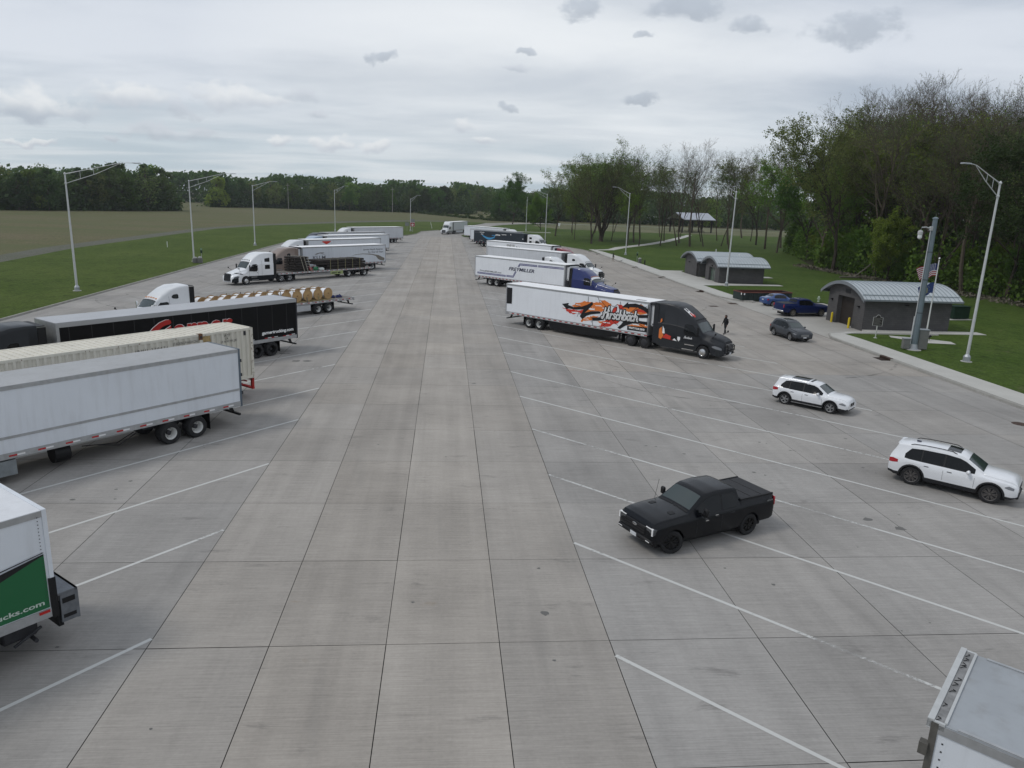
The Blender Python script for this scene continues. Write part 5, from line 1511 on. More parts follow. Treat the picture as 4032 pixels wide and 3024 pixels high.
for row, yo in ((0, -.72), (1, .42)):
    for k in range(nreel):
        s_ = 3.25 + 1.235 * k + (0.25 if row else 0)
        o = proto if (row == 0 and k == 0) else copy_tree(proto)
        q = o4 + d4 * s_ + n4 * yo
        o.location = (q.x, q.y, 1.33 + .55); o.rotation_euler = (0, 0, plate_rot(HL))
        where = ('near', 'far')[row]
        lab = {0: 'rearmost wooden cable reel in the %s row on the flatbed', nreel - 1: 'wooden cable reel next to the truck cab, %s row of the flatbed load'}.get(k)
        lab = (lab % where) if lab else 'wooden cable reel, number %d from the rear in the %s row on the flatbed' % (k + 1, where)
        tag(o, lab, 'cable reel', 'wooden cable reels on the flatbed')
def pal(k):
    t = MB()
    for s in (-1, -.33, .33, 1): t.box(-.55, .55, s * .95 - .05, s * .95 + .05, 0, .07, 0)
    for x in (-.5, -.25, 0, .25, .5): t.box(x - .05, x + .05, -1.05, 1.05, .07, .095, 0)
    q = o4 + d4 * (3.3 + 1.235 * k) + n4 * -.1
    o = t.build('pallet', PALW, None, smooth=0, loc=(q.x, q.y, 1.226)); o.rotation_euler = (0, 0, plate_rot(HL))
    tag(o, 'pale wooden pallet under the %s pair of cable reels' % ('rearmost', 'second', 'third', 'fourth', 'fifth', 'sixth', 'seventh', 'eighth', 'ninth', 'tenth', 'foremost')[k], 'pallet', 'pallets under the cable reels')
for k in range(nreel): pal(k)
STRAP = mat('strap yellow grey', (.24, .22, .12), .8); STRAPD = mat('strap dark', (.10, .10, .095), .8)
def strap(name, root_o, d_, n_, s_, zt_, zb_, half, m_, lab, lean=0.0, grp='load straps', topw=None):
    b = MB(); tw = topw or half
    a = [(0 + lean, half, zb_), (0, tw, zt_), (0, -tw, zt_), (0 + lean, -half, zb_)]
    for p, q in zip(a, a[1:]):
        b.add([(p[0] - .045, p[1], p[2]), (p[0] + .045, p[1], p[2]), (q[0] + .045, q[1], q[2]), (q[0] - .045, q[1], q[2])], [(0, 1, 2, 3)])
    c = root_o + d_ * s_
    o = b.build(name, m_, None, smooth=0, loc=(c.x, c.y, 0)); o.rotation_euler = (0, 0, plate_rot(HL)); tag(o, lab, 'strap', grp)
ordn = ['first', 'second', 'third', 'fourth', 'fifth', 'sixth', 'seventh', 'eighth', 'ninth']
for k in range(7):
    strap('load_strap', o4, d4, n4, 4.45 + 1.235 * k * 1.15, 2.44, 1.2, 1.28, STRAPD if k % 2 else STRAP, '%s load strap from the rear over the cable reels' % ordn[k], topw=.95, grp='straps over the cable reels')
tp = MB(); random.seed(9)
for k in range(9): tp.lathe([(.001, -.13), (.16 + random.random() * .08, -.1), (.2, 0), (.001, .13 + random.random() * .08)], 9, 0, 'z', Matrix.Translation((random.uniform(-.65, .65), random.uniform(-.25, .25), .12)) @ Matrix.Rotation(random.uniform(-.4, .4), 4, 'X'))
q = o4 + d4 * 1.5 + n4 * -.2
o = tp.build('folded_tarp', mat('blue tarp', (.012, .018, .085), .6, var=.3, vscale=6), None, smooth=60, loc=(q.x, q.y, 1.22)); o.rotation_euler = (0, 0, plate_rot(HL)); tag(o, 'dark blue crumpled tarp lying at the rear of the reel flatbed', 'tarp')

# flatbed with timber mats
l5 = near_root('flatbed_truck', (-10.67, 109.15), HL, TW, 'L', 'white semi truck with black skirts and a flatbed of stacked dark timber', 'flatbed truck', GRP_L)
flatbed(l5, 16.4, 1.15, (1.55, 4.55))
WV = paint('bright white cab paint', (.76, .77, .78), .28, .8)
BLKS = mat('black skirt', (.007, .010, .013), .45, spec=.25)
b5, c5 = tractor(l5, 17.05, 'tall', WV, lower=BLKS, bumper=BLKS, windows='two', top=3.78, lights=mat('dark lamp', (.10, .11, .12), .15, coat=1), stripe=True)
vn = MB(); b5.side_patch(vn, [(4.45, 1.28, 1.34), (4.7, 1.30, 1.42), (5.1, 1.36, 1.48), (5.35, 1.44, 1.5)], e=.014, sub=3); vn.build('hood_vent', BLACK, c5, smooth=60)
letters(l5, 'company_name', 'NEXT LEVEL', 'L', 2.44, 17.05 + 3.0, 1.52, .09, .5, GREYL, e=.012)
sg_ = MB(); sg_.box(4.9 + .65, 4.9 + 2.9, 1.24, 1.27, .52, .98, 0); sg_.build('side_box', mat('lime panel', (.32, .38, .16), .5), l5, smooth=0)
letters(l5, 'lettering', 'RENT ME', 'L', 2.54, 7.6, .63, .2, 1.6, BLKP, e=.012, bold=.01)
o5 = Vector((l5.location.x, l5.location.y)); TIM = mat('dark timber', (.030, .025, .022), .85, var=.5, vscale=5, bump=.4)
def timber_mat(s0, s1, y, z, h, lab, grp):
    b = MB(); n = 5; random.seed(int(s0 * 10 + z * 100))
    for k in range(n):
        yy = -.56 + k * .225
        b.box(s0 - (s0 + s1) / 2 + random.uniform(-.05, .05), s1 - (s0 + s1) / 2 + random.uniform(-.05, .05), yy, yy + .215, 0, h, 0, bev=.015)
    q = o5 + d4 * (s0 + s1) / 2 + n4 * y
    o = b.build('timber_mat', TIM, None, smooth=0, loc=(q.x, q.y, z)); o.rotation_euler = (0, 0, plate_rot(HL) + random.uniform(-.006, .006)); tag(o, lab, 'timber', grp)
lay = ['bottom', 'second', 'third', 'top']
for k in range(4):
    for yy, wh in ((-.60, 'near'), (.60, 'far')):
        timber_mat(1.2 + (.3 if k == 3 else 0), 8.4 + (1.6 if k > 1 else 0) - k * .1, yy, 1.16 + k * .36, .27, '%s layer of long dark timbers, %s side of the rear stack' % (lay[k], wh), 'long timber mats on the flatbed')
lay6 = ['bottom', 'second', 'third', 'fourth', 'fifth', 'top']
for k in range(6):
    for yy, wh in ((-.60, 'near'), (.60, 'far')):
        timber_mat(11.3 + .1 * (k % 2), 13.6, yy, 1.16 + k * .33, .25, '%s layer of short dark timbers, %s side of the front stack' % (lay6[k], wh), 'short timber mats behind the cab')
for k in range(5):
    strap('load_strap', o5, d4, n4, 2.4 + 1.35 * k, 2.56, 1.1, 1.285, STRAP, '%s load strap from the rear over the long timbers' % ordn[k], grp='straps over the timbers')
for k in range(3):
    strap('load_strap', o5, d4, n4, 11.75 + .55 * k, 3.12, 1.0, 1.285, mat('strap pale', (.33, .31, .25), .8), '%s pale strap over the short timber stack' % ordn[k], lean=-.7, grp='straps over the timbers')
def bag(s_, y, c, lab, sz=(.5, .4, .4)):
    b = MB(); b.lathe([(.001, 0), (.8, .02), (1, .35), (.9, .7), (.5, .95), (.001, 1)], 10, 0, 'z', Matrix.Diagonal((sz[0], sz[1], sz[2], 1)))
    for i, v in enumerate(b.v): b.v[i] = (v[0] * (1 + .12 * math.sin(i * 2.1)), v[1] * (1 + .12 * math.cos(i * 3.3)), v[2])
    q = o5 + d4 * s_ + n4 * y
    o = b.build('cargo_bag', c, None, smooth=60, loc=(q.x, q.y, 1.16)); tag(o, lab, 'bag', 'bags between the timber stacks')
bag(9.15, -.9, mat('white bag', (.6, .62, .6), .6), 'white bulging bag between the two timber stacks'); bag(9.9, -.75, mat('green bag', (.03, .16, .07), .6), 'green bag between the two timber stacks', (.35, .35, .5)); bag(10.7, -.6, mat('red bag', (.35, .05, .06), .6), 'red and white bag beside the green bag', (.3, .3, .42))

# white reefer with mountain logo, brown cab
l6 = near_root('semi_truck', (-9.5, 119.55), HL, TW, 'L', 'taupe semi truck with a white trailer lettered about serving the continent', 'semi truck', GRP_L)
trailer(l6, 16.5, 'ribbed', roof=ROOFW, H=3.8, reefer=True, tape=.8)
TAUPE = paint('taupe paint', (.24, .185, .155), .35, .6)
tractor(l6, 17.5, 'round', TAUPE, top=3.8, extender=TAUPE)
letters(l6, 'lettering', 'Serving North America', 'L', TW, 4.85, 3.02, .26, 4.2, GREYL, shear=.15, bold=.006, e=.02)
letters(l6, 'lettering', 'For Over 60 Years', 'L', TW, 3.85, 2.60, .26, 3.3, GREYL, shear=.15, bold=.006, e=.02)
letters(l6, 'lettering', 'KLLM', 'L', TW, 14.6, 2.05, .50, 2.3, GREYL, bold=.01, e=.02)
def la(polys, m_, nm):
    b = MB(); M = Matrix(((1, 0, 0, 0), (0, 0, 1, TW / 2 + .022), (0, 1, 0, 0), (0, 0, 0, 1)))
    for p in polys: b.poly([(q[0], q[1], 0) for q in p], 0, M)
    b.build(nm, m_, l6, smooth=0)
la([[(14.3, 2.68), (13.9, 2.9), (13.2, 3.0), (12.6, 2.98), (12.45, 2.9), (12.9, 2.9), (13.5, 2.84), (13.9, 2.72)], [(13.3, 2.9), (12.8, 2.74), (12.4, 2.66), (12.5, 2.72), (12.9, 2.86)]], mat('taupe emblem', (.22, .2, .19), .6), 'running_animal_emblem')
la([[(7.4, 2.28), (6.0, 2.44), (4.8, 2.46), (3.0, 2.3), (1.2, 1.85), (.3, 1.45), (.3, 1.7), (1.6, 2.2), (3.4, 2.48), (5.0, 2.55), (6.3, 2.48)], [(.3, 1.45), (1.2, 1.85), (2.2, 2.1), (1.7, 1.6), (1.2, 1.4), (.5, 1.3)]], mat('taupe stripe', (.20, .18, .15), .6), 'curved_stripe')

l7 = near_root('semi_truck', (-11.75, 137.2), HL, TW, 'L', 'white semi truck with a red triangle on its panelled white trailer', 'semi truck', GRP_L)
trailer(l7, 16.6, 'panel', roof=ROOFW, H=3.8)
tractor(l7, 17.4, 'round', WPAINT, top=3.75)
b = MB(); M7 = Matrix(((1, 0, 0, 0), (0, 0, 1, TW / 2 + .02), (0, 1, 0, 0), (0, 0, 0, 1)))
b.poly([(13.6, 3.55, 0), (11.8, 3.55, 0), (11.8, 3.4, 0), (12.6, 3.05, 0), (12.8, 3.05, 0), (13.6, 3.4, 0)], 0, M7); b.poly([(.3, 2.05, 0), (3.5, 2.2, 0), (6.5, 2.28, 0), (.3, 2.3, 0)], 0, M7); b.build('red_emblem', REDP, l7, smooth=0)
letters(l7, 'lettering', 'Heartland Express', 'L', TW, 14.6, 2.66, .28, 4.0, BLKP, shear=.1, bold=.012, e=.02)
l8 = near_root('semi_truck', (-11.3, 151.6), HL, TW, 'L', 'pale blue semi truck with a plain white trailer in the left row', 'semi truck', GRP_L)
trailer(l8, 16.2, 'smooth', roof=ROOFW, H=3.8); tractor(l8, 17.0, 'round', paint('pale blue paint', (.34, .42, .52), .3, .7), top=3.7)
l9 = near_root('semi_truck', (-13.0, 161.6), HL, TW, 'L', 'dark grey semi truck with a low white trailer, second last of the left row', 'semi truck', GRP_L)
trailer(l9, 15.6, 'smooth', roof=ROOFM, H=3.8); tractor(l9, 16.4, 'round', paint('dark slate paint', (.06, .065, .085), .3, .7), top=3.75)
l10 = near_root('semi_truck', (-10.75, 190.9), HL, TW, 'L', 'farthest white semi truck of the left row with a long white trailer', 'semi truck', GRP_L)
trailer(l10, 16.6, 'smooth', side=W_TRAILER2, roof=ROOFW, H=3.8); tractor(l10, 17.4, 'nose', WPAINT, top=3.7)

# ------------------------------------------------------------------ cars
# station: x, zb, zl, zs, zt, wm, wt, r, c
WCAR = paint('white car paint', (.74, .75, .77), .25, .9)
TRIM = mat('black cladding', (.02, .02, .022), .6)
xs_ = [(0, .45, .5, .80, .88, .74, .62, .06, .02), (.05, .34, .45, .97, 1.06, .84, .66, .06, .02), (.20, .30, .42, 1.0, 1.36, .88, .63, .07, .02), (.27, .28, .42, 1.0, 1.50, .90, .61, .05, .02), (.50, .26, .42, .99, 1.55, .905, .60, .09, .025), (1.2, .24, .42, .97, 1.58, .91, .60, .10, .03), (2.0, .24, .42, .95, 1.57, .91, .60, .10, .03), (2.45, .24, .42, .94, 1.51, .91, .59, .10, .03),
       (2.62, .24, .42, .94, 1.44, .91, .60, .09, .03), (3.22, .24, .42, .93, 1.04, .91, .70, .06, .03), (3.32, .24, .42, .90, 1.0, .91, .74, .07, .03), (3.9, .24, .42, .86, .97, .90, .72, .08, .03), (4.2, .26, .40, .80, .91, .86, .66, .08, .02), (4.36, .30, .38, .70, .82, .80, .60, .06, .02), (4.45, .36, .42, .60, .70, .72, .56, .04, .01)]
x1g = [[(.50, 1.06, 1.16), (.72, 1.02, 1.40), (1.0, 1.02, 1.44)], [(1.04, 1.01, 1.44), (1.82, 1.0, 1.45)], [(1.88, 1.0, 1.45), (2.4, .99, 1.40), (2.62, .99, 1.32), (2.98, .99, 1.08)]]
c1, B1 = car('parked_car', 4.45, 1.82, xs_, (.83, 3.5), .345, WCAR, 'small white crossover with a black glass roof, farther of the two white cars', (20.50, 42.20), 137, 'car', x1g, [(2.66, -.54, .54), (2.95, -.58, .58), (3.20, -.62, .62)], [(.08, -.52, .52), (.19, -.52, .52)], rimm=RIMG, kind='alloy5', cladding=TRIM,
    sunroof=[(.95, -.42, .42), (2.2, -.42, .42)], headl=[(3.98, .66, .70), (4.15, .62, .76), (4.33, .60, .68)], taill=[(.05, .78, .98), (.22, .80, .98), (.38, .84, .96)])
sbox(c1, 'rear_spoiler', WCAR, (.20, .38, -.50, .50, 1.495, 1.52), bev=.015)
sbox(c1, 'grille', BLACK, (4.38, 4.46, -.30, -.03, .50, .70), (4.38, 4.46, .03, .30, .50, .70), (4.36, 4.44, -.55, .55, .28, .42), bev=.01)
sbox(c1, 'side_sill', mat('silver sill', (.5, .5, .5), .3, .8), (1.25, 3.05, -.93, -.90, .26, .29), (1.25, 3.05, .90, .93, .26, .29))
gs_ = [(0, .5, .55, .85, .95, .80, .70, .06, .02), (.05, .42, .52, 1.06, 1.16, .92, .72, .06, .02), (.20, .38, .50, 1.10, 1.46, .94, .69, .07, .02), (.28, .34, .48, 1.10, 1.64, .96, .67, .05, .02), (.6, .32, .48, 1.10, 1.68, .965, .66, .09, .025), (1.4, .30, .48, 1.08, 1.73, .97, .66, .10, .03), (2.2, .30, .48, 1.06, 1.73, .97, .66, .10, .03), (2.7, .30, .48, 1.05, 1.68, .97, .65, .10, .03),
       (2.9, .30, .48, 1.05, 1.60, .97, .66, .09, .03), (3.55, .30, .48, 1.04, 1.18, .97, .74, .06, .03), (3.66, .30, .48, 1.02, 1.14, .97, .80, .07, .04), (4.3, .32, .46, .98, 1.10, .95, .80, .08, .03), (4.6, .34, .44, .93, 1.05, .91, .74, .08, .03), (4.75, .40, .46, .84, .95, .85, .70, .05, .02), (4.82, .46, .50, .72, .82, .80, .66, .03, .01)]
gg_ = [[(.62, 1.16, 1.30), (.82, 1.14, 1.54), (1.25, 1.13, 1.58)], [(1.29, 1.13, 1.58), (2.10, 1.12, 1.59)], [(2.16, 1.12, 1.59), (2.65, 1.11, 1.54), (2.88, 1.11, 1.46), (3.26, 1.11, 1.24)]]
c2, B2 = car('parked_car', 4.82, 1.94, gs_, (.98, 3.895), .40, WCAR, 'large white SUV with black roof rails, nearer of the two white cars', (20.11, 29.51), 134.6, 'car', gg_, [(2.94, -.60, .60), (3.25, -.63, .63), (3.53, -.66, .66)], [(.08, -.58, .58), (.19, -.58, .58)], rimm=mat('dark alloy', (.16, .15, .145), .35, .6), kind='alloy7', cladding=TRIM,
    sunroof=[(2.1, -.42, .42), (2.6, -.42, .42)], rails=(.75, 2.5, .60, BLACK), headl=[(4.36, .80, .84), (4.5, .76, .90), (4.68, .74, .84)], taill=[(.05, .86, 1.04), (.2, .86, 1.06), (.40, .90, 1.02)], ww=.25)
sbox(c2, 'rear_spoiler', WCAR, (.22, .40, -.54, .54, 1.63, 1.66), bev=.018)
sbox(c2, 'grille', BLACK, *[(4.72, 4.83, -.50 + k * .145, -.40 + k * .145, .66, .84) for k in range(7)])
sbox(c2, 'front_bumper', TRIM, (4.6, 4.86, -.70, .70, .36, .50), bev=.03)
sbox(c2, 'antenna', mat('dark blue fin', (.01, .012, .04), .3), (.85, 1.02, -.03, .03, 1.70, 1.78))
tg = [(0, .45, .5, .85, .95, .78, .66, .06, .02), (.06, .36, .45, .98, 1.10, .85, .66, .06, .02), (.20, .30, .42, 1.02, 1.32, .90, .64, .08, .02), (.40, .28, .42, 1.04, 1.52, .92, .62, .08, .02), (.6, .26, .42, 1.03, 1.59, .92, .62, .09, .025), (1.3, .24, .42, 1.0, 1.64, .925, .62, .10, .03), (2.0, .24, .42, .98, 1.62, .925, .62, .10, .03), (2.45, .24, .42, .97, 1.55, .92, .61, .10, .03),
      (2.6, .24, .42, .97, 1.48, .92, .62, .09, .03), (3.25, .24, .42, .96, 1.08, .92, .72, .06, .03), (3.36, .24, .42, .93, 1.05, .92, .76, .07, .04), (3.95, .26, .42, .88, 1.01, .91, .74, .08, .04), (4.25, .28, .40, .82, .94, .88, .68, .08, .02), (4.40, .32, .40, .74, .85, .82, .62, .06, .02), (4.48, .38, .44, .62, .72, .74, .58, .03, .01)]
GREYC = paint('grey car paint', (.055, .060, .068), .3, .9)
tg_g = [[(.55, 1.10, 1.20), (.76, 1.06, 1.44), (1.05, 1.06, 1.48)], [(1.09, 1.06, 1.48), (1.85, 1.05, 1.49)], [(1.91, 1.05, 1.49), (2.4, 1.03, 1.43), (2.6, 1.03, 1.35), (2.98, 1.03, 1.13)]]
c3, B3 = car('parked_car', 4.48, 1.85, tg, (.85, 3.52), .35, GREYC, 'dark grey crossover driving towards the camera in the right lane', (31.35, 66.15), 173, 'car', tg_g, [(2.64, -.56, .56), (2.95, -.60, .60), (3.23, -.64, .64)], [(.16, -.55, .55), (.38, -.55, .55)], rimm=RIMG, kind='alloy5', cladding=TRIM,
    sunroof=[(.9, -.44, .44), (2.15, -.44, .44)], rails=(.7, 2.3, .57, mat('silver rail', (.5, .5, .5), .3, .8)), headl=[(3.95, .72, .76), (4.2, .66, .80), (4.40, .64, .72)], taill=[(.05, .80, .98), (.35, .84, .96)], lit=False)
c3.name = 'moving_car'
gb_ = MB()
for k in range(4): gb_.box(4.42, 4.50, -.38, .38, .50 + k * .055, .53 + k * .055, 0)
gb_.build('grille', RIMG, c3, smooth=0); sbox(c3, 'number_plate', PLATE, (4.48, 4.505, -.15, .15, .38, .48))
sbox(c3, 'running_light', LAMPL, (4.30, 4.45, -.74, -.58, .52, .57), (4.30, 4.45, .58, .74, .52, .57))
sd_ = [(0, .45, .5, .80, .86, .72, .60, .05, .02), (.06, .32, .42, .94, 1.02, .80, .64, .06, .02), (.25, .28, .40, .98, 1.07, .86, .68, .07, .02), (.62, .26, .40, .97, 1.10, .885, .68, .06, .03), (.75, .25, .40, .97, 1.14, .89, .64, .06, .03), (1.30, .24, .40, .95, 1.40, .89, .56, .09, .03), (1.6, .24, .40, .94, 1.45, .89, .55, .10, .03), (2.2, .24, .40, .93, 1.47, .89, .55, .10, .03), (2.55, .24, .40, .92, 1.43, .89, .55, .09, .03),
       (3.25, .24, .40, .92, 1.02, .89, .68, .06, .03), (3.4, .24, .40, .88, .98, .89, .70, .07, .03), (4.0, .26, .40, .80, .88, .87, .64, .08, .03), (4.3, .30, .40, .68, .76, .78, .56, .06, .02), (4.42, .38, .42, .56, .60, .68, .5, .03, .01)]
SBL = paint('mid blue car paint', (.012, .055, .20), .28, .9)
c4, B4 = car('parked_car', 4.42, 1.78, sd_, (.90, 3.5), .32, SBL, 'bright blue sedan parked between the dumpster and the blue pickup', (38.55, 86.15), 80, 'car', [[(1.1, 1.0, 1.12), (1.35, .99, 1.32), (1.75, .99, 1.36)], [(1.80, .99, 1.36), (2.5, .98, 1.34), (2.85, .98, 1.14)]], [(2.60, -.50, .50), (3.23, -.58, .58)], [(.80, -.52, .52), (1.24, -.48, .48)], rimm=RIMG, kind='alloy5', headl=[(4.0, .6, .72), (4.3, .58, .66)], taill=[(.05, .74, .92), (.3, .78, .93)])
sbox(c4, 'number_plate', PLATE, (-.02, .02, -.16, .16, .72, .83))


def pickup(label, loc, hd, body, rimm, kind, turn=0.0, cover=True, chrome=False, wsc=1.0, mirror_big=True, lit=True, plate=True):
    st = [(0, .62, .66, 1.0, 1.08, .90, .84, .05, .01), (.05, .52, .60, 1.22, 1.40, .97, .88, .05, .01), (.2, .48, .60, 1.24, 1.43, .99, .90, .05, .01), (1.0, .46, .60, 1.24, 1.43, 1.0, .90, .05, .01), (1.74, .46, .60, 1.22, 1.43, 1.0, .90, .05, .01), (1.76, .44, .58, 1.22, 1.46, .995, .84, .05, .02), (1.90, .42, .58, 1.22, 1.86, .995, .74, .08, .02), (2.05, .42, .58, 1.21, 1.90, .995, .73, .08, .02), (2.8, .42, .58, 1.19, 1.93, .995, .73, .09, .025), (3.35, .42, .58, 1.18, 1.88, .995, .72, .09, .03), (3.5, .42, .58, 1.18, 1.82, .995, .73, .08, .03),
          (4.12, .42, .58, 1.17, 1.38, .995, .82, .05, .03), (4.22, .42, .58, 1.16, 1.32, .995, .86, .06, .04), (5.0, .44, .56, 1.14, 1.29, .99, .88, .08, .04), (5.5, .46, .56, 1.11, 1.25, .97, .86, .07, .03), (5.74, .46, .56, 1.07, 1.19, .95, .84, .05, .02), (5.84, .48, .56, .98, 1.06, .93, .82, .04, .01), (5.88, .50, .56, .80, .84, .86, .74, .03, .01)]
    gl = [[(1.98, 1.27, 1.66), (2.08, 1.27, 1.74), (2.66, 1.26, 1.76)], [(2.72, 1.26, 1.76), (3.3, 1.25, 1.73), (3.5, 1.25, 1.64), (3.86, 1.25, 1.42)]]
    c, B = car('pickup_truck', 5.88, 2.0, st, (1.25, 4.93), .42, body, label, loc, hd, 'pickup truck', gl, [(3.54, -.66, .66), (3.8, -.70, .70), (4.10, -.74, .74)], [(1.78, -.6, .6), (1.88, -.62, .62)], rimm=rimm, kind=kind, headl=None, taill=None, turn=turn, ww=.28)
    for s in (-1, 1):
        m_ = MB(); m_.box(-.008, .06, s * .84, s * .975, 1.0, 1.34, 0, bev=.02); m_.build('tail_light', TAILL, c, smooth=40)
        m_ = MB(); m_.box(5.66, 5.865, s * .58, s * .945, .82, 1.05, 0, bev=.02); m_.build('headlight', mat('smoked lamp', (.05, .055, .06), .15, coat=1), c, smooth=40)
        if lit:
            m_ = MB(); m_.box(5.80, 5.875, s * .56, s * .92, 1.035, 1.055, 0); m_.box(5.84, 5.885, s * .885, s * .935, .82, 1.04, 0); m_.box(5.90, 5.94, s * .66, s * .86, .56, .585, 0); m_.build('running_light', LAMPL, c, smooth=0)
        m_ = MB(); m_.box(3.62, 3.76, s * 1.06, s * 1.26, 1.24, 1.52, 0, bev=.04); m_.tube([(3.72, s * .98, 1.28), (3.7, s * 1.1, 1.32)], .03, 6, 0); m_.build('mirror', BLACK if not chrome else body, c, smooth=40)
    g_ = MB(); g_.box(5.74, 5.90, -.56, .56, .70, 1.02, 0, bev=.03); g_.box(5.7, 5.93, -.92, .92, .48, .64, 0, bev=.04); g_.build('grille', BLACK, c, smooth=40)
    bars = MB()
    for k in range(3): bars.box(5.895, 5.915, -.54, .54, .76 + k * .09, .79 + k * .09, 0)
    bars.build('grille_bars', mat('satin black', (.02, .02, .022), .35), c, smooth=0)
    if plate: sbox(c, 'number_plate', PLATE, (5.93, 5.945, -.17, .15, .50, .63))
    if cover:
        m_ = MB()
        for k in range(3): m_.box(.12 + k * .54, .63 + k * .54, -.83, .83, 1.445, 1.475, 0, bev=.01)
        m_.build('bed_cover', mat('bed cover', (.018, .018, .020), .55), c, smooth=0)
        sbox(c, 'bed_rail', BLACK, (.1, 1.76, -.92, -.85, 1.42, 1.49), (.1, 1.76, .85, .92, 1.42, 1.49), bev=.012)
    else:
        sbox(c, 'bed_liner', BLACK, (.14, 1.70, -.78, .78, 1.435, 1.45))
        sbox(c, 'rear_bumper', CHROME, (-.12, .04, -.95, .95, .52, .70), bev=.03); sbox(c, 'side_step', CHROME, (1.9, 4.2, -1.03, -.95, .36, .40), (1.9, 4.2, .95, 1.03, .36, .40))
    if not cover: sbox(c, 'roof_bar', mat('silver bar', (.5, .5, .5), .3, .8), (1.98, 2.06, -.6, .2, 1.93, 1.97))
    wl = MB(); 
    for k in range(2): B.top_patch(wl, [(4.16, -.75 + k * .78, -.05 + k * .78), (4.24, -.75 + k * .78, -.05 + k * .78)], .01)
    wl.build('cowl', BLACK, c, smooth=0)
    for s in (-1, 1): m_ = MB(); B.top_patch(m_, [(4.62, s * .42, s * .62), (4.86, s * .42, s * .62)] if s > 0 else [(4.62, -.62, -.42), (4.86, -.62, -.42)], .012); m_.build('hood_vent', BLACK, c, smooth=0)
    return c, B
f_k = .955
BLKC = mat('black truck paint', (.0028, .0036, .0056), .24, coat=.12, spec=.24)
f1, FB = pickup('black pickup truck with a covered bed and turned front wheels', (11.63, 24.63), 246.4, BLKC, RIMB, 'alloy7', turn=R(-24))
f1.scale = (.95, .96, .97)
an = MB(); an.tube([(4.35, -.86, 1.25), (4.2, -.86, 2.0)], .007, 5, 0); an.build('antenna', BLACK, f1, smooth=0)
el = MB(); el.lathe([(.001, 5.925), (.10, 5.925), (.115, 5.92)], 20, 0, 'x', Matrix.Translation((0, 0, .93)) @ Matrix.Diagonal((1, 1, .45, 1))); el.build('badge', CHROME, f1, smooth=0)
v, f = text_geo('Ford', .075, .3, .001); bb = MB(); bb.add(v, f, 0, Matrix.Translation((5.931, -.075, .908)) @ Matrix(((0, 0, 1, 0), (1, 0, 0, 0), (0, 1, 0, 0), (0, 0, 0, 1)))); bb.build('badge_lettering', BLACK, f1, smooth=0)
letters(f1, 'badge_lettering', '4X4', 'L', 2.0, .48, 1.22, .07, .30, RIMG, e=.004, shear=.3)
hd_ = MB(); hd_.box(2.92, 3.06, .99, 1.01, 1.12, 1.15, 0); hd_.box(3.60, 3.75, 1.10, 1.24, 1.12, 1.15, 0); hd_.build('door_handle', CHROME, f1, smooth=0)
seat = MB(); seat.box(3.2, 3.3, -.5, -.1, 1.0, 1.5, 0, bev=.03)
NBL = paint('deep blue truck paint', (.007, .016, .075), .25, .9)
f2, _b = pickup('dark blue pickup truck nosed behind the utility building', (36.85, 78.1), 80, NBL, mat('tan alloy', (.26, .24, .20), .5, .5), 'alloy6', cover=False, chrome=True, lit=False, plate=False)

# ------------------------------------------------------------------ lamp posts
POLEM = mat('galvanised pole', (.55, .56, .56), .5, .15, var=.06, vscale=2)
def lamp_post(x, y, h, arm, ang, label, grp, base=True, rise=1.35):
    """ang: compass bearing of the arm"""
    t = empty('street_lamp', (x, y, .1), plate_rot(ang)); tag(t, label, 'street lamp', grp)
    p = MB(); p.tube([(0, 0, .55), (0, 0, h - .1)], [.125, .075], 12, 0); p.lathe([(.09, h - .12), (.09, h - .02), (.001, h + .06)], 12, 0, 'z'); p.build('pole', POLEM, t, smooth=50)
    if base:
        b = MB(); b.lathe([(.001, 0), (.42, 0), (.42, .04), (.001, .04)], 20, 1, 'z'); b.lathe([(.27, .04), (.27, .42), (.15, .60), (.13, .62)], 8, 0, 'z'); b.build('base', [STEELG, WALK], t, smooth=20)
    a = MB(); z0 = h - .12
    a.tube([(0.05, 0, z0), (arm * .45, 0, z0 + rise * .52), (arm * .78, 0, z0 + rise * .93), (arm * .9, 0, z0 + rise), (arm, 0, z0 + rise * 1.0)], [.045, .036, .030, .026, .025], 8, 0)
    a.tube([(0.05, 0, z0 - .95), (arm * .45, 0, z0 + rise * .08), (arm * .80, 0, z0 + rise * .90)], [.034, .030, .025], 8, 0)
    for q in (.22, .42): a.tube([(arm * q, 0, z0 + rise * .52 * q / .45), (arm * q, 0, z0 - .95 + (rise * .08 + .95) * q / .45)], .02, 6, 0)
    for zz in (z0, z0 - .95): a.lathe([(.10, zz - .08), (.12, zz - .06), (.12, zz + .06), (.10, zz + .08)], 12, 0, 'z')
    a.build('arm', POLEM, t, smooth=50)
    l = MB(); l.box(arm - .05, arm + .75, -.17, .17, z0 + rise - .03, z0 + rise + .06, 0, bev=.03); l.box(arm + .1, arm + .65, -.13, .13, z0 + rise - .045, z0 + rise - .03, 1)
    l.build('lamp_head', [mat('lamp grey', (.45, .47, .5), .5, .3), LAMPG], t, smooth=30)
GL_, GR_ = 'lamp posts on the left verge', 'lamp posts along the right kerb'
lamp_post(-39.56, 83.04, 12.3, 6.9, 90, 'tall street lamp on the left verge nearest the camera', GL_)
lamp_post(-39.65, 121.33, 12.4, 6.4, 90, 'second street lamp on the left verge, beside the small bin', GL_)
lamp_post(-40.12, 161.6, 12.3, 4.3, 88, 'third street lamp on the left verge', GL_, rise=1.0)
lamp_post(-33.77, 233.2, 12.3, 3.4, 90, 'fourth street lamp on the left, behind the farthest white truck', GL_, rise=1.4)
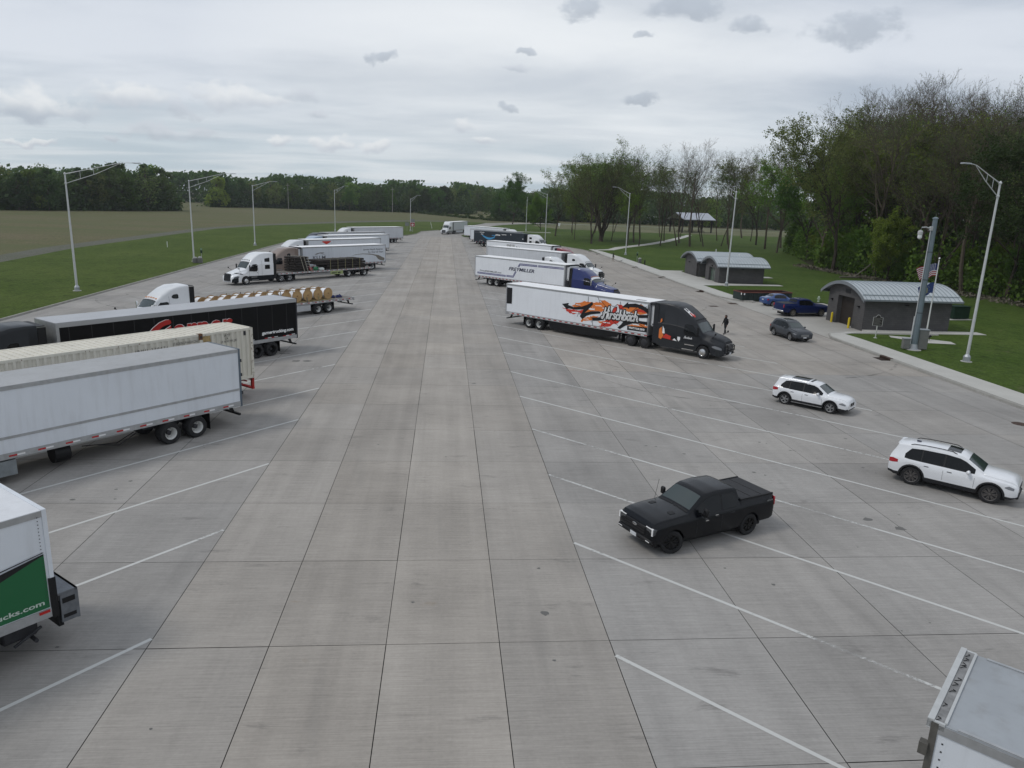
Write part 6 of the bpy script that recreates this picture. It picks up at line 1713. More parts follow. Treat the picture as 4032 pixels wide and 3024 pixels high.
lamp_post(-11.85, 253.3, 10.5, 2.6, 80, 'short street lamp beside the red sign at the far end', GL_, rise=1.3)
lamp_post(41.74, 54.16, 13.95, 3.3, 258, 'tall street lamp at the right, on the lawn before the utility building', GR_, rise=1.25)
lamp_post(41.87, 106.77, 13.7, 3.2, 270, 'street lamp standing in front of the restroom building', GR_, rise=1.4)
lamp_post(41.32, 168.44, 13.8, 3.3, 270, 'street lamp by the footpath and the dog walker', GR_, rise=1.3)
lamp_post(27.83, 208.3, 13.3, 4.8, 268, 'street lamp behind the near-black trailer', GR_, rise=1.3)
lamp_post(30.62, 286.15, 11.5, 1.6, 10, 'farthest right street lamp seen edge-on', GR_, rise=1.2)

# camera pole
t = empty('camera_pole', (40.21, 58.76, .1)); tag(t, 'thick grey pole with a hanging white dome camera beside the marker', 'camera pole')
b = MB(); b.lathe([(.001, 0), (.62, 0), (.62, .05), (.001, .05)], 20, 1, 'z'); b.lathe([(.42, .05), (.42, .10), (.33, .12), (.24, .7)], 8, 0, 'z'); b.build('base', [STEELG, WALK], t, smooth=20)
SLATE = mat('slate pole', (.17, .21, .235), .5, .4, var=.08, vscale=2)
b = MB(); b.tube([(0, 0, .1), (0, 0, 11.05)], [.27, .19], 8, 0); b.lathe([(.24, 11.02), (.22, 11.1), (.001, 11.2)], 10, 0, 'z'); b.build('pole', SLATE, t, smooth=20)
b = MB(); b.tube([(-.15, 0, 10.2), (-.7, 0, 10.32), (-1.05, 0, 10.3), (-1.12, 0, 10.05)], .055, 8, 0); b.box(-.36, -.12, -.12, .12, 10.05, 10.4, 0, bev=.03); b.build('bracket', mat('pale grey', (.42, .43, .43), .6), t, smooth=30)
b = MB(); b.lathe([(.001, 10.06), (.14, 10.05), (.2, 9.95), (.2, 9.72), (.17, 9.70), (.17, 9.45), (.10, 9.36), (.001, 9.34)], 16, [0, 0, 0, 0, 1, 1, 1], 'z', Matrix.Translation((-1.12, 0, 0))); b.build('dome_camera', [mat('pale grey', (.42, .43, .43)), mat('white dome', (.68, .7, .7), .3)], t, smooth=30)
b = MB(); b.tube([(-.30, 0, 1.3), (-.26, 0, 10.1)], .035, 6, 0); b.tube([(-.36, 0, .5), (-.36, 0, 2.9)], .05, 8, 0); b.build('conduit', POLEM, t, smooth=30)
b = MB()
for zz in (3.2, 6.0, 8.3): b.lathe([(.28, zz), (.28, zz + .05)], 8, 0, 'z')
b.build('bands', DARKFR, t, smooth=0)
CABM = mat('cabinet grey', (.17, .17, .16), .6, var=.1)
def cabinet(x, y, w, d, h, rz, label):
    t = empty('utility_cabinet', (x, y, .1), rz); tag(t, label, 'cabinet')
    b = MB(); b.box(-w / 2, w / 2, -d / 2, d / 2, .08, h, 0, bev=.02); b.build('cabinet_box', CABM, t, smooth=20)
    b = MB(); b.box(-w / 2 - .04, w / 2 + .04, -d / 2 - .04, d / 2 + .04, h, h + .05, 0); b.build('lid', STEELG, t, smooth=0)
    b = MB(); b.box(-w / 2 + .05, w / 2 - .05, -d / 2 - .008, -d / 2, .15, h - .08, 0); b.box(w / 2 - .12, w / 2 - .08, -d / 2 - .04, -d / 2, h * .5, h * .6, 0); b.build('cabinet_door', CABM, t, smooth=0)
cabinet(40.95, 58.9, .8, .6, 1.75, R(-8), 'tall grey utility cabinet attached beside the slate camera pole')
cabinet(39.55, 58.9, .55, .4, .95, R(-8), 'small grey box on the left of the slate camera pole')

# flagpole and flags
FX, FY = 44.2, 63.1
t = empty('flagpole', (FX, FY, .1)); tag(t, 'white flagpole carrying the national and the state flag', 'flagpole')
b = MB(); b.tube([(0, 0, 0), (0, 0, 7.45)], [.07, .045], 10, 0); b.lathe([(.001, 0), (.16, 0), (.14, .1), (.07, .14)], 12, 0, 'z'); b.build('pole', mat('white pole', (.66, .66, .64), .4), t, smooth=50)
b = MB(); b.lathe([(.001, 7.45), (.06, 7.48), (.085, 7.56), (.06, 7.64), (.001, 7.67)], 12, 0, 'z'); b.build('finial', CHROME, t, smooth=60)
def flag(name, label, z1, L, H, colf, ang, droop, mats):
    b = MB(); nx, nz = 26, 26
    ca, sa = math.sin(R(ang)), math.cos(R(ang))
    for i in range(nx + 1):
        for j in range(nz + 1):
            u, v = i / nx, j / nz
            wv = .14 * math.sin(u * 8 + v * 1.5) * u ** .6
            x = u * L * (1 - .22 * u * v)
            z = z1 - v * H - droop * u ** 1.5 + .05 * math.sin(u * 10)
            b.v.append((ca * x + sa * wv, sa * x - ca * wv, z))
    m_ = nz + 1
    for i in range(nx):
        for j in range(nz):
            b.f.append((i * m_ + j, i * m_ + j + 1, (i + 1) * m_ + j + 1, (i + 1) * m_ + j)); b.m.append(colf((i + .5) / nx, (j + .5) / nz))
    o = b.build(name, mats, None, smooth=60, loc=(FX - .08, FY, .1)); tag(o, label, 'flag')
def us(u, v):
    if u < .40 and v < 7 / 13:
        iu, iv = int(u * 26), int(v * 26)
        return 2 if not (iu % 2 == 0 and iv % 2 == 0 and 0 < iu < 11) else 1
    return 0 if int(v * 13) % 2 == 0 else 1
FR, FW_, FB_ = mat('flag red', (.33, .018, .03), .8), mat('flag white', (.62, .62, .63), .8), mat('flag blue', (.018, .028, .13), .8)
flag('national_flag', 'red and white striped flag with a starred blue corner, upper on the flagpole', 7.1, 2.05, 1.1, us, 262, .45, [FR, FW_, FB_])
def ind(u, v):
    du, dv = u - .5, (v - .5) * .66
    rr_ = math.hypot(du, dv)
    if (.20 < rr_ < .235 and int(math.degrees(math.atan2(dv, du)) / 18) % 2 == 0) or (abs(du) < .022 and -.16 < dv < .16) or (rr_ < .05 and dv < 0): return 1
    return 0
flag('state_flag', 'blue flag with a small gold torch and stars, lower on the flagpole', 5.4, 1.65, .95, ind, 258, .45, [mat('state blue', (.03, .055, .17), .8), mat('flag gold', (.35, .33, .14), .7)])

# historical marker
t = empty('historical_marker', (40.05, 64.25, .1), R(-25)); tag(t, 'cast historical marker plaque on a white post before the utility building', 'marker')
b = MB(); b.tube([(0, 0, 0), (0, 0, 1.15)], .05, 10, 0); b.lathe([(.001, 0), (.16, 0), (.16, .04), (.05, .06)], 12, 0, 'z'); b.build('post', mat('pale post', (.5, .5, .47), .5), t, smooth=50)
out = [(-.42, 1.15), (.42, 1.15), (.42, 1.95), (.20, 1.98), (.14, 2.14), (0, 2.2), (-.14, 2.14), (-.20, 1.98), (-.42, 1.95)]
b = MB(); b.poly([(p[0], -.03, p[1]) for p in out], 0); n_ = len(out); b.add([(p[0], -.03, p[1]) for p in out] + [(p[0], .03, p[1]) for p in out], [(i, (i + 1) % n_, n_ + (i + 1) % n_, n_ + i) for i in range(n_)], 0); b.poly([(p[0], .03, p[1]) for p in out[::-1]], 0)
b.build('plaque_frame', mat('silver edge', (.42, .42, .40), .5, .3), t, smooth=0)
inn = [(p[0] * .9, 1.15 + (p[1] - 1.15) * .94 + .03) for p in out]
b = MB(); b.poly([(p[0], -.034, p[1]) for p in inn], 0); b.build('plaque', mat('dark bronze', (.035, .033, .03), .5, .3), t, smooth=0)
b = MB()
for k in range(8): b.box(-.33, .33 - .1 * (k % 3), -.037, -.0345, 1.28 + k * .08, 1.30 + k * .08, 0)
b.build('plaque_text', mat('pale raised text', (.22, .22, .20), .6), t, smooth=0)

for (x, y, lb_) in ((40.99, 74.13, 'yellow bollard left of the garage door, partly before the blue pickup'), (40.81, 70.4, 'yellow bollard right of the garage door')):
    t = MB(); t.lathe([(.11, 0), (.11, .98), (.09, 1.05), (.04, 1.09), (.001, 1.1)], 14, 0, 'z'); o = t.build('bollard', mat('safety yellow', (.62, .46, .02), .5, var=.06), None, smooth=50, loc=(x, y, 0)); tag(o, lb_, 'bollard', 'yellow bollards at the garage door')

# ------------------------------------------------------------------ barrel-roofed buildings
def brick():
    m = bpy.data.materials.new('dark grey block wall'); m.use_nodes = True
    g = NT(m.node_tree); b = g.n['Principled BSDF']; b.inputs['Roughness'].default_value = .85
    tc = g.node('ShaderNodeTexCoord')
    sp = g.node('ShaderNodeSeparateXYZ'); g.l.new(tc.outputs['Object'], sp.inputs[0])
    v = g.comb(g.m('ADD', sp.outputs[0], sp.outputs[1]), sp.outputs[2], 0.0)
    br = g.node('ShaderNodeTexBrick'); g.l.new(v, br.inputs[0])
    br.inputs['Color1'].default_value = (.070, .067, .067, 1); br.inputs['Color2'].default_value = (.084, .080, .079, 1); br.inputs['Mortar'].default_value = (.054, .052, .052, 1)
    br.inputs['Scale'].default_value = 1.0; br.inputs['Mortar Size'].default_value = .008; br.inputs['Brick Width'].default_value = .42; br.inputs['Row Height'].default_value = .205
    n = g.rng(g.noise(tc.outputs['Object'], .8, 5, .6), .3, .7, .85, 1.15)
    g.l.new(g.mix(1.0, br.outputs[0], g.comb(n, n, n), 'MULTIPLY'), b.inputs['Base Color'])
    return m
WALLM = brick(); ROOFB = mat('standing seam metal', (.43, .465, .48), .38, .35, var=.05, vscale=.8); FASC = mat('grey fascia', (.22, .24, .255), .5, .3, var=.06)
BROWN = mat('dark brown door', (.028, .022, .018), .6)


def barrel(name, x0, x1, y0, y1, zw, zc, label, door, ov=.75, glassdoor=False, lamps=(), vent=None, gutter=True):
    """gable faces -X at x0"""
    t = empty(name, ((x0 + x1) / 2, (y0 + y1) / 2, 0)); tag(t, label, 'building')
    ox, oy = (x0 + x1) / 2, (y0 + y1) / 2
    ym = (y0 + y1) / 2; a = (y1 - y0) / 2
    # circle through eaves (overhang) and crest
    A = a + ov; ze = zw - .05; s_ = zc - ze; Rr = (A * A + s_ * s_) / (2 * s_); zc0 = zc - Rr
    def zr(y): return zc0 + math.sqrt(max(0, Rr * Rr - (y - ym) ** 2))
    dy0, dy1, dz, rec = door
    b = MB()
    # side and back walls
    th = .22
    zt0 = zr(y0) - .2
    b.add([(x0, y0, 0), (x1, y0, 0), (x1, y0, zt0), (x0, y0, zt0)], [(0, 1, 2, 3)]); b.add([(x0, y1, 0), (x1, y1, 0), (x1, y1, zt0), (x0, y1, zt0)], [(3, 2, 1, 0)])
    n = 16
    ys = [y0 + (y1 - y0) * k / n for k in range(n + 1)]
    for yy in (dy0, dy1):
        ys.append(yy)
    ys = sorted(set(ys))
    for p, q in zip(ys, ys[1:]):
        lo = dz if (p >= dy0 - 1e-6 and q <= dy1 + 1e-6) else 0
        b.add([(x0, p, lo), (x0, q, lo), (x0, q, zr(q) - .12), (x0, p, zr(p) - .12)], [(3, 2, 1, 0)])
        b.add([(x1, p, 0), (x1, q, 0), (x1, q, zr(q) - .12), (x1, p, zr(p) - .12)], [(0, 1, 2, 3)])
    b.add([(x0, dy0, 0), (x0 + rec, dy0, 0), (x0 + rec, dy0, dz), (x0, dy0, dz)], [(0, 1, 2, 3)]); b.add([(x0, dy1, 0), (x0 + rec, dy1, 0), (x0 + rec, dy1, dz), (x0, dy1, dz)], [(3, 2, 1, 0)]); b.add([(x0, dy0, dz), (x0 + rec, dy0, dz), (x0 + rec, dy1, dz), (x0, dy1, dz)], [(0, 1, 2, 3)])
    b.v = [(q[0] - ox, q[1] - oy, q[2]) for q in b.v]
    b.build('wall', WALLM, t, smooth=0)
    # roof shell
    r = MB(); nr = 28; X0, X1 = x0 - .6, x1 + .6
    def sec(k, e): 
        th_ = -1 + 2 * k / nr; y = ym + A * th_; return (y, zr(y) + e)
    for k in range(nr):
        (ya, za), (yb, zb_) = sec(k, 0), sec(k + 1, 0)
        r.add([(X0, ya, za), (X1, ya, za), (X1, yb, zb_), (X0, yb, zb_)], [(0, 1, 2, 3)])
        r.add([(X0, ya, za - .1), (X1, ya, za - .1), (X1, yb, zb_ - .1), (X0, yb, zb_ - .1)], [(3, 2, 1, 0)])
    r.v = [(q[0] - ox, q[1] - oy, q[2]) for q in r.v]
    rf = r.build('roof', ROOFB, t, smooth=40)
    sm = MB(); x = X0 + .3
    while x < X1 - .1:
        for k in range(nr):
            (ya, za), (yb, zb_) = sec(k, 0), sec(k + 1, 0)
            sm.add([(x - .018, ya, za), (x + .018, ya, za), (x + .018, yb, zb_), (x - .018, yb, zb_), (x - .012, ya, za + .05), (x + .012, ya, za + .05), (x + .012, yb, zb_ + .05), (x - .012, yb, zb_ + .05)], [(0, 3, 7, 4), (1, 5, 6, 2), (4, 7, 6, 5)])
        x += .46
    yy = y0 - ov + .55
    sm.box(X0 + .1, X1 - .1, yy - .02, yy + .02, zr(yy) + .03, zr(yy) + .10, 0)
    sm.v = [(q[0] - ox, q[1] - oy, q[2]) for q in sm.v]
    sm.build('roof_seams', mat('seam metal', (.31, .35, .38), .4, .3), rf, smooth=0)
    f = MB()
    for X, d_ in ((X0, -.03), (X1, .03)):
        for k in range(nr):
            (ya, za), (yb, zb_) = sec(k, .03), sec(k + 1, .03)
            hh = .34
            f.add([(X + d_, ya, za), (X + d_, yb, zb_), (X + d_, yb, zb_ - hh), (X + d_, ya, za - hh), (X, ya, za), (X, yb, zb_), (X, yb, zb_ - hh), (X, ya, za - hh)], [(0, 3, 2, 1), (4, 5, 6, 7), (0, 1, 5, 4), (3, 7, 6, 2)])
    for Y in (y0 - ov, y1 + ov):
        s2 = -1 if Y < ym else 1
        f.box(X0, X1, Y, Y + s2 * .10, ze - .14, ze + .03, 0)
        f.box(X0 + .1, X1 - .1, Y, Y - s2 * (ov), ze - .13, ze - .10, 0)
    f.v = [(q[0] - ox, q[1] - oy, q[2]) for q in f.v]
    f.build('fascia', FASC, t, smooth=30)
    if glassdoor:
        g_ = MB(); g_.box(x0 + rec - .03, x0 + rec, dy0, dy1, 0, dz, 0); g_.v = [(q[0] - ox, q[1] - oy, q[2]) for q in g_.v]; g_.build('glass_door', mat('green door glass', (.10, .135, .11), .08, spec=.8), t, smooth=0)
        g_ = MB(); m_ = (dy0 + dy1) / 2
        for p in (dy0, m_ - .04, dy1 - .07): g_.box(x0 + rec - .07, x0 + rec - .03, p, p + .07, 0, dz, 0)
        g_.box(x0 + rec - .07, x0 + rec - .03, dy0, dy1, dz - .1, dz, 0); g_.box(x0 + rec - .07, x0 + rec - .03, dy0, dy1, 0, .12, 0); g_.box(x0 + rec - .07, x0 + rec - .03, dy0, dy1, .95, 1.0, 0)
        g_.v = [(q[0] - ox, q[1] - oy, q[2]) for q in g_.v]; g_.build('door_frame', DARKFR, t, smooth=0)
    else:
        g_ = MB(); g_.box(x0 + rec - .05, x0 + rec, dy0, dy1, 0, dz, 0)
        for k in range(1, 6): g_.box(x0 + rec - .058, x0 + rec - .05, dy0 + .05, dy1 - .05, dz * k / 6 - .01, dz * k / 6 + .01, 0)
        g_.v = [(q[0] - ox, q[1] - oy, q[2]) for q in g_.v]; g_.build('garage_door', BROWN, t, smooth=0)
    for (lx, ly, lz) in lamps:
        g_ = MB()
        if lx is None: g_.box(x0 - .22, x0, ly - .12, ly + .12, lz, lz + .12, 0, bev=.02); g_.box(x0 - .08, x0, ly - .06, ly + .06, lz - .1, lz + .02, 0)
        else: g_.box(lx - .15, lx + .15, y0 - .25, y0, lz, lz + .12, 0, bev=.02)
        g_.v = [(q[0] - ox, q[1] - oy, q[2]) for q in g_.v]; g_.build('wall_lamp', BLACK, t, smooth=30)
    if vent:
        g_ = MB(); y_, z_, w_, h_ = vent
        g_.box(x0 - .02, x0 - .002, y_ - w_ / 2, y_ + w_ / 2, z_, z_ + h_, 0)
        for k in range(4): g_.box(x0 - .05, x0 - .02, y_ - w_ / 2 + .03, y_ + w_ / 2 - .03, z_ + .04 + k * h_ / 4.5, z_ + .07 + k * h_ / 4.5, 0)
        g_.v = [(q[0] - ox, q[1] - oy, q[2]) for q in g_.v]; g_.build('wall_vent', mat('vent dark', (.03, .03, .032), .6), t, smooth=0)
    return t
barrel('utility_building', 41.3, 50.4, 68.8, 75.85, 3.25, 4.55, 'dark block building with a curved metal roof and garage door behind two yellow bollards', (70.75, 73.95, 2.97, .55), lamps=((None, 69.75, 2.25), (None, 75.0, 2.35), (45.6, 0, 2.62)), vent=(72.2, 3.35, .95, .42))
barrel('restroom_building', 41.95, 49.1, 110.4, 116.5, 2.75, 3.98, 'nearer dark restroom building with curved metal roof and green glass doors', (112.2, 114.85, 2.26, .35), glassdoor=True, ov=.85, lamps=((None, 113.5, 2.5), (45.6, 0, 2.3)))
barrel('restroom_building', 41.95, 50.9, 119.9, 127.0, 2.8, 4.05, 'farther dark restroom building with curved metal roof, behind its twin', (119.95, 120.9, 2.4, .3), ov=.85, lamps=((None, 124.6, 2.2),), vent=(124.5, 2.7, .3, .3))
for (x, y, z, lb_) in ((46.6, 125.2, 3.9, 'small white vent pipe on the farther restroom roof'), (46.5, 114.6, 3.8, 'small white vent pipe on the nearer restroom roof')):
    b = MB(); b.lathe([(.06, 0), (.06, .55), (.001, .55)], 10, 0, 'z'); o = b.build('vent_pipe', WHTR, None, smooth=40, loc=(x, y, z)); tag(o, lb_, 'vent pipe')
b = empty('electrical_enclosure', (48.1, 83.9, 0)); tag(b, 'small dark enclosure behind the blue pickup, left of the utility building', 'enclosure')
m_ = MB(); m_.box(-.6, .8, -.5, .6, 0, 1.5, 0); m_.build('enclosure_wall', WALLM, b, smooth=0); m_ = MB(); m_.box(-.7, .9, -.6, .7, 1.5, 1.58, 0); m_.build('enclosure_roof', FASC, b, smooth=0); m_ = MB(); m_.box(.35, .40, -.53, -.5, .1, 1.4, 0); m_.build('door_edge', WHTR, b, smooth=0)
# generator box right of the utility building
t = empty('generator', (57.9, 78.0, .1), R(8)); tag(t, 'dark green generator enclosure on a slab right of the utility building', 'generator')
b = MB(); b.box(-1.05, 1.05, -.7, .7, .12, 1.45, 0, bev=.04); b.build('generator_case', mat('dark green paint', (.008, .026, .016), .4, coat=.3), t, smooth=20); b = MB(); b.box(-1.1, 1.1, -.75, .75, 1.45, 1.52, 0); b.box(-.02, .02, -.71, -.70, .2, 1.4, 0); b.build('generator_lid', mat('dark green lid', (.012, .035, .024), .4), t, smooth=0)
sheet('slab', [(56.3, 76.7), (59.4, 77.1), (59.2, 79.2), (56.1, 78.8)], .15, WALK, label='concrete slab under the green generator')
b = empty('fire_hydrant', (47.88, 90.4, .1)); tag(b, 'pale green fire hydrant behind the blue pickup', 'hydrant')
m_ = MB(); m_.lathe([(.001, 0), (.16, 0), (.16, .05), (.11, .07), (.11, .52), (.15, .55), (.12, .66), (.04, .74), (.001, .76)], 14, 0, 'z'); m_.build('barrel', mat('pale green iron', (.36, .42, .34), .5), b, smooth=50)
m_ = MB(); m_.tube([(-.22, 0, .42), (.22, 0, .42)], .06, 10, 0); m_.tube([(0, -.22, .38), (0, 0, .38)], .075, 10, 0); m_.build('nozzles', mat('pale green iron', (.4, .4, .4)), b, smooth=50)

# open-top dumpster
t = empty('dumpster', (37.3, 89.4, 0), R(8)); tag(t, 'long open-topped green roll-off dumpster with red rim behind the blue sedan', 'dumpster')
DG = mat('dumpster green', (.022, .034, .032), .6, var=.3, vscale=2, dirt=.1); DI = mat('dumpster inside', (.075, .022, .018), .8, var=.3)
b = MB(); L_, W_ = 7.0, 2.3
for (x0, x1, y0, y1) in ((0, L_, 0, .06), (0, L_, W_ - .06, W_), (0, .06, .06, W_ - .06), (L_ - .06, L_, .06, W_ - .06)): b.box(x0, x1, y0, y1, .18, 1.18, 0)
b.box(.06, L_ - .06, .06, W_ - .06, .18, .24, 1)
for f_ in range(6, 24): pass
b.build('dumpster_shell', [DG, DI], t, smooth=0)
b = MB()
for y0 in (.062,): b.box(.07, L_ - .07, y0, y0 + .01, .24, 1.17, 0); b.box(.07, L_ - .07, W_ - .075, W_ - .062, .24, 1.17, 0)
b.build('dumpster_lining', DI, t, smooth=0)
b = MB(); x = .3
while x < L_: b.box(x, x + .10, -.07, 0, .2, 1.12, 0); b.box(x, x + .1, W_, W_ + .07, .2, 1.12, 0); x += .62
for s in (.4, 1.9): b.box(0, L_, s - .08, s + .08, .05, .18, 0)
b.build('ribs', DG, t, smooth=0)
b = MB(); b.box(-.04, L_ + .04, -.08, .0, 1.12, 1.22, 0); b.box(-.04, L_ + .04, W_, W_ + .08, 1.12, 1.22, 0); b.box(-.06, .02, 0, W_, 1.12, 1.22, 0); b.box(L_ - .02, L_ + .06, 0, W_, 1.12, 1.22, 0); b.build('rim', mat('rusty red rim', (.17, .06, .045), .7, var=.3), t, smooth=0)
b = MB(); b.box(.12, .3, -.085, -.075, .85, 1.08, 0); b.box(3.7, 4.1, -.085, -.075, .8, 1.05, 0); b.box(-.07, -.06, .1, .3, .85, 1.1, 0); b.build('stickers', WHTR, t, smooth=0)
b = MB()
for s in (.35, 1.95): b.lathe([(.001, -.1), (.14, -.1), (.14, .1), (.001, .1)], 12, 0, 'y', Matrix.Translation((.25, s, .14))); b.lathe([(.001, -.1), (.14, -.1), (.14, .1), (.001, .1)], 12, 0, 'y', Matrix.Translation((L_ - .3, s, .14)))
b.build('rollers', DARKFR, t, smooth=30)

# bins and small posts
def bin_(x, y, label, h=.95, rz=0, signpost=True):
    t = empty('litter_bin', (x, y, .12), rz); tag(t, label, 'bin')
    b = MB(); b.box(-.30, .30, -.30, .30, .02, h - .15, 0, bev=.03); b.build('bin_body', mat('exposed grey bin', (.14, .14, .13), .7, var=.3, vscale=12), t, smooth=20)
    b = MB(); b.lathe([(.30, h - .15), (.30, h - .02), (.2, h + .06), (.001, h + .1)], 14, 0, 'z'); b.build('bin_lid', mat('pale lid', (.35, .35, .34), .6), t, smooth=40)
bin_(-37.75, 118.3, 'grey litter bin by the left kerb near the second lamp post'); bin_(38.7, 145.6, 'grey litter bin on the right sidewalk beside the post with a sign')
bin_(-38.6, 118.6, 'darker litter bin just left of the one with a pale lid', .85)
for (x, y, h, lb_, c) in ((-37.9, 119.6, 2.2, 'dark pet station post behind the left litter bins', STEELG), (38.8, 148.2, 2.0, 'dark pet station post beside the right litter bin', STEELG)):
    t = empty('pet_station', (x, y, .12)); tag(t, lb_, 'pet station')
    m_ = MB(); m_.tube([(0, 0, 0), (0, 0, h)], .03, 8, 0); m_.build('post', c, t, smooth=40); m_ = MB(); m_.box(-.15, .15, -.06, .06, h - .75, h - .3, 0, bev=.02); m_.build('dispenser', mat('dark green box', (.01, .03, .016), .5), t, smooth=30); m_ = MB(); m_.box(-.13, .13, -.035, -.03, h - .25, h + .02, 0); m_.build('sign_panel', mat('pale green sign', (.2, .3, .2), .5), t, smooth=0)
m_ = MB(); m_.lathe([(.13, 0), (.13, .8), (.10, .87), (.001, .9)], 12, 0, 'z'); o = m_.build('bollard', BLACK, None, smooth=40, loc=(38.64, 141.5, .12)); tag(o, 'short black bollard on the right sidewalk before the restrooms', 'bollard')
m_ = MB(); m_.box(-.05, .05, -.02, .02, 0, 1.1, 0); o = m_.build('marker_post', WHTR, None, smooth=0, loc=(-53.5, 149, .1)); tag(o, 'small white marker post in the left verge', 'marker post')
b = empty('spot_light', (44.8, 63.4, .1)); tag(b, 'small black ground spotlight on the lawn right of the flagpole', 'spotlight')
m_ = MB(); m_.tube([(0, 0, 0), (0, 0, .35)], .03, 8, 0); m_.build('stake', BLACK, b, smooth=40); m_ = MB(); m_.tube([(-.08, 0, .35), (.12, .03, .45)], [.09, .12], 10, 0); m_.build('lamp_housing', BLACK, b, smooth=40)
def sign(x, y, z0, z1, w_, m_sign, label, rz=0, red=False):
    t = empty('road_sign', (x, y, .1), rz); tag(t, label, 'sign')
    b = MB(); b.tube([(0, .03, 0), (0, .03, z1)], .035, 6, 0); b.build('post', STEELG, t, smooth=30)
    b = MB(); b.box(-w_ / 2, w_ / 2, -.02, .02, z0, z1, 0); b.build('sign_panel', m_sign, t, smooth=0)
    if red:
        b = MB(); b.box(-w_ / 2 + .04, w_ / 2 - .04, -.026, -.021, z0 + .05, z1 - .08, 0); b.lathe([(.001, -.03), (.34, -.03)], 20, 1, 'y', Matrix.Translation((0, 0, (z0 + z1) / 2 - .1))); b.box(-.24, .24, -.036, -.031, (z0 + z1) / 2 - .16, (z0 + z1) / 2 - .04, 0); b.build('sign_face', [mat('sign red', (.33, .02, .035), .5), WHTR], t, smooth=0)
sign(-10.9, 247, 1.75, 3.1, 1.45, WHTR, 'red and white square sign by the far left kerb', red=True); sign(-12.9, 251.5, 1.7, 2.9, 1.3, mat('sign back', (.25, .26, .26), .6, .4), 'grey back of a sign left of the red sign'); sign(-10.9, 248.5, 3.0, 4.1, 1.2, mat('sign back', (.25, .26, .26)), 'grey sign back rising above the red sign')
m_ = MB(); m_.tube([(0, 0, 0), (-.5, 0, 2.3)], .07, 8, 0); o = m_.build('leaning_post', WHTR, None, smooth=40, loc=(-5.2, 280.5, .1)); tag(o, 'white leaning post left of the arriving truck', 'post')
m_ = MB(); m_.add([(-.35, 0, .9), (.35, 0, .9), (.55, .05, 2.2), (-.55, .05, 2.2), (-.35, .06, .9), (.35, .06, .9), (.55, .11, 2.2), (-.55, .11, 2.2)], [(0, 1, 2, 3), (7, 6, 5, 4), (0, 4, 5, 1), (1, 5, 6, 2), (2, 6, 7, 3), (3, 7, 4, 0)]); m_.box(-.06, .06, .06, .1, 0, 1, 0); o = m_.build('yield_sign', WHTR, None, smooth=0, loc=(50.5, 333, .1)); tag(o, 'white sign on the lawn before the far meadow', 'sign')
for (x, y, lb_) in ((-108, 530, 'pale utility pole before the far trees, left'), (-38, 540, 'pale utility pole before the far trees, middle')):
    m_ = MB(); m_.tube([(0, 0, 0), (0, 0, 17)], [.22, .14], 8, 0); m_.box(-1.2, 1.2, -.1, .1, 15.6, 15.9, 0); o = m_.build('utility_pole', mat('weathered pole', (.28, .27, .25), .8), None, smooth=30, loc=(x, y, 0)); tag(o, lb_, 'utility pole')

# picnic shelter
t = empty('picnic_shelter', (112, 336, 0), R(26)); tag(t, 'open picnic shelter with pale metal roof and dark posts among the park trees', 'shelter')
TB = mat('dark timber post', (.022, .018, .015), .8)
b = MB()
for x in (-9, -3, 3, 9):
    for y in (-4, 4):
        p_ = MB(); p_.box(x - .25, x + .25, y - .25, y + .25, 0, 5.5, 0)
        for s in (-1, 1): p_.tube([(x, y, 4.0), (x + s * 1.5, y, 5.6)], .15, 6, 0)
        p_.build('post', TB, t, smooth=0)
for y in (-4, 4): b.box(-9.4, 9.4, y - .22, y + .22, 5.5, 6.1, 0)
b.build('beam', TB, t, smooth=0)
b = MB(); b.add([(-10, -5.4, 6.0), (10, -5.4, 6.0), (10, 0, 8.9), (-10, 0, 8.9), (-10, 5.4, 6.0), (10, 5.4, 6.0)], [(0, 1, 2, 3), (3, 2, 5, 4)]); b.add([(-10, -5.4, 5.8), (10, -5.4, 5.8), (10, 0, 8.7), (-10, 0, 8.7), (-10, 5.4, 5.8), (10, 5.4, 5.8)], [(3, 2, 1, 0), (4, 5, 2, 3)]); b.box(-10.05, 10.05, -5.5, -5.4, 5.75, 6.05, 0); b.build('roof', mat('pale shelter roof', (.44, .46, .50), .4, .3, var=.08, vscale=.4), t, smooth=0)
b = MB(); x = -10
while x < 10.01: b.box(x, x + .06, -5.4, -5.38, 6.0, 6.05, 0); x += .8
for k in range(24): x = -9.8 + k * .82; b.add([(x, -5.4, 6.03), (x + .08, -5.4, 6.03), (x + .08, 0, 8.95), (x, 0, 8.95)], [(0, 1, 2, 3)])
b.build('roof_seams', mat('seam blue grey', (.33, .35, .42), .5), t, smooth=0)  # seams coloured a darker blue grey than the shelter roof
def table(x, y, lb_):
    q = Matrix.Translation((112, 336, 0)) @ Matrix.Rotation(R(26), 4, 'Z') @ Vector((x, y, 0))
    t2 = empty('picnic_table', q, R(26)); tag(t2, lb_, 'picnic table', 'tables under the picnic shelter')
    b = MB(); b.box(-1.4, 1.4, -.45, .45, .9, .98, 0); b.build('tabletop', TB, t2, smooth=0)
    for s in (-1, 1):
        b = MB(); b.box(-1.4, 1.4, s * .7, s * 1.0, .5, .56, 0); b.build('bench', TB, t2, smooth=0)
        for q_ in (-1, 1): b = MB(); b.tube([(s, q_ * .9, 0), (s, q_ * .2, .9)], .06, 6, 0); b.build('leg', TB, t2, smooth=0)
for k, x in enumerate((-7, -2.4, 2.4, 7)): table(x, 0, ['leftmost', 'second', 'third', 'rightmost'][k] + ' dark picnic table under the shelter')
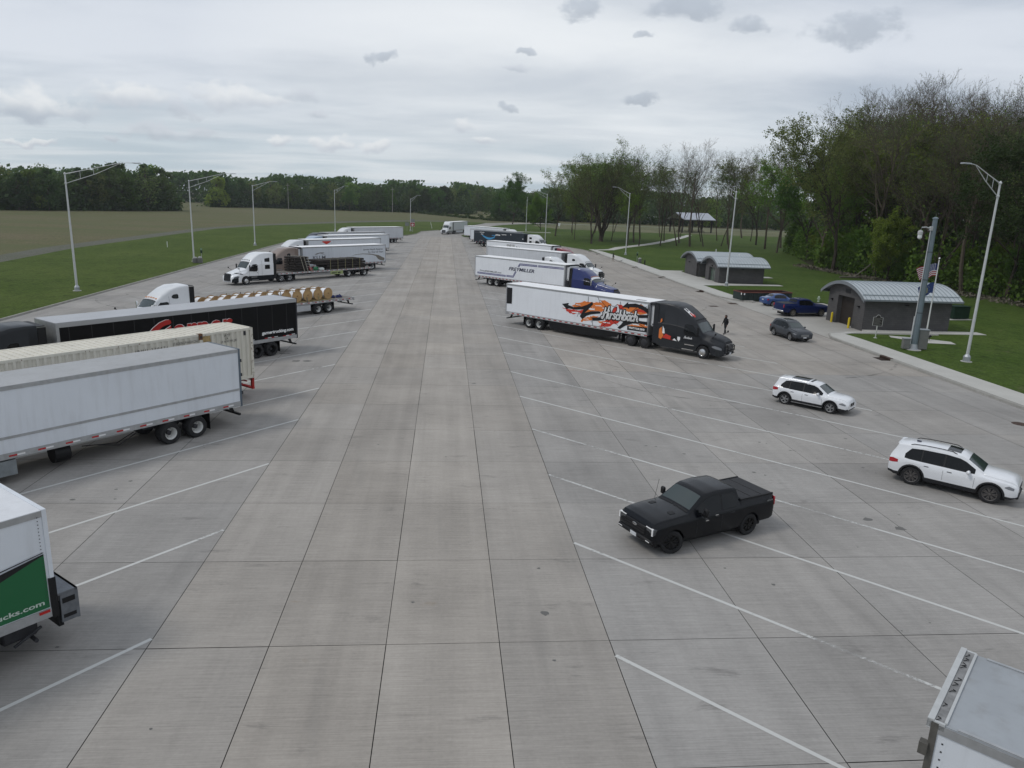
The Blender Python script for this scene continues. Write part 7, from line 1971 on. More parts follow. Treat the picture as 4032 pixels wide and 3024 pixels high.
# far barn and sheds
def barn(x, y, w_, d_, h_, hr, rz, lb_, door=True):
    t = empty('barn', (x, y, 0), rz); tag(t, lb_, 'barn'); WB = mat('white barn wall', (.55, .57, .60), .6, var=.05)
    b = MB(); b.add([(-w_ / 2, -d_ / 2, 0), (w_ / 2, -d_ / 2, 0), (w_ / 2, -d_ / 2, h_), (0, -d_ / 2, hr), (-w_ / 2, -d_ / 2, h_), (-w_ / 2, d_ / 2, 0), (w_ / 2, d_ / 2, 0), (w_ / 2, d_ / 2, h_), (0, d_ / 2, hr), (-w_ / 2, d_ / 2, h_)], [(0, 1, 2, 3, 4), (9, 8, 7, 6, 5), (1, 6, 7, 2), (5, 0, 4, 9)]); b.build('wall', WB, t, smooth=0)
    b = MB()
    for s in (-1, 1): b.add([(s * (w_ / 2 + .4), -d_ / 2 - .4, h_ - .2), (s * (w_ / 2 + .4), d_ / 2 + .4, h_ - .2), (0, d_ / 2 + .4, hr + .15), (0, -d_ / 2 - .4, hr + .15)], [(0, 1, 2, 3)])
    b.build('roof', mat('pale barn roof', (.6, .62, .64), .4), t, smooth=0)
    if door: b = MB(); b.box(-w_ * .2, w_ * .12, -d_ / 2 - .06, -d_ / 2 - .02, 0, h_ * .7, 0); b.build('barn_door', BLACK, t, smooth=0)
barn(64.5, 520, 11, 16, 5.0, 8.4, R(-25), 'white gabled barn with a dark door far behind the park trees')
barn(152, 520, 22, 10, 3.2, 4.6, R(5), 'low pale roofed shed in the far distance behind the thin trees', False)

# ------------------------------------------------------------------ people and dogs
def skin(name, joints, edges, m_, sub=2, root=0):
    me = bpy.data.meshes.new(name); me.from_pydata([j[0] for j in joints], edges, [])
    o = bpy.data.objects.new(name, me); col.objects.link(o)
    md = o.modifiers.new('s', 'SKIN'); md.use_smooth_shade = True
    for i, j in enumerate(joints):
        r_ = j[1]; me.skin_vertices[0].data[i].radius = (r_, r_) if not isinstance(r_, tuple) else r_
    for k in range(len(joints)): me.skin_vertices[0].data[k].use_root = (k == root)
    s = o.modifiers.new('b', 'SUBSURF'); s.levels = sub; s.render_levels = sub
    dg = bpy.context.evaluated_depsgraph_get()
    m2 = bpy.data.meshes.new_from_object(o.evaluated_get(dg)); bpy.data.objects.remove(o)
    m2.materials.clear(); m2.materials.append(m_)
    m2.polygons.foreach_set('use_smooth', [True] * len(m2.polygons))
    o = bpy.data.objects.new(name, m2); col.objects.link(o)
    return o


def person(loc, rz, sc, label, top, legs, skinm, hood=True, stride=.30, armsw=.22):
    # joints facing +X
    J = [((0, 0, .95), (.17, .13)), ((.01, 0, 1.15), (.17, .13)), ((.02, 0, 1.38), (.18, .13)), ((.03, 0, 1.48), .07), ((.05, 0, 1.56), .06), ((.06, 0, 1.66), (.085, .10)), ((.05, 0, 1.75), .07),
         ((0, .10, .90), .10), ((stride * .55, .10, .50), .065), ((stride * .75, .10, .10), .045), ((stride * .75 + .16, .10, .05), .04),
         ((0, -.10, .90), .10), ((-stride * .25, -.10, .50), .065), ((-stride, -.10, .14), .045), ((-stride + .12, -.10, .045), .04),
         ((.01, .19, 1.40), .08), ((-armsw * .5, .26, 1.14), .062), ((-armsw * .5 + .08, .27, .90), .038),
         ((.01, -.19, 1.40), .08), ((armsw * .5, -.26, 1.14), .062), ((armsw + .10, -.26, .92), .038)]
    E_ = [(0, 1), (1, 2), (2, 3), (3, 4), (4, 5), (5, 6), (0, 7), (7, 8), (8, 9), (9, 10), (0, 11), (11, 12), (12, 13), (13, 14), (2, 15), (15, 16), (16, 17), (2, 18), (18, 19), (19, 20)]
    body = skin('person', J, E_, top, 2)
    t = body; t.location = (loc[0], loc[1], loc[2] if len(loc) > 2 else 0); t.rotation_euler = (0, 0, rz); t.scale = (sc, sc, sc)
    tag(t, label, 'person')
    body.data.materials.append(legs); body.data.materials.append(skinm); body.data.materials.append(mat('dark shoes', (.012, .012, .012), .6))
    for p in body.data.polygons:
        c = p.center
        if c.z < .11: p.material_index = 3
        elif c.z < .93 and abs(c.y) < .22: p.material_index = 1
        elif c.z > 1.56 and c.x > .09 and abs(c.y) < .08: p.material_index = 2
    # hands
    for hx, hy, sgn in ((-armsw * .5 + .09, .27, 1), (armsw + .12, -.26, -1)):
        hj = [((hx - .005, hy, .91), .03), ((hx + .01, hy, .85), (.036, .018))]; he = [(0, 1)]
        for k in range(4):
            y = hy; xx = hx - .02 + k * .02; b0 = len(hj)
            hj += [((xx + .008, y, .815), .010), ((xx + .012, y - sgn * .012, .785 - (.006 if k in (1, 2) else 0)), .009), ((xx + .006, y - sgn * .026, .762), .008)]; he += [(1, b0), (b0, b0 + 1), (b0 + 1, b0 + 2)]
        b0 = len(hj); hj += [((hx + .045, y - sgn * .012, .845), .012), ((hx + .055, y - sgn * .02, .81), .010)]; he += [(0, b0), (b0, b0 + 1)]
        h = skin('hand', hj, he, skinm, 1); h.parent = body
    # nose, hood or hair
    b = MB(); b.lathe([(.001, .03), (.012, .01), (.016, -.01), (.001, -.02)], 8, 0, 'z', Matrix.Translation((.150, 0, 1.655))); b.build('nose', skinm, body, smooth=60)
    b = MB()
    for s in (-1, 1): b.lathe([(.001, -.006), (.011, 0), (.001, .006)], 8, 0, 'x', Matrix.Translation((.140, s * .032, 1.68)))
    b.build('eyes', BLACK, body, smooth=60)
    b = MB(); b.box(.135, .143, -.022, .022, 1.612, 1.618, 0); b.build('mouth', mat('lip', (.2, .07, .06), .6), body, smooth=0)
    b = MB()
    n = 14
    prof = [(.001, 1.80), (.07, 1.785), (.115, 1.73), (.125, 1.66), (.12, 1.58), (.11, 1.52), (.13, 1.46)] if hood else [(.001, 1.79), (.07, 1.775), (.108, 1.73), (.112, 1.68), (.10, 1.63)]
    for (r_, z) in prof:
        for k in range(n):
            a = R(62) + (2 * math.pi - R(124)) * k / (n - 1); b.v.append((.045 + r_ * math.cos(a), r_ * math.sin(a), z))
    for i in range(len(prof) - 1):
        for k in range(n - 1): b.f.append((i * n + k, i * n + n + k, i * n + n + k + 1, i * n + k + 1)); b.m.append(0)
    b.build('hood' if hood else 'hair', top if hood else mat('dark hair', (.015, .012, .01), .7), body, smooth=60)
    if hood: 
        b = MB(); b.lathe([(.165, .88), (.19, .92), (.18, 1.02), (.17, 1.2)], 16, 0, 'z', Matrix.Diagonal((.82, 1.0, 1, 1))); b.build('jacket_hem', top, body, smooth=60)
    return body
SKN = mat('skin', (.30, .17, .12), .55)
BJ = mat('black jacket', (.010, .010, .012), .8); DJ = mat('dark jeans', (.020, .021, .026), .85)
person((25.91, 65.2, .0), R(200), 1.0, 'person in black hooded jacket and dark trousers walking beside the charcoal truck', BJ, DJ, SKN, stride=.20, armsw=.08)
person((33.97, 148.7, .0), R(-40), 1.0, 'person in black top and tan trousers walking a small dog near the right kerb', BJ, mat('tan trousers', (.24, .20, .15), .8), SKN, hood=False, stride=.18, armsw=.35)
def dog(loc, rz, label, c, s=.5):
    J = [((0, 0, .62), (.15, .17)), ((.35, 0, .62), (.16, .20)), ((.52, 0, .78), .09), ((.62, 0, .92), .085), ((.75, 0, .90), .055), ((.83, 0, .88), .035), ((-.25, 0, .64), (.12, .14)), ((-.42, 0, .74), .03), ((-.58, 0, .90), .02)]
    E_ = [(0, 1), (1, 2), (2, 3), (3, 4), (4, 5), (0, 6), (6, 7), (7, 8)]
    for sy in (-1, 1):
        i = len(J); J += [((.36, sy * .10, .45), .06), ((.34, sy * .10, .22), .035), ((.37, sy * .10, .04), .03)]; E_ += [(1, i), (i, i + 1), (i + 1, i + 2)]
        i = len(J); J += [((-.22, sy * .10, .46), .075), ((-.14, sy * .10, .36), .045), ((-.32, sy * .10, .22), .03), ((-.28, sy * .10, .04), .028)]; E_ += [(6, i), (i, i + 1), (i + 1, i + 2), (i + 2, i + 3)]
    for sy in (-1, 1):
        i = len(J); J += [((.60, sy * .06, 1.02), .022)]; E_ += [(3, i)]
    o = skin('dog', J, E_, c, 2); o.location = loc; o.rotation_euler = (0, 0, rz); o.scale = (s, s, s); tag(o, label, 'dog')
dog((35.1, 147.6, .0), R(-30), 'small white dog on a leash beside the person in tan trousers', mat('white fur', (.5, .49, .46), .9))
dog((35.6, 148.5, .0), R(10), 'second small white and grey dog farther from its walker', mat('grey fur', (.3, .29, .27), .9, var=.5, vscale=4), .45)

# ------------------------------------------------------------------ trees
def leaf_mat(name, c1, c2, c3, rough=.7):
    m = bpy.data.materials.new(name); m.use_nodes = True
    g = NT(m.node_tree); b = g.n['Principled BSDF']; b.inputs['Roughness'].default_value = rough; b.inputs['Specular IOR Level'].default_value = .2
    tc = g.node('ShaderNodeTexCoord'); oi = g.node('ShaderNodeObjectInfo')
    n1 = g.noise(tc.outputs['Object'], .28, 4, .6); n2 = g.noise(tc.outputs['Object'], 2.5, 3, .6)
    c = g.mix(g.rng(n1, .35, .65, 0, 1), c1 + (1,), c2 + (1,))
    c = g.mix(g.rng(n2, .5, .75, 0, .8), c, c3 + (1,))
    k = g.rng(oi.outputs['Random'], 0, 1, .75, 1.45)
    r2 = g.m('FRACT', g.m('MULTIPLY', oi.outputs['Random'], 7.31))
    c = g.mix(1.0, c, g.comb(g.m('MULTIPLY', k, g.rng(r2, 0, 1, .72, 1.04)), k, g.m('MULTIPLY', k, .9)), 'MULTIPLY')
    g.l.new(c, b.inputs['Base Color'])
    tr = g.node('ShaderNodeBsdfTranslucent'); g.l.new(c, tr.inputs[0])
    mx = g.node('ShaderNodeMixShader'); mx.inputs[0].default_value = .35
    g.l.new(b.outputs[0], mx.inputs[1]); g.l.new(tr.outputs[0], mx.inputs[2]); g.l.new(mx.outputs[0], g.n['Material Output'].inputs[0])
    return m


BARK = mat('grey brown bark', (.105, .086, .066), .9, var=.3, vscale=2.5, spec=.1)
BARKD = mat('dark bark', (.072, .058, .045), .9, var=.3, vscale=2.5, spec=.1)
LF_SPRING = leaf_mat('spring leaves', (.125, .185, .026), (.165, .215, .038), (.085, .125, .021))
LF_OLIVE = leaf_mat('olive buds', (.150, .172, .055), (.120, .155, .042), (.095, .105, .036))
LF_GREEN = leaf_mat('green leaves', (.070, .128, .020), (.100, .155, .026), (.045, .082, .016))
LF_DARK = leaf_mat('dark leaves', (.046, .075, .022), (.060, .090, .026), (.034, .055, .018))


def grow(seed, H, spread, r0, limbs, twig=1.0, low=.3, up=.35, sides=(6, 4, 3, 3), levels=4, nb=(9, 6, 5, 4), leaf=None, lsize=.3, lnum=3, lprob=.5, ltop=1.0, fork=False, jit=.25):
    rnd = random.Random(seed); T = MB(); Lf = MB()

    def tube(pts, rads, n):
        T.tube(pts, rads, n, 0, caps=False)

    def leaves(p, k, s):
        for _ in range(k):
            c = p + Vector((rnd.gauss(0, s * 1.3), rnd.gauss(0, s * 1.3), rnd.gauss(0, s * 1.0)))
            a = Vector((rnd.uniform(-1, 1), rnd.uniform(-1, 1), rnd.uniform(-1, 1))).normalized(); b = a.orthogonal().normalized() * s * rnd.uniform(.5, 1.0)
            a = a.cross(b).normalized() * s * rnd.uniform(.35, .8)
            Lf.add([c - a - b * .4, c + b, c + a - b * .2, c - b * .9], [(0, 1, 2, 3)])

    def branch(p, d, L, r, lv):
        nseg = (6, 5, 4, 3, 2)[lv]
        pts = [p.copy()]; rads = [r]; dd = d.copy(); q = p.copy()
        for i in range(nseg):
            j = jit * (1 + lv * .25)
            dd = (dd + Vector((rnd.gauss(0, j), rnd.gauss(0, j), rnd.gauss(0, j * .7))) * .55 + Vector((0, 0, up * (.25 if lv else .1)))).normalized()
            q = q + dd * L / nseg; pts.append(q.copy()); rads.append(max(.012, r * (1 - .82 * (i + 1) / nseg)))
        tube(pts, rads, sides[min(lv, 3)])
        if lv < levels:
            n = nb[min(lv, 3)]
            for k in range(n):
                t = (low if lv == 0 else .22) + (1 - (low if lv == 0 else .22)) * (k + rnd.random() * .8) / n
                f = min(.999, t) * nseg; i = int(f); base = pts[i].lerp(pts[i + 1], f - i)
                dirp = (pts[i + 1] - pts[i]).normalized()
                az = rnd.random() * 2 * math.pi; o = dirp.orthogonal().normalized(); o = Matrix.Rotation(az, 3, dirp) @ o
                ang = rnd.uniform(.45, .95) * (spread if lv == 0 else .85)
                nd = (dirp * math.cos(ang) + o * math.sin(ang)).normalized()
                ln = L * (rnd.uniform(.42, .68) * (1.15 - .55 * t) if lv == 0 else rnd.uniform(.38, .62) * (1.15 - .4 * t))
                rr_ = max(.014, rads[i] * rnd.uniform(.42, .62))
                branch(base, nd, ln, rr_, lv + 1)
        if leaf and lv >= levels - 1:
            for k in range(1, len(pts)):
                if rnd.random() < lprob and (pts[k].z / H < ltop or rnd.random() < .3): leaves(pts[k], lnum, lsize)

    if fork:
        branch(Vector((0, 0, 0)), Vector((0, 0, 1)), H * .28, r0, 9) if False else None
        tube([Vector((0, 0, -.2)), Vector((0, 0, .6)), Vector((0, 0, 3))], [r0 * 1.5, r0 * 1.1, r0], 8)
        for k in range(limbs):
            a = 2 * math.pi * (k + rnd.random() * .5) / limbs; t = rnd.uniform(.12, .5) * spread
            branch(Vector((0, 0, rnd.uniform(1.2, 3))), Vector((math.cos(a) * t, math.sin(a) * t, 1)).normalized(), H * rnd.uniform(.72, .9), r0 * .55, 0)
    else:
        branch(Vector((0, 0, -.2)), Vector((0, 0, 1)), H * .92, r0, 0)
    zm = max(max((v[2] for v in T.v), default=1), max((v[2] for v in Lf.v), default=1)); k = H / zm
    T.v = [(v[0] * k, v[1] * k, v[2] * k) for v in T.v]; Lf.v = [(v[0] * k, v[1] * k, v[2] * k) for v in Lf.v]
    return T, Lf


def proto_tree(name, T, Lf, bark, leafm):
    t = empty(name)
    if len(T.f): 
        o = T.build('trunk', bark, t, smooth=0)
    if len(Lf.f): o = Lf.build('crown', leafm, t, smooth=0)
    return t


PR = {}
def mk(key, name, bark, leafm, *a, **k):
    T, Lf = grow(*a, **k)
    PR[key] = proto_tree(name, T, Lf, bark, leafm)


mk('bareA', 'bare_tree', BARK, LF_OLIVE, 1, 29, .75, .38, 0, low=.35, nb=(13, 7, 5, 3), leaf=True, lsize=.13, lnum=1, lprob=.18, jit=.2)
mk('bareB', 'bare_tree', BARKD, LF_OLIVE, 2, 27, .9, .34, 5, low=.3, nb=(9, 6, 4, 3), leaf=True, lsize=.14, lnum=2, lprob=.35, fork=True, jit=.2)
mk('budA', 'budding_tree', BARKD, LF_OLIVE, 3, 27, .85, .36, 0, low=.25, nb=(14, 7, 5, 3), leaf=True, lsize=.22, lnum=4, lprob=.75)
mk('budB', 'budding_tree', BARK, LF_SPRING, 4, 24, .95, .32, 0, low=.2, nb=(13, 7, 5, 3), leaf=True, lsize=.24, lnum=4, lprob=.8)
mk('bigE', 'spreading_tree', BARKD, LF_OLIVE, 5, 27, 1.15, .62, 7, low=.30, nb=(11, 8, 5, 3), leaf=True, lsize=.22, lnum=3, lprob=.75, fork=True, jit=.16, up=.5)
mk('leafA', 'leafy_tree', BARKD, LF_GREEN, 6, 22, 1.0, .34, 0, low=.12, nb=(15, 7, 5, 3), leaf=True, lsize=.26, lnum=7, lprob=.9)
mk('leafB', 'leafy_tree', BARKD, LF_SPRING, 7, 15, 1.15, .22, 0, low=.08, nb=(14, 7, 5, 2), leaf=True, lsize=.24, lnum=7, lprob=.9)
mk('slim', 'slender_tree', BARKD, LF_OLIVE, 8, 27, .55, .24, 0, low=.32, nb=(14, 5, 4, 3), leaf=True, lsize=.2, lnum=2, lprob=.4, jit=.18)
mk('slimB', 'slender_tree', BARKD, LF_SPRING, 18, 19, .7, .17, 0, low=.3, nb=(12, 6, 4, 3), leaf=True, lsize=.22, lnum=3, lprob=.6, jit=.18)
mk('darkL', 'leafy_tree', BARKD, LF_DARK, 9, 27, .95, .40, 0, low=.18, nb=(15, 7, 5, 3), leaf=True, lsize=.27, lnum=7, lprob=.9)


def far_tree(name, seed, H, W, leafm, dens, bare=0.0):
    rnd = random.Random(seed); T = MB(); Lf = MB()
    T.tube([(0, 0, 0), (rnd.uniform(-.4, .4), rnd.uniform(-.4, .4), H * .5), (0, 0, H * .9)], [H * .017, H * .011, .06], 5, 0, caps=False)
    lobes = []
    for k in range(34):
        a = rnd.random() * 6.28; z = rnd.uniform(.12, .92) * H; w = W * .5 * (1 - max(0, (z / H - .55) / .45) ** 2 * .75)
        r_ = rnd.uniform(.2, .9) * w
        lobes.append((Vector((math.cos(a) * r_, math.sin(a) * r_, z)), rnd.uniform(.10, .20) * W))
        T.tube([(0, 0, max(H * .15, z - H * .25)), (math.cos(a) * r_ * .5, math.sin(a) * r_ * .5, z - H * .08), (math.cos(a) * r_, math.sin(a) * r_, z)], [H * .006, H * .004, .04], 3, 0, caps=False)
        for _ in range(5):
            e = Vector((rnd.gauss(0, 1), rnd.gauss(0, 1), abs(rnd.gauss(0, 1)))).normalized() * rnd.uniform(.10, .24) * W
            c = lobes[-1][0]; T.tube([c, c + e * .5, c + e], [.07, .05, .03], 3, 0, caps=False)
    for (c, s) in lobes:
        for _ in range(int(dens * (1 - bare))):
            d = Vector((rnd.gauss(0, 1), rnd.gauss(0, 1), rnd.gauss(0, .8))).normalized() * s * rnd.uniform(.5, 1.15)
            p = c + d; u = Vector((rnd.uniform(-1, 1), rnd.uniform(-1, 1), rnd.uniform(-1, 1))).normalized(); v = u.orthogonal().normalized() * rnd.uniform(.28, .6); u = u.cross(v).normalized() * rnd.uniform(.25, .5)
            Lf.add([p - u, p + v, p + u, p - v], [(0, 1, 2, 3)])
    return proto_tree(name, T, Lf, BARKD, leafm)


PR['fA'] = far_tree('leafy_tree', 11, 19, 13, LF_GREEN, 85); PR['fB'] = far_tree('leafy_tree', 12, 20, 13, LF_DARK, 85)
PR['fC'] = far_tree('budding_tree', 13, 21, 13, LF_OLIVE, 80, .35); PR['fD'] = far_tree('leafy_tree', 14, 17, 14, LF_SPRING, 85); PR['fE'] = far_tree('bare_tree', 15, 22, 12, LF_OLIVE, 60, .6)
_first = {}
NT_COUNT = [0]


def place(key, x, y, s, label, cat='tree', group=None, rz=None, rnd=random, wide=1.0):
    src = PR[key]
    o = copy_tree(src)
    o.location = (x, y, 0); o.rotation_euler = (0, 0, rnd.random() * 6.28 if rz is None else rz); k = rnd.uniform(.93, 1.07); o.scale = (s * k * wide, s * k * wide, s)
    tag(o, label, cat, group); NT_COUNT[0] += 1
    return o


rnd = random.Random(77)
SKYLINE = [(-28.88, 0.019), (-27.44, 0.0185), (-25.92, 0.0219), (-23.85, 0.0209), (-22.48, 0.0263), (-20.54, 0.0271), (-18.57, 0.0204), (-16.8, 0.0198), (-14.69, 0.0143), (-12.19, 0.0146), (-8.96, 0.0147), (-5.64, 0.0148), (-2.23, 0.0148), (1.22, 0.0183), (3.31, 0.0185), (4.68, 0.0341), (6.07, 0.0321), (7.47, 0.03), (8.63, 0.0499), (9.62, 0.0643), (11.45, 0.0784), (13.83, 0.0756), (14.87, 0.0687), (15.91, 0.0606), (17.51, 0.0715), (18.1, 0.084), (20.08, 0.079), (21.32, 0.0838), (22.85, 0.0906), (24.3, 0.1042), (25.71, 0.1175), (27.16, 0.1214), (28.2, 0.1361), (29.88, 0.137), (31.4, 0.1512), (33.77, 0.1507), (35.45, 0.1342), (36.4, 0.1383), (37.83, 0.1442)]   # bearing in degrees, rise over run of the tree tops seen from the lot
PH = {'bareA': 29, 'bareB': 27, 'budA': 27, 'budB': 24, 'bigE': 27, 'leafA': 22, 'leafB': 15, 'slim': 27, 'slimB': 19, 'darkL': 27, 'fA': 19, 'fB': 20, 'fC': 21, 'fD': 17, 'fE': 22}


def fit(x, y, key, lo=.9, hi=1.04):
    az = math.degrees(math.atan2(x, y)); t = SKYLINE[-1][1]
    if az <= SKYLINE[0][0]: t = SKYLINE[0][1]
    for a, b in zip(SKYLINE, SKYLINE[1:]):
        if a[0] <= az <= b[0]: t = a[1] + (b[1] - a[1]) * (az - a[0]) / (b[0] - a[0])
    return (11.3 + math.hypot(x, y) * t) / PH[key] * rnd.uniform(lo, hi)


# park trees with a place of their own
PARK = [('bigE', 47.4, 226, 1.08, 'huge spreading tree with a broad rounded crown beyond the parked trucks'),
        ('bareB', 41.6, 211.4, .95, 'tall multi-stemmed tree left of the huge spreading tree'),
        ('slimB', 40.2, 231.4, .9, 'slender young tree with thin trunk on the lawn left of the big crown'),
        ('slimB', 44.5, 262, .85, 'slim budding tree behind the young lawn tree, left of the big crown'),
        ('bareA', 57.7, 225.8, .93, 'tall bare tree just right of the huge spreading tree'),
        ('slim', 54.6, 207.6, .95, 'slim dark tree by the left bend of the footpath'),
        ('slim', 71.4, 239.8, .96, 'slender tall tree beside the upper footpath'),
        ('slim', 67.7, 214.2, .98, 'slender tree just right of the footpath'),
        ('bareA', 71.3, 213.3, 1.02, 'tall forked bare tree in front of the picnic shelter'),
        ('slim', 76.3, 215.8, 1.03, 'tall thin tree before the right end of the picnic shelter'),
        ('slim', 79.8, 274, 1.0, 'slim budding tree behind the footpath, left of the shelter'),
        ('slim', 64, 262, .9, 'thin tree between the big crown and the shelter, far back'),
        ('bareA', 74, 232, .93, 'bare tree left of the picnic shelter front'),
        ('slim', 86, 246, 1.0, 'thin trunked tree overlapping the shelter roof'),
        ('bareA', 90, 232, 1.0, 'bare leaning tree before the shelter right half'),
        ('slim', 96, 258, 1.05, 'thin tree at the right side of the shelter'),
        ('budA', 60, 243, .92, 'olive budding tree behind the bare tree near the big crown'),
        ('budA', 52, 246, .95, 'many-stemmed tree behind the huge spreading tree'),
        ('slimB', 50.5, 204.5, .9, 'young green tree at the footpath bend'),
        ('slim', 80, 205, .97, 'slim tree at the edge of the woods before the shelter'),
        ('bareA', 94, 213, 1.02, 'tall bare tree between shelter and dense woods'),
        ('budA', 101, 236, 1.0, 'budding tree behind the right end of the shelter'),
        ('budB', 90, 196, 1.03, 'budding tree where the park meets the dense woods'),
        ('slim', 48, 285, .95, 'thin tree far behind the huge crown'), ('bareA', 58, 290, .95, 'bare tree in the back of the park, left of the shelter'), ('slim', 68, 300, 1.0, 'thin tree at the meadow edge'),
        ('slim', 62, 212, 1.0, 'slim tree inside the footpath curve'), ('bareA', 66, 250, .9, 'bare tree in the middle of the park'), ('slim', 84, 222, 1.02, 'thin tree directly before the shelter roof'), ('slim', 88, 275, 1.0, 'thin tree behind the trunks near the shelter'),
        ('slim', 110, 262, 1.05, 'thin budding tree right of the shelter'), ('bareA', 118, 290, 1.0, 'bare tree behind the shelter right end'), ('bareA', 103, 222, 1.05, 'bare tree at the park end of the dense woods'),
        ('budA', 37, 252, .8, 'small budding tree left of the huge spreading tree'), ('leafB', 38, 300, 1.0, 'low green tree by the far right lamp post'), ('slimB', 52, 232, 1.1, 'thin green tree overlapping the huge crown'), ('leafA', 32.5, 368, 1.10, 'tall pale green tree standing alone by the road bend'),
        ('leafB', 44, 378, .9, 'round green tree behind the road bend')]
for (k, x, y, s, lb_) in PARK: place(k, x, y, s * 1.05, lb_, group='park trees on the lawn', rnd=rnd, wide=1.22 if k == 'bigE' else 1.0)
# edge of the woods on the right: named one by one along the edge
edge = [(96, 182, 'budB', 1.12), (88, 174, 'leafA', 1.2), (84, 160, 'budA', 1.06), (78, 149, 'budB', 1.15), (75, 138, 'budA', 1.03), (78, 128, 'bareA', 1.0), (76, 121, 'leafB', 1.1), (80, 114, 'bareB', 1.06), (79.5, 107, 'bareA', 1.12), (80.5, 99, 'darkL', 1.03),
        (83, 92, 'bareB', 1.08), (80.5, 86, 'leafB', 1.2), (84, 80, 'leafA', 1.3), (82, 72, 'darkL', 1.02), (83, 64, 'leafA', 1.3), (84, 56, 'darkL', 1.05)]
kindn = {'budA': 'olive budding tree', 'budB': 'pale green budding tree', 'leafA': 'full green tree', 'leafB': 'low bright green tree', 'bareA': 'tall bare tree', 'bareB': 'many-stemmed bare tree', 'darkL': 'dark full-leaved tree', 'slim': 'slender bare tree'}
nth = ['first', 'second', 'third', 'fourth', 'fifth', 'sixth', 'seventh', 'eighth', 'ninth', 'tenth', 'eleventh', 'twelfth', 'thirteenth', 'fourteenth', 'fifteenth', 'sixteenth']
for i, (x, y, k, s) in enumerate(edge): place(k, x, y, s * .8 if k == 'leafB' else fit(x, y, k, 1.0, 1.08) if k[:4] == 'bare' else fit(x, y, k, .86, .96) * (.86 if y > 140 else 1), '%s, %s tree from the shelter end along the woods edge' % (kindn[k], nth[i]), group='trees at the edge of the woods', rnd=rnd)
# rows deeper in the woods
GW = 'trees deeper in the right woods'
for row in range(5):
    off = 9 + row * 9.5
    y = 52.0
    while y < (206 if row > 0 else 190):
        xe = 81 + (0 if y < 110 else (-3 if y < 150 else (y - 150) * .25)) + (8 if y > 175 else 0)
        x = xe + off + rnd.uniform(-3, 3); yy = y + rnd.uniform(-3, 3)
        if x < yy * 1.02 + 22 and not (y > 190 and row < 1):
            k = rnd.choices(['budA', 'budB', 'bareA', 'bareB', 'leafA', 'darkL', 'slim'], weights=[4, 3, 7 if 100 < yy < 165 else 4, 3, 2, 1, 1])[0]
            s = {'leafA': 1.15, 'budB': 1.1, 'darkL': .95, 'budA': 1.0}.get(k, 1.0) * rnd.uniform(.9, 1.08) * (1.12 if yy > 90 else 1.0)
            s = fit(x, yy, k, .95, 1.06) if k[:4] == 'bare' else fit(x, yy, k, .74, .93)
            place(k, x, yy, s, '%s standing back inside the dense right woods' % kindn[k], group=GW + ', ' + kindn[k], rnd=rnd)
        y += 9.5 + row * .6
for i in range(26):
    y = 58 + i * 5.6 + rnd.uniform(-2, 2)
    xe = 80 + (0 if y < 110 else (-3 if y < 150 else (y - 150) * .3))
    place('leafB', xe + rnd.uniform(1, 8), y, rnd.uniform(.38, .72), 'small leafy understorey tree at the foot of the right woods', group='understorey trees of the right woods', rnd=rnd)

# far tree lines
GF = 'trees of the far wood line'
def row_trees(pts, step, keys, w, smin, smax, lab, grp, jitter=4, fixed=False):
    for (a, c) in zip(pts, pts[1:]):
        L = math.hypot(c[0] - a[0], c[1] - a[1]); n = max(1, int(L / step))
        for k in range(n):
            t = (k + rnd.uniform(.1, .9)) / n
            kk = rnd.choices(keys, weights=w)[0]
            nm = {'fA': 'green', 'fB': 'dark', 'fC': 'olive budding', 'fD': 'bright green', 'fE': 'bare grey'}[kk]
            place(kk, a[0] + (c[0] - a[0]) * t + rnd.uniform(-jitter, jitter) * .4, a[1] + (c[1] - a[1]) * t + rnd.uniform(-jitter, jitter), rnd.uniform(smin, smax) if fixed else fit(a[0] + (c[0] - a[0]) * t, a[1] + (c[1] - a[1]) * t, kk, smin, smax), '%s tree %s' % (nm, lab), group='%s, %s' % (grp, nm), rnd=rnd)
K5 = ['fA', 'fB', 'fC', 'fD', 'fE']
row_trees([(-232, 296), (-178, 322), (-155, 358), (-138, 392)], 8.5, K5, [4, 5, 3, 2, 1], .80, .97, 'at the edge of the wood left beyond the field', 'wood left of the field')
row_trees([(-240, 306), (-188, 332), (-165, 368), (-145, 404)], 10, K5, [2, 4, 4, 1, 3], .9, 1.06, 'set back in the wood left beyond the field', 'wood left of the field, rear')
row_trees([(-150, 500), (-136, 535), (-100, 548), (-60, 552), (-10, 560), (20, 600)], 10.5, K5, [4, 5, 4, 2, 2], .82, 1.0, 'in the far wood line behind the field', 'far wood line')
row_trees([(-150, 530), (-100, 562), (-10, 580), (40, 620)], 12, K5, [3, 5, 4, 1, 3], .9, 1.05, 'rising behind the far wood line', 'far wood line, rear')
row_trees([(30, 470), (60, 455), (95, 455), (130, 440), (165, 430), (240, 425)], 12, K5, [4, 3, 4, 4, 2], .8, .98, 'in the tree belt behind the park', 'tree belt behind the park', fixed=True)
row_trees([(24, 600), (60, 605), (110, 600), (180, 590), (260, 560), (340, 520)], 13, K5, [3, 4, 4, 1, 1], .8, 1.0, 'in the distant belt seen through the park trees', 'distant belt', fixed=True)
place('leafA', -66, 528, .75, 'dark round tree standing alone before the far wood line', rnd=rnd)
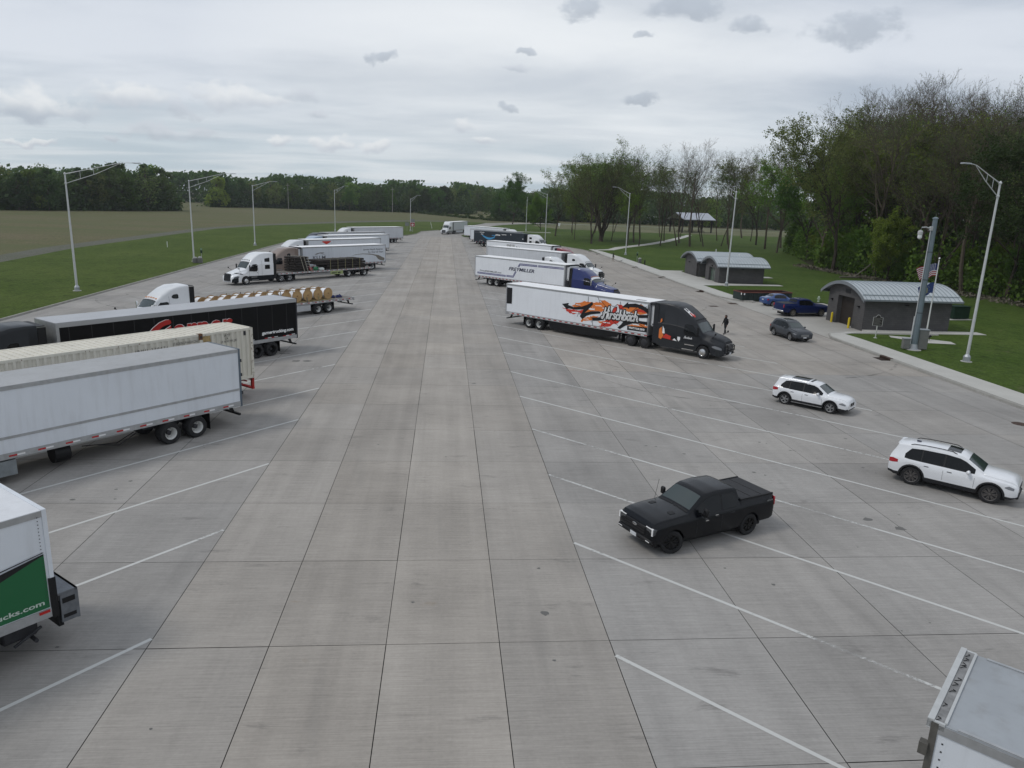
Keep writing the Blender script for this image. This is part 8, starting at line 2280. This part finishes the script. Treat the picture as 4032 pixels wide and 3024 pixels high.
# understorey
def scrub(name, label, fn, n, s0, s1, m_, seed):
    r_ = random.Random(seed); b = MB()
    for _ in range(n):
        x, y, zc = fn(r_); s = r_.uniform(s0, s1)
        u = Vector((r_.uniform(-1, 1), r_.uniform(-1, 1), r_.uniform(-1, 1))).normalized(); v = u.orthogonal().normalized() * s; u = u.cross(v).normalized() * s * .7; p = Vector((x, y, zc))
        b.add([p - u, p + v, p + u, p - v], [(0, 1, 2, 3)])
    o = b.build(name, m_, None, smooth=0); tag(o, label, 'undergrowth', None, 'stuff')
def woods(r_):
    y = r_.uniform(50, 205); xe = 80 + (0 if y < 110 else (-3 if y < 150 else (y - 150) * .3)); cl = .5 + .5 * math.sin(y * .45 + 1.3 * math.sin(y * .17))
    x = xe + abs(r_.gauss(0, 9)) - 2 * cl; return x, y, abs(r_.gauss(0, 1)) * (1.6 + 3.2 * cl) + .2
scrub('undergrowth', 'green undergrowth filling the foot of the right woods', woods, 26000, .16, .42, LF_GREEN, 3)
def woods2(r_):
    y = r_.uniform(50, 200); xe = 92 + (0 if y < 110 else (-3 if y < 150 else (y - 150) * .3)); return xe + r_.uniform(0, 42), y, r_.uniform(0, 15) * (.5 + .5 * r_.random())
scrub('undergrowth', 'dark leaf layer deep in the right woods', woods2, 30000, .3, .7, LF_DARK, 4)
def farscrub(r_):
    segs = [((-236, 292), (-178, 319)), ((-178, 319), (-155, 354)), ((-155, 354), (-136, 392)), ((-150, 498), (-134, 532)), ((-134, 532), (-60, 547)), ((-60, 547), (20, 560)), ((30, 466), (95, 452)), ((95, 452), (240, 423))]
    a, c = r_.choice(segs); t = r_.random(); return a[0] + (c[0] - a[0]) * t + r_.gauss(0, 1.5), a[1] + (c[1] - a[1]) * t + abs(r_.gauss(0, 4)) + 2, abs(r_.gauss(0, 1)) * 3.2 + .3
scrub('undergrowth', 'dark scrub along the foot of the far woods', farscrub, 22000, .5, 1.2, LF_DARK, 5)
def fillwood(r_):
    segs = [((-240, 300), (-184, 326)), ((-184, 326), (-160, 362)), ((-160, 362), (-142, 400)), ((-155, 512), (-138, 545)), ((-138, 545), (-60, 560)), ((-60, 560), (20, 585)), ((30, 478), (95, 464)), ((95, 464), (240, 434))]
    a, c = r_.choice(segs); t = r_.random(); return a[0] + (c[0] - a[0]) * t + r_.gauss(0, 3), a[1] + (c[1] - a[1]) * t + r_.gauss(3, 4), r_.uniform(.5, 12.5 + 2.5 * math.sin(t * 31) + 1.5 * math.sin(t * 77))
scrub('undergrowth', 'dark leaf mass filling the far woods between the trees', fillwood, 42000, .5, 1.0, LF_DARK, 15)
def horizon(r_):
    segs = [((-900, 560), (-330, 640)), ((-330, 640), (-120, 690)), ((-120, 690), (60, 760)), ((60, 760), (330, 720)), ((330, 720), (800, 600))]
    a, c = r_.choice(segs); t = r_.random(); h = 21 + 3 * math.sin(t * 19 + a[0]) + 2 * math.sin(t * 53) + 1.5 * math.sin(t * 131)
    return a[0] + (c[0] - a[0]) * t + r_.gauss(0, 4), a[1] + (c[1] - a[1]) * t + r_.gauss(0, 12), h * (1 - r_.random() ** 1.6 * .98)
scrub('far_wood', 'far-off wood closing the horizon', horizon, 60000, .9, 2.2, LF_GREEN, 16)
def grassw(r_):
    y = r_.uniform(60, 150); xe = 76.5 if y < 110 else 74; return xe + r_.gauss(0, .8), y, r_.uniform(.1, .6)
scrub('dry_weeds', 'dry grey weeds along the edge of the woods', grassw, 2600, .10, .3, mat('dry weed', (.13, .115, .085), .9, var=.3), 6)
def hedge(r_):
    segs = [((-20, 540), (24, 420)), ((24, 420), (60, 400))]
    a, c = r_.choice(segs); t = r_.random(); return a[0] + (c[0] - a[0]) * t + r_.gauss(0, .6), a[1] + (c[1] - a[1]) * t + r_.gauss(0, .6), r_.uniform(.1, 1.2) * (1 if math.sin(t * 40) > -.6 else 2.2)
scrub('hedgerow', 'thin dark hedgerow crossing the far field', hedge, 2600, .3, .8, LF_DARK, 7)
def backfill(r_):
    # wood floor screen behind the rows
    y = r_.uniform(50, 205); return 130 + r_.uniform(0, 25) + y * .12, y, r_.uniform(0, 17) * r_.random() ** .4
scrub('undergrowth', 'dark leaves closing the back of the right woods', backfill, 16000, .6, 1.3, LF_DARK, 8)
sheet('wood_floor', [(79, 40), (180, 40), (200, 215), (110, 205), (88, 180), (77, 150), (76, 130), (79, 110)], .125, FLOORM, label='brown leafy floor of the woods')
# fallen branches
t = empty('fallen_branch', (72.5, 126, .1)); tag(t, 'dead fallen branches at the foot of the woods behind the utility building', 'dead branch')
b = MB(); b.tube([(0, 0, 0), (3, .5, 2.2), (5.5, 1, 5.5)], [.12, .09, .04], 6, 0); b.tube([(-3, -1, .2), (2, -.5, .25), (6, .3, .1)], [.16, .14, .08], 6, 0); b.build('limb', mat('dead wood', (.15, .135, .11), .9), t, smooth=40)
# thin air between the lot and the far woods
hm = bpy.data.materials.new('thin haze'); hm.use_nodes = True
hg = NT(hm.node_tree); hg.n.remove(hg.n['Principled BSDF'])
hv = hg.node('ShaderNodeVolumePrincipled'); hv.inputs['Color'].default_value = (.88, .91, .95, 1); hv.inputs['Density'].default_value = 0.00013; hv.inputs['Anisotropy'].default_value = .3
hg.l.new(hv.outputs[0], hg.n['Material Output'].inputs['Volume'])
b = MB(); b.box(-2600, 2600, -400, 3600, -1.2, 48, 0); o = b.build('haze', hm, None, smooth=0); tag(o, 'faint pale haze over the fields', 'haze', None, 'stuff')
for p in list(PR.values()):
    for ch in list(p.children): bpy.data.objects.remove(ch)
    bpy.data.objects.remove(p)
print('trees', NT_COUNT[0], 'objects', len(bpy.data.objects))
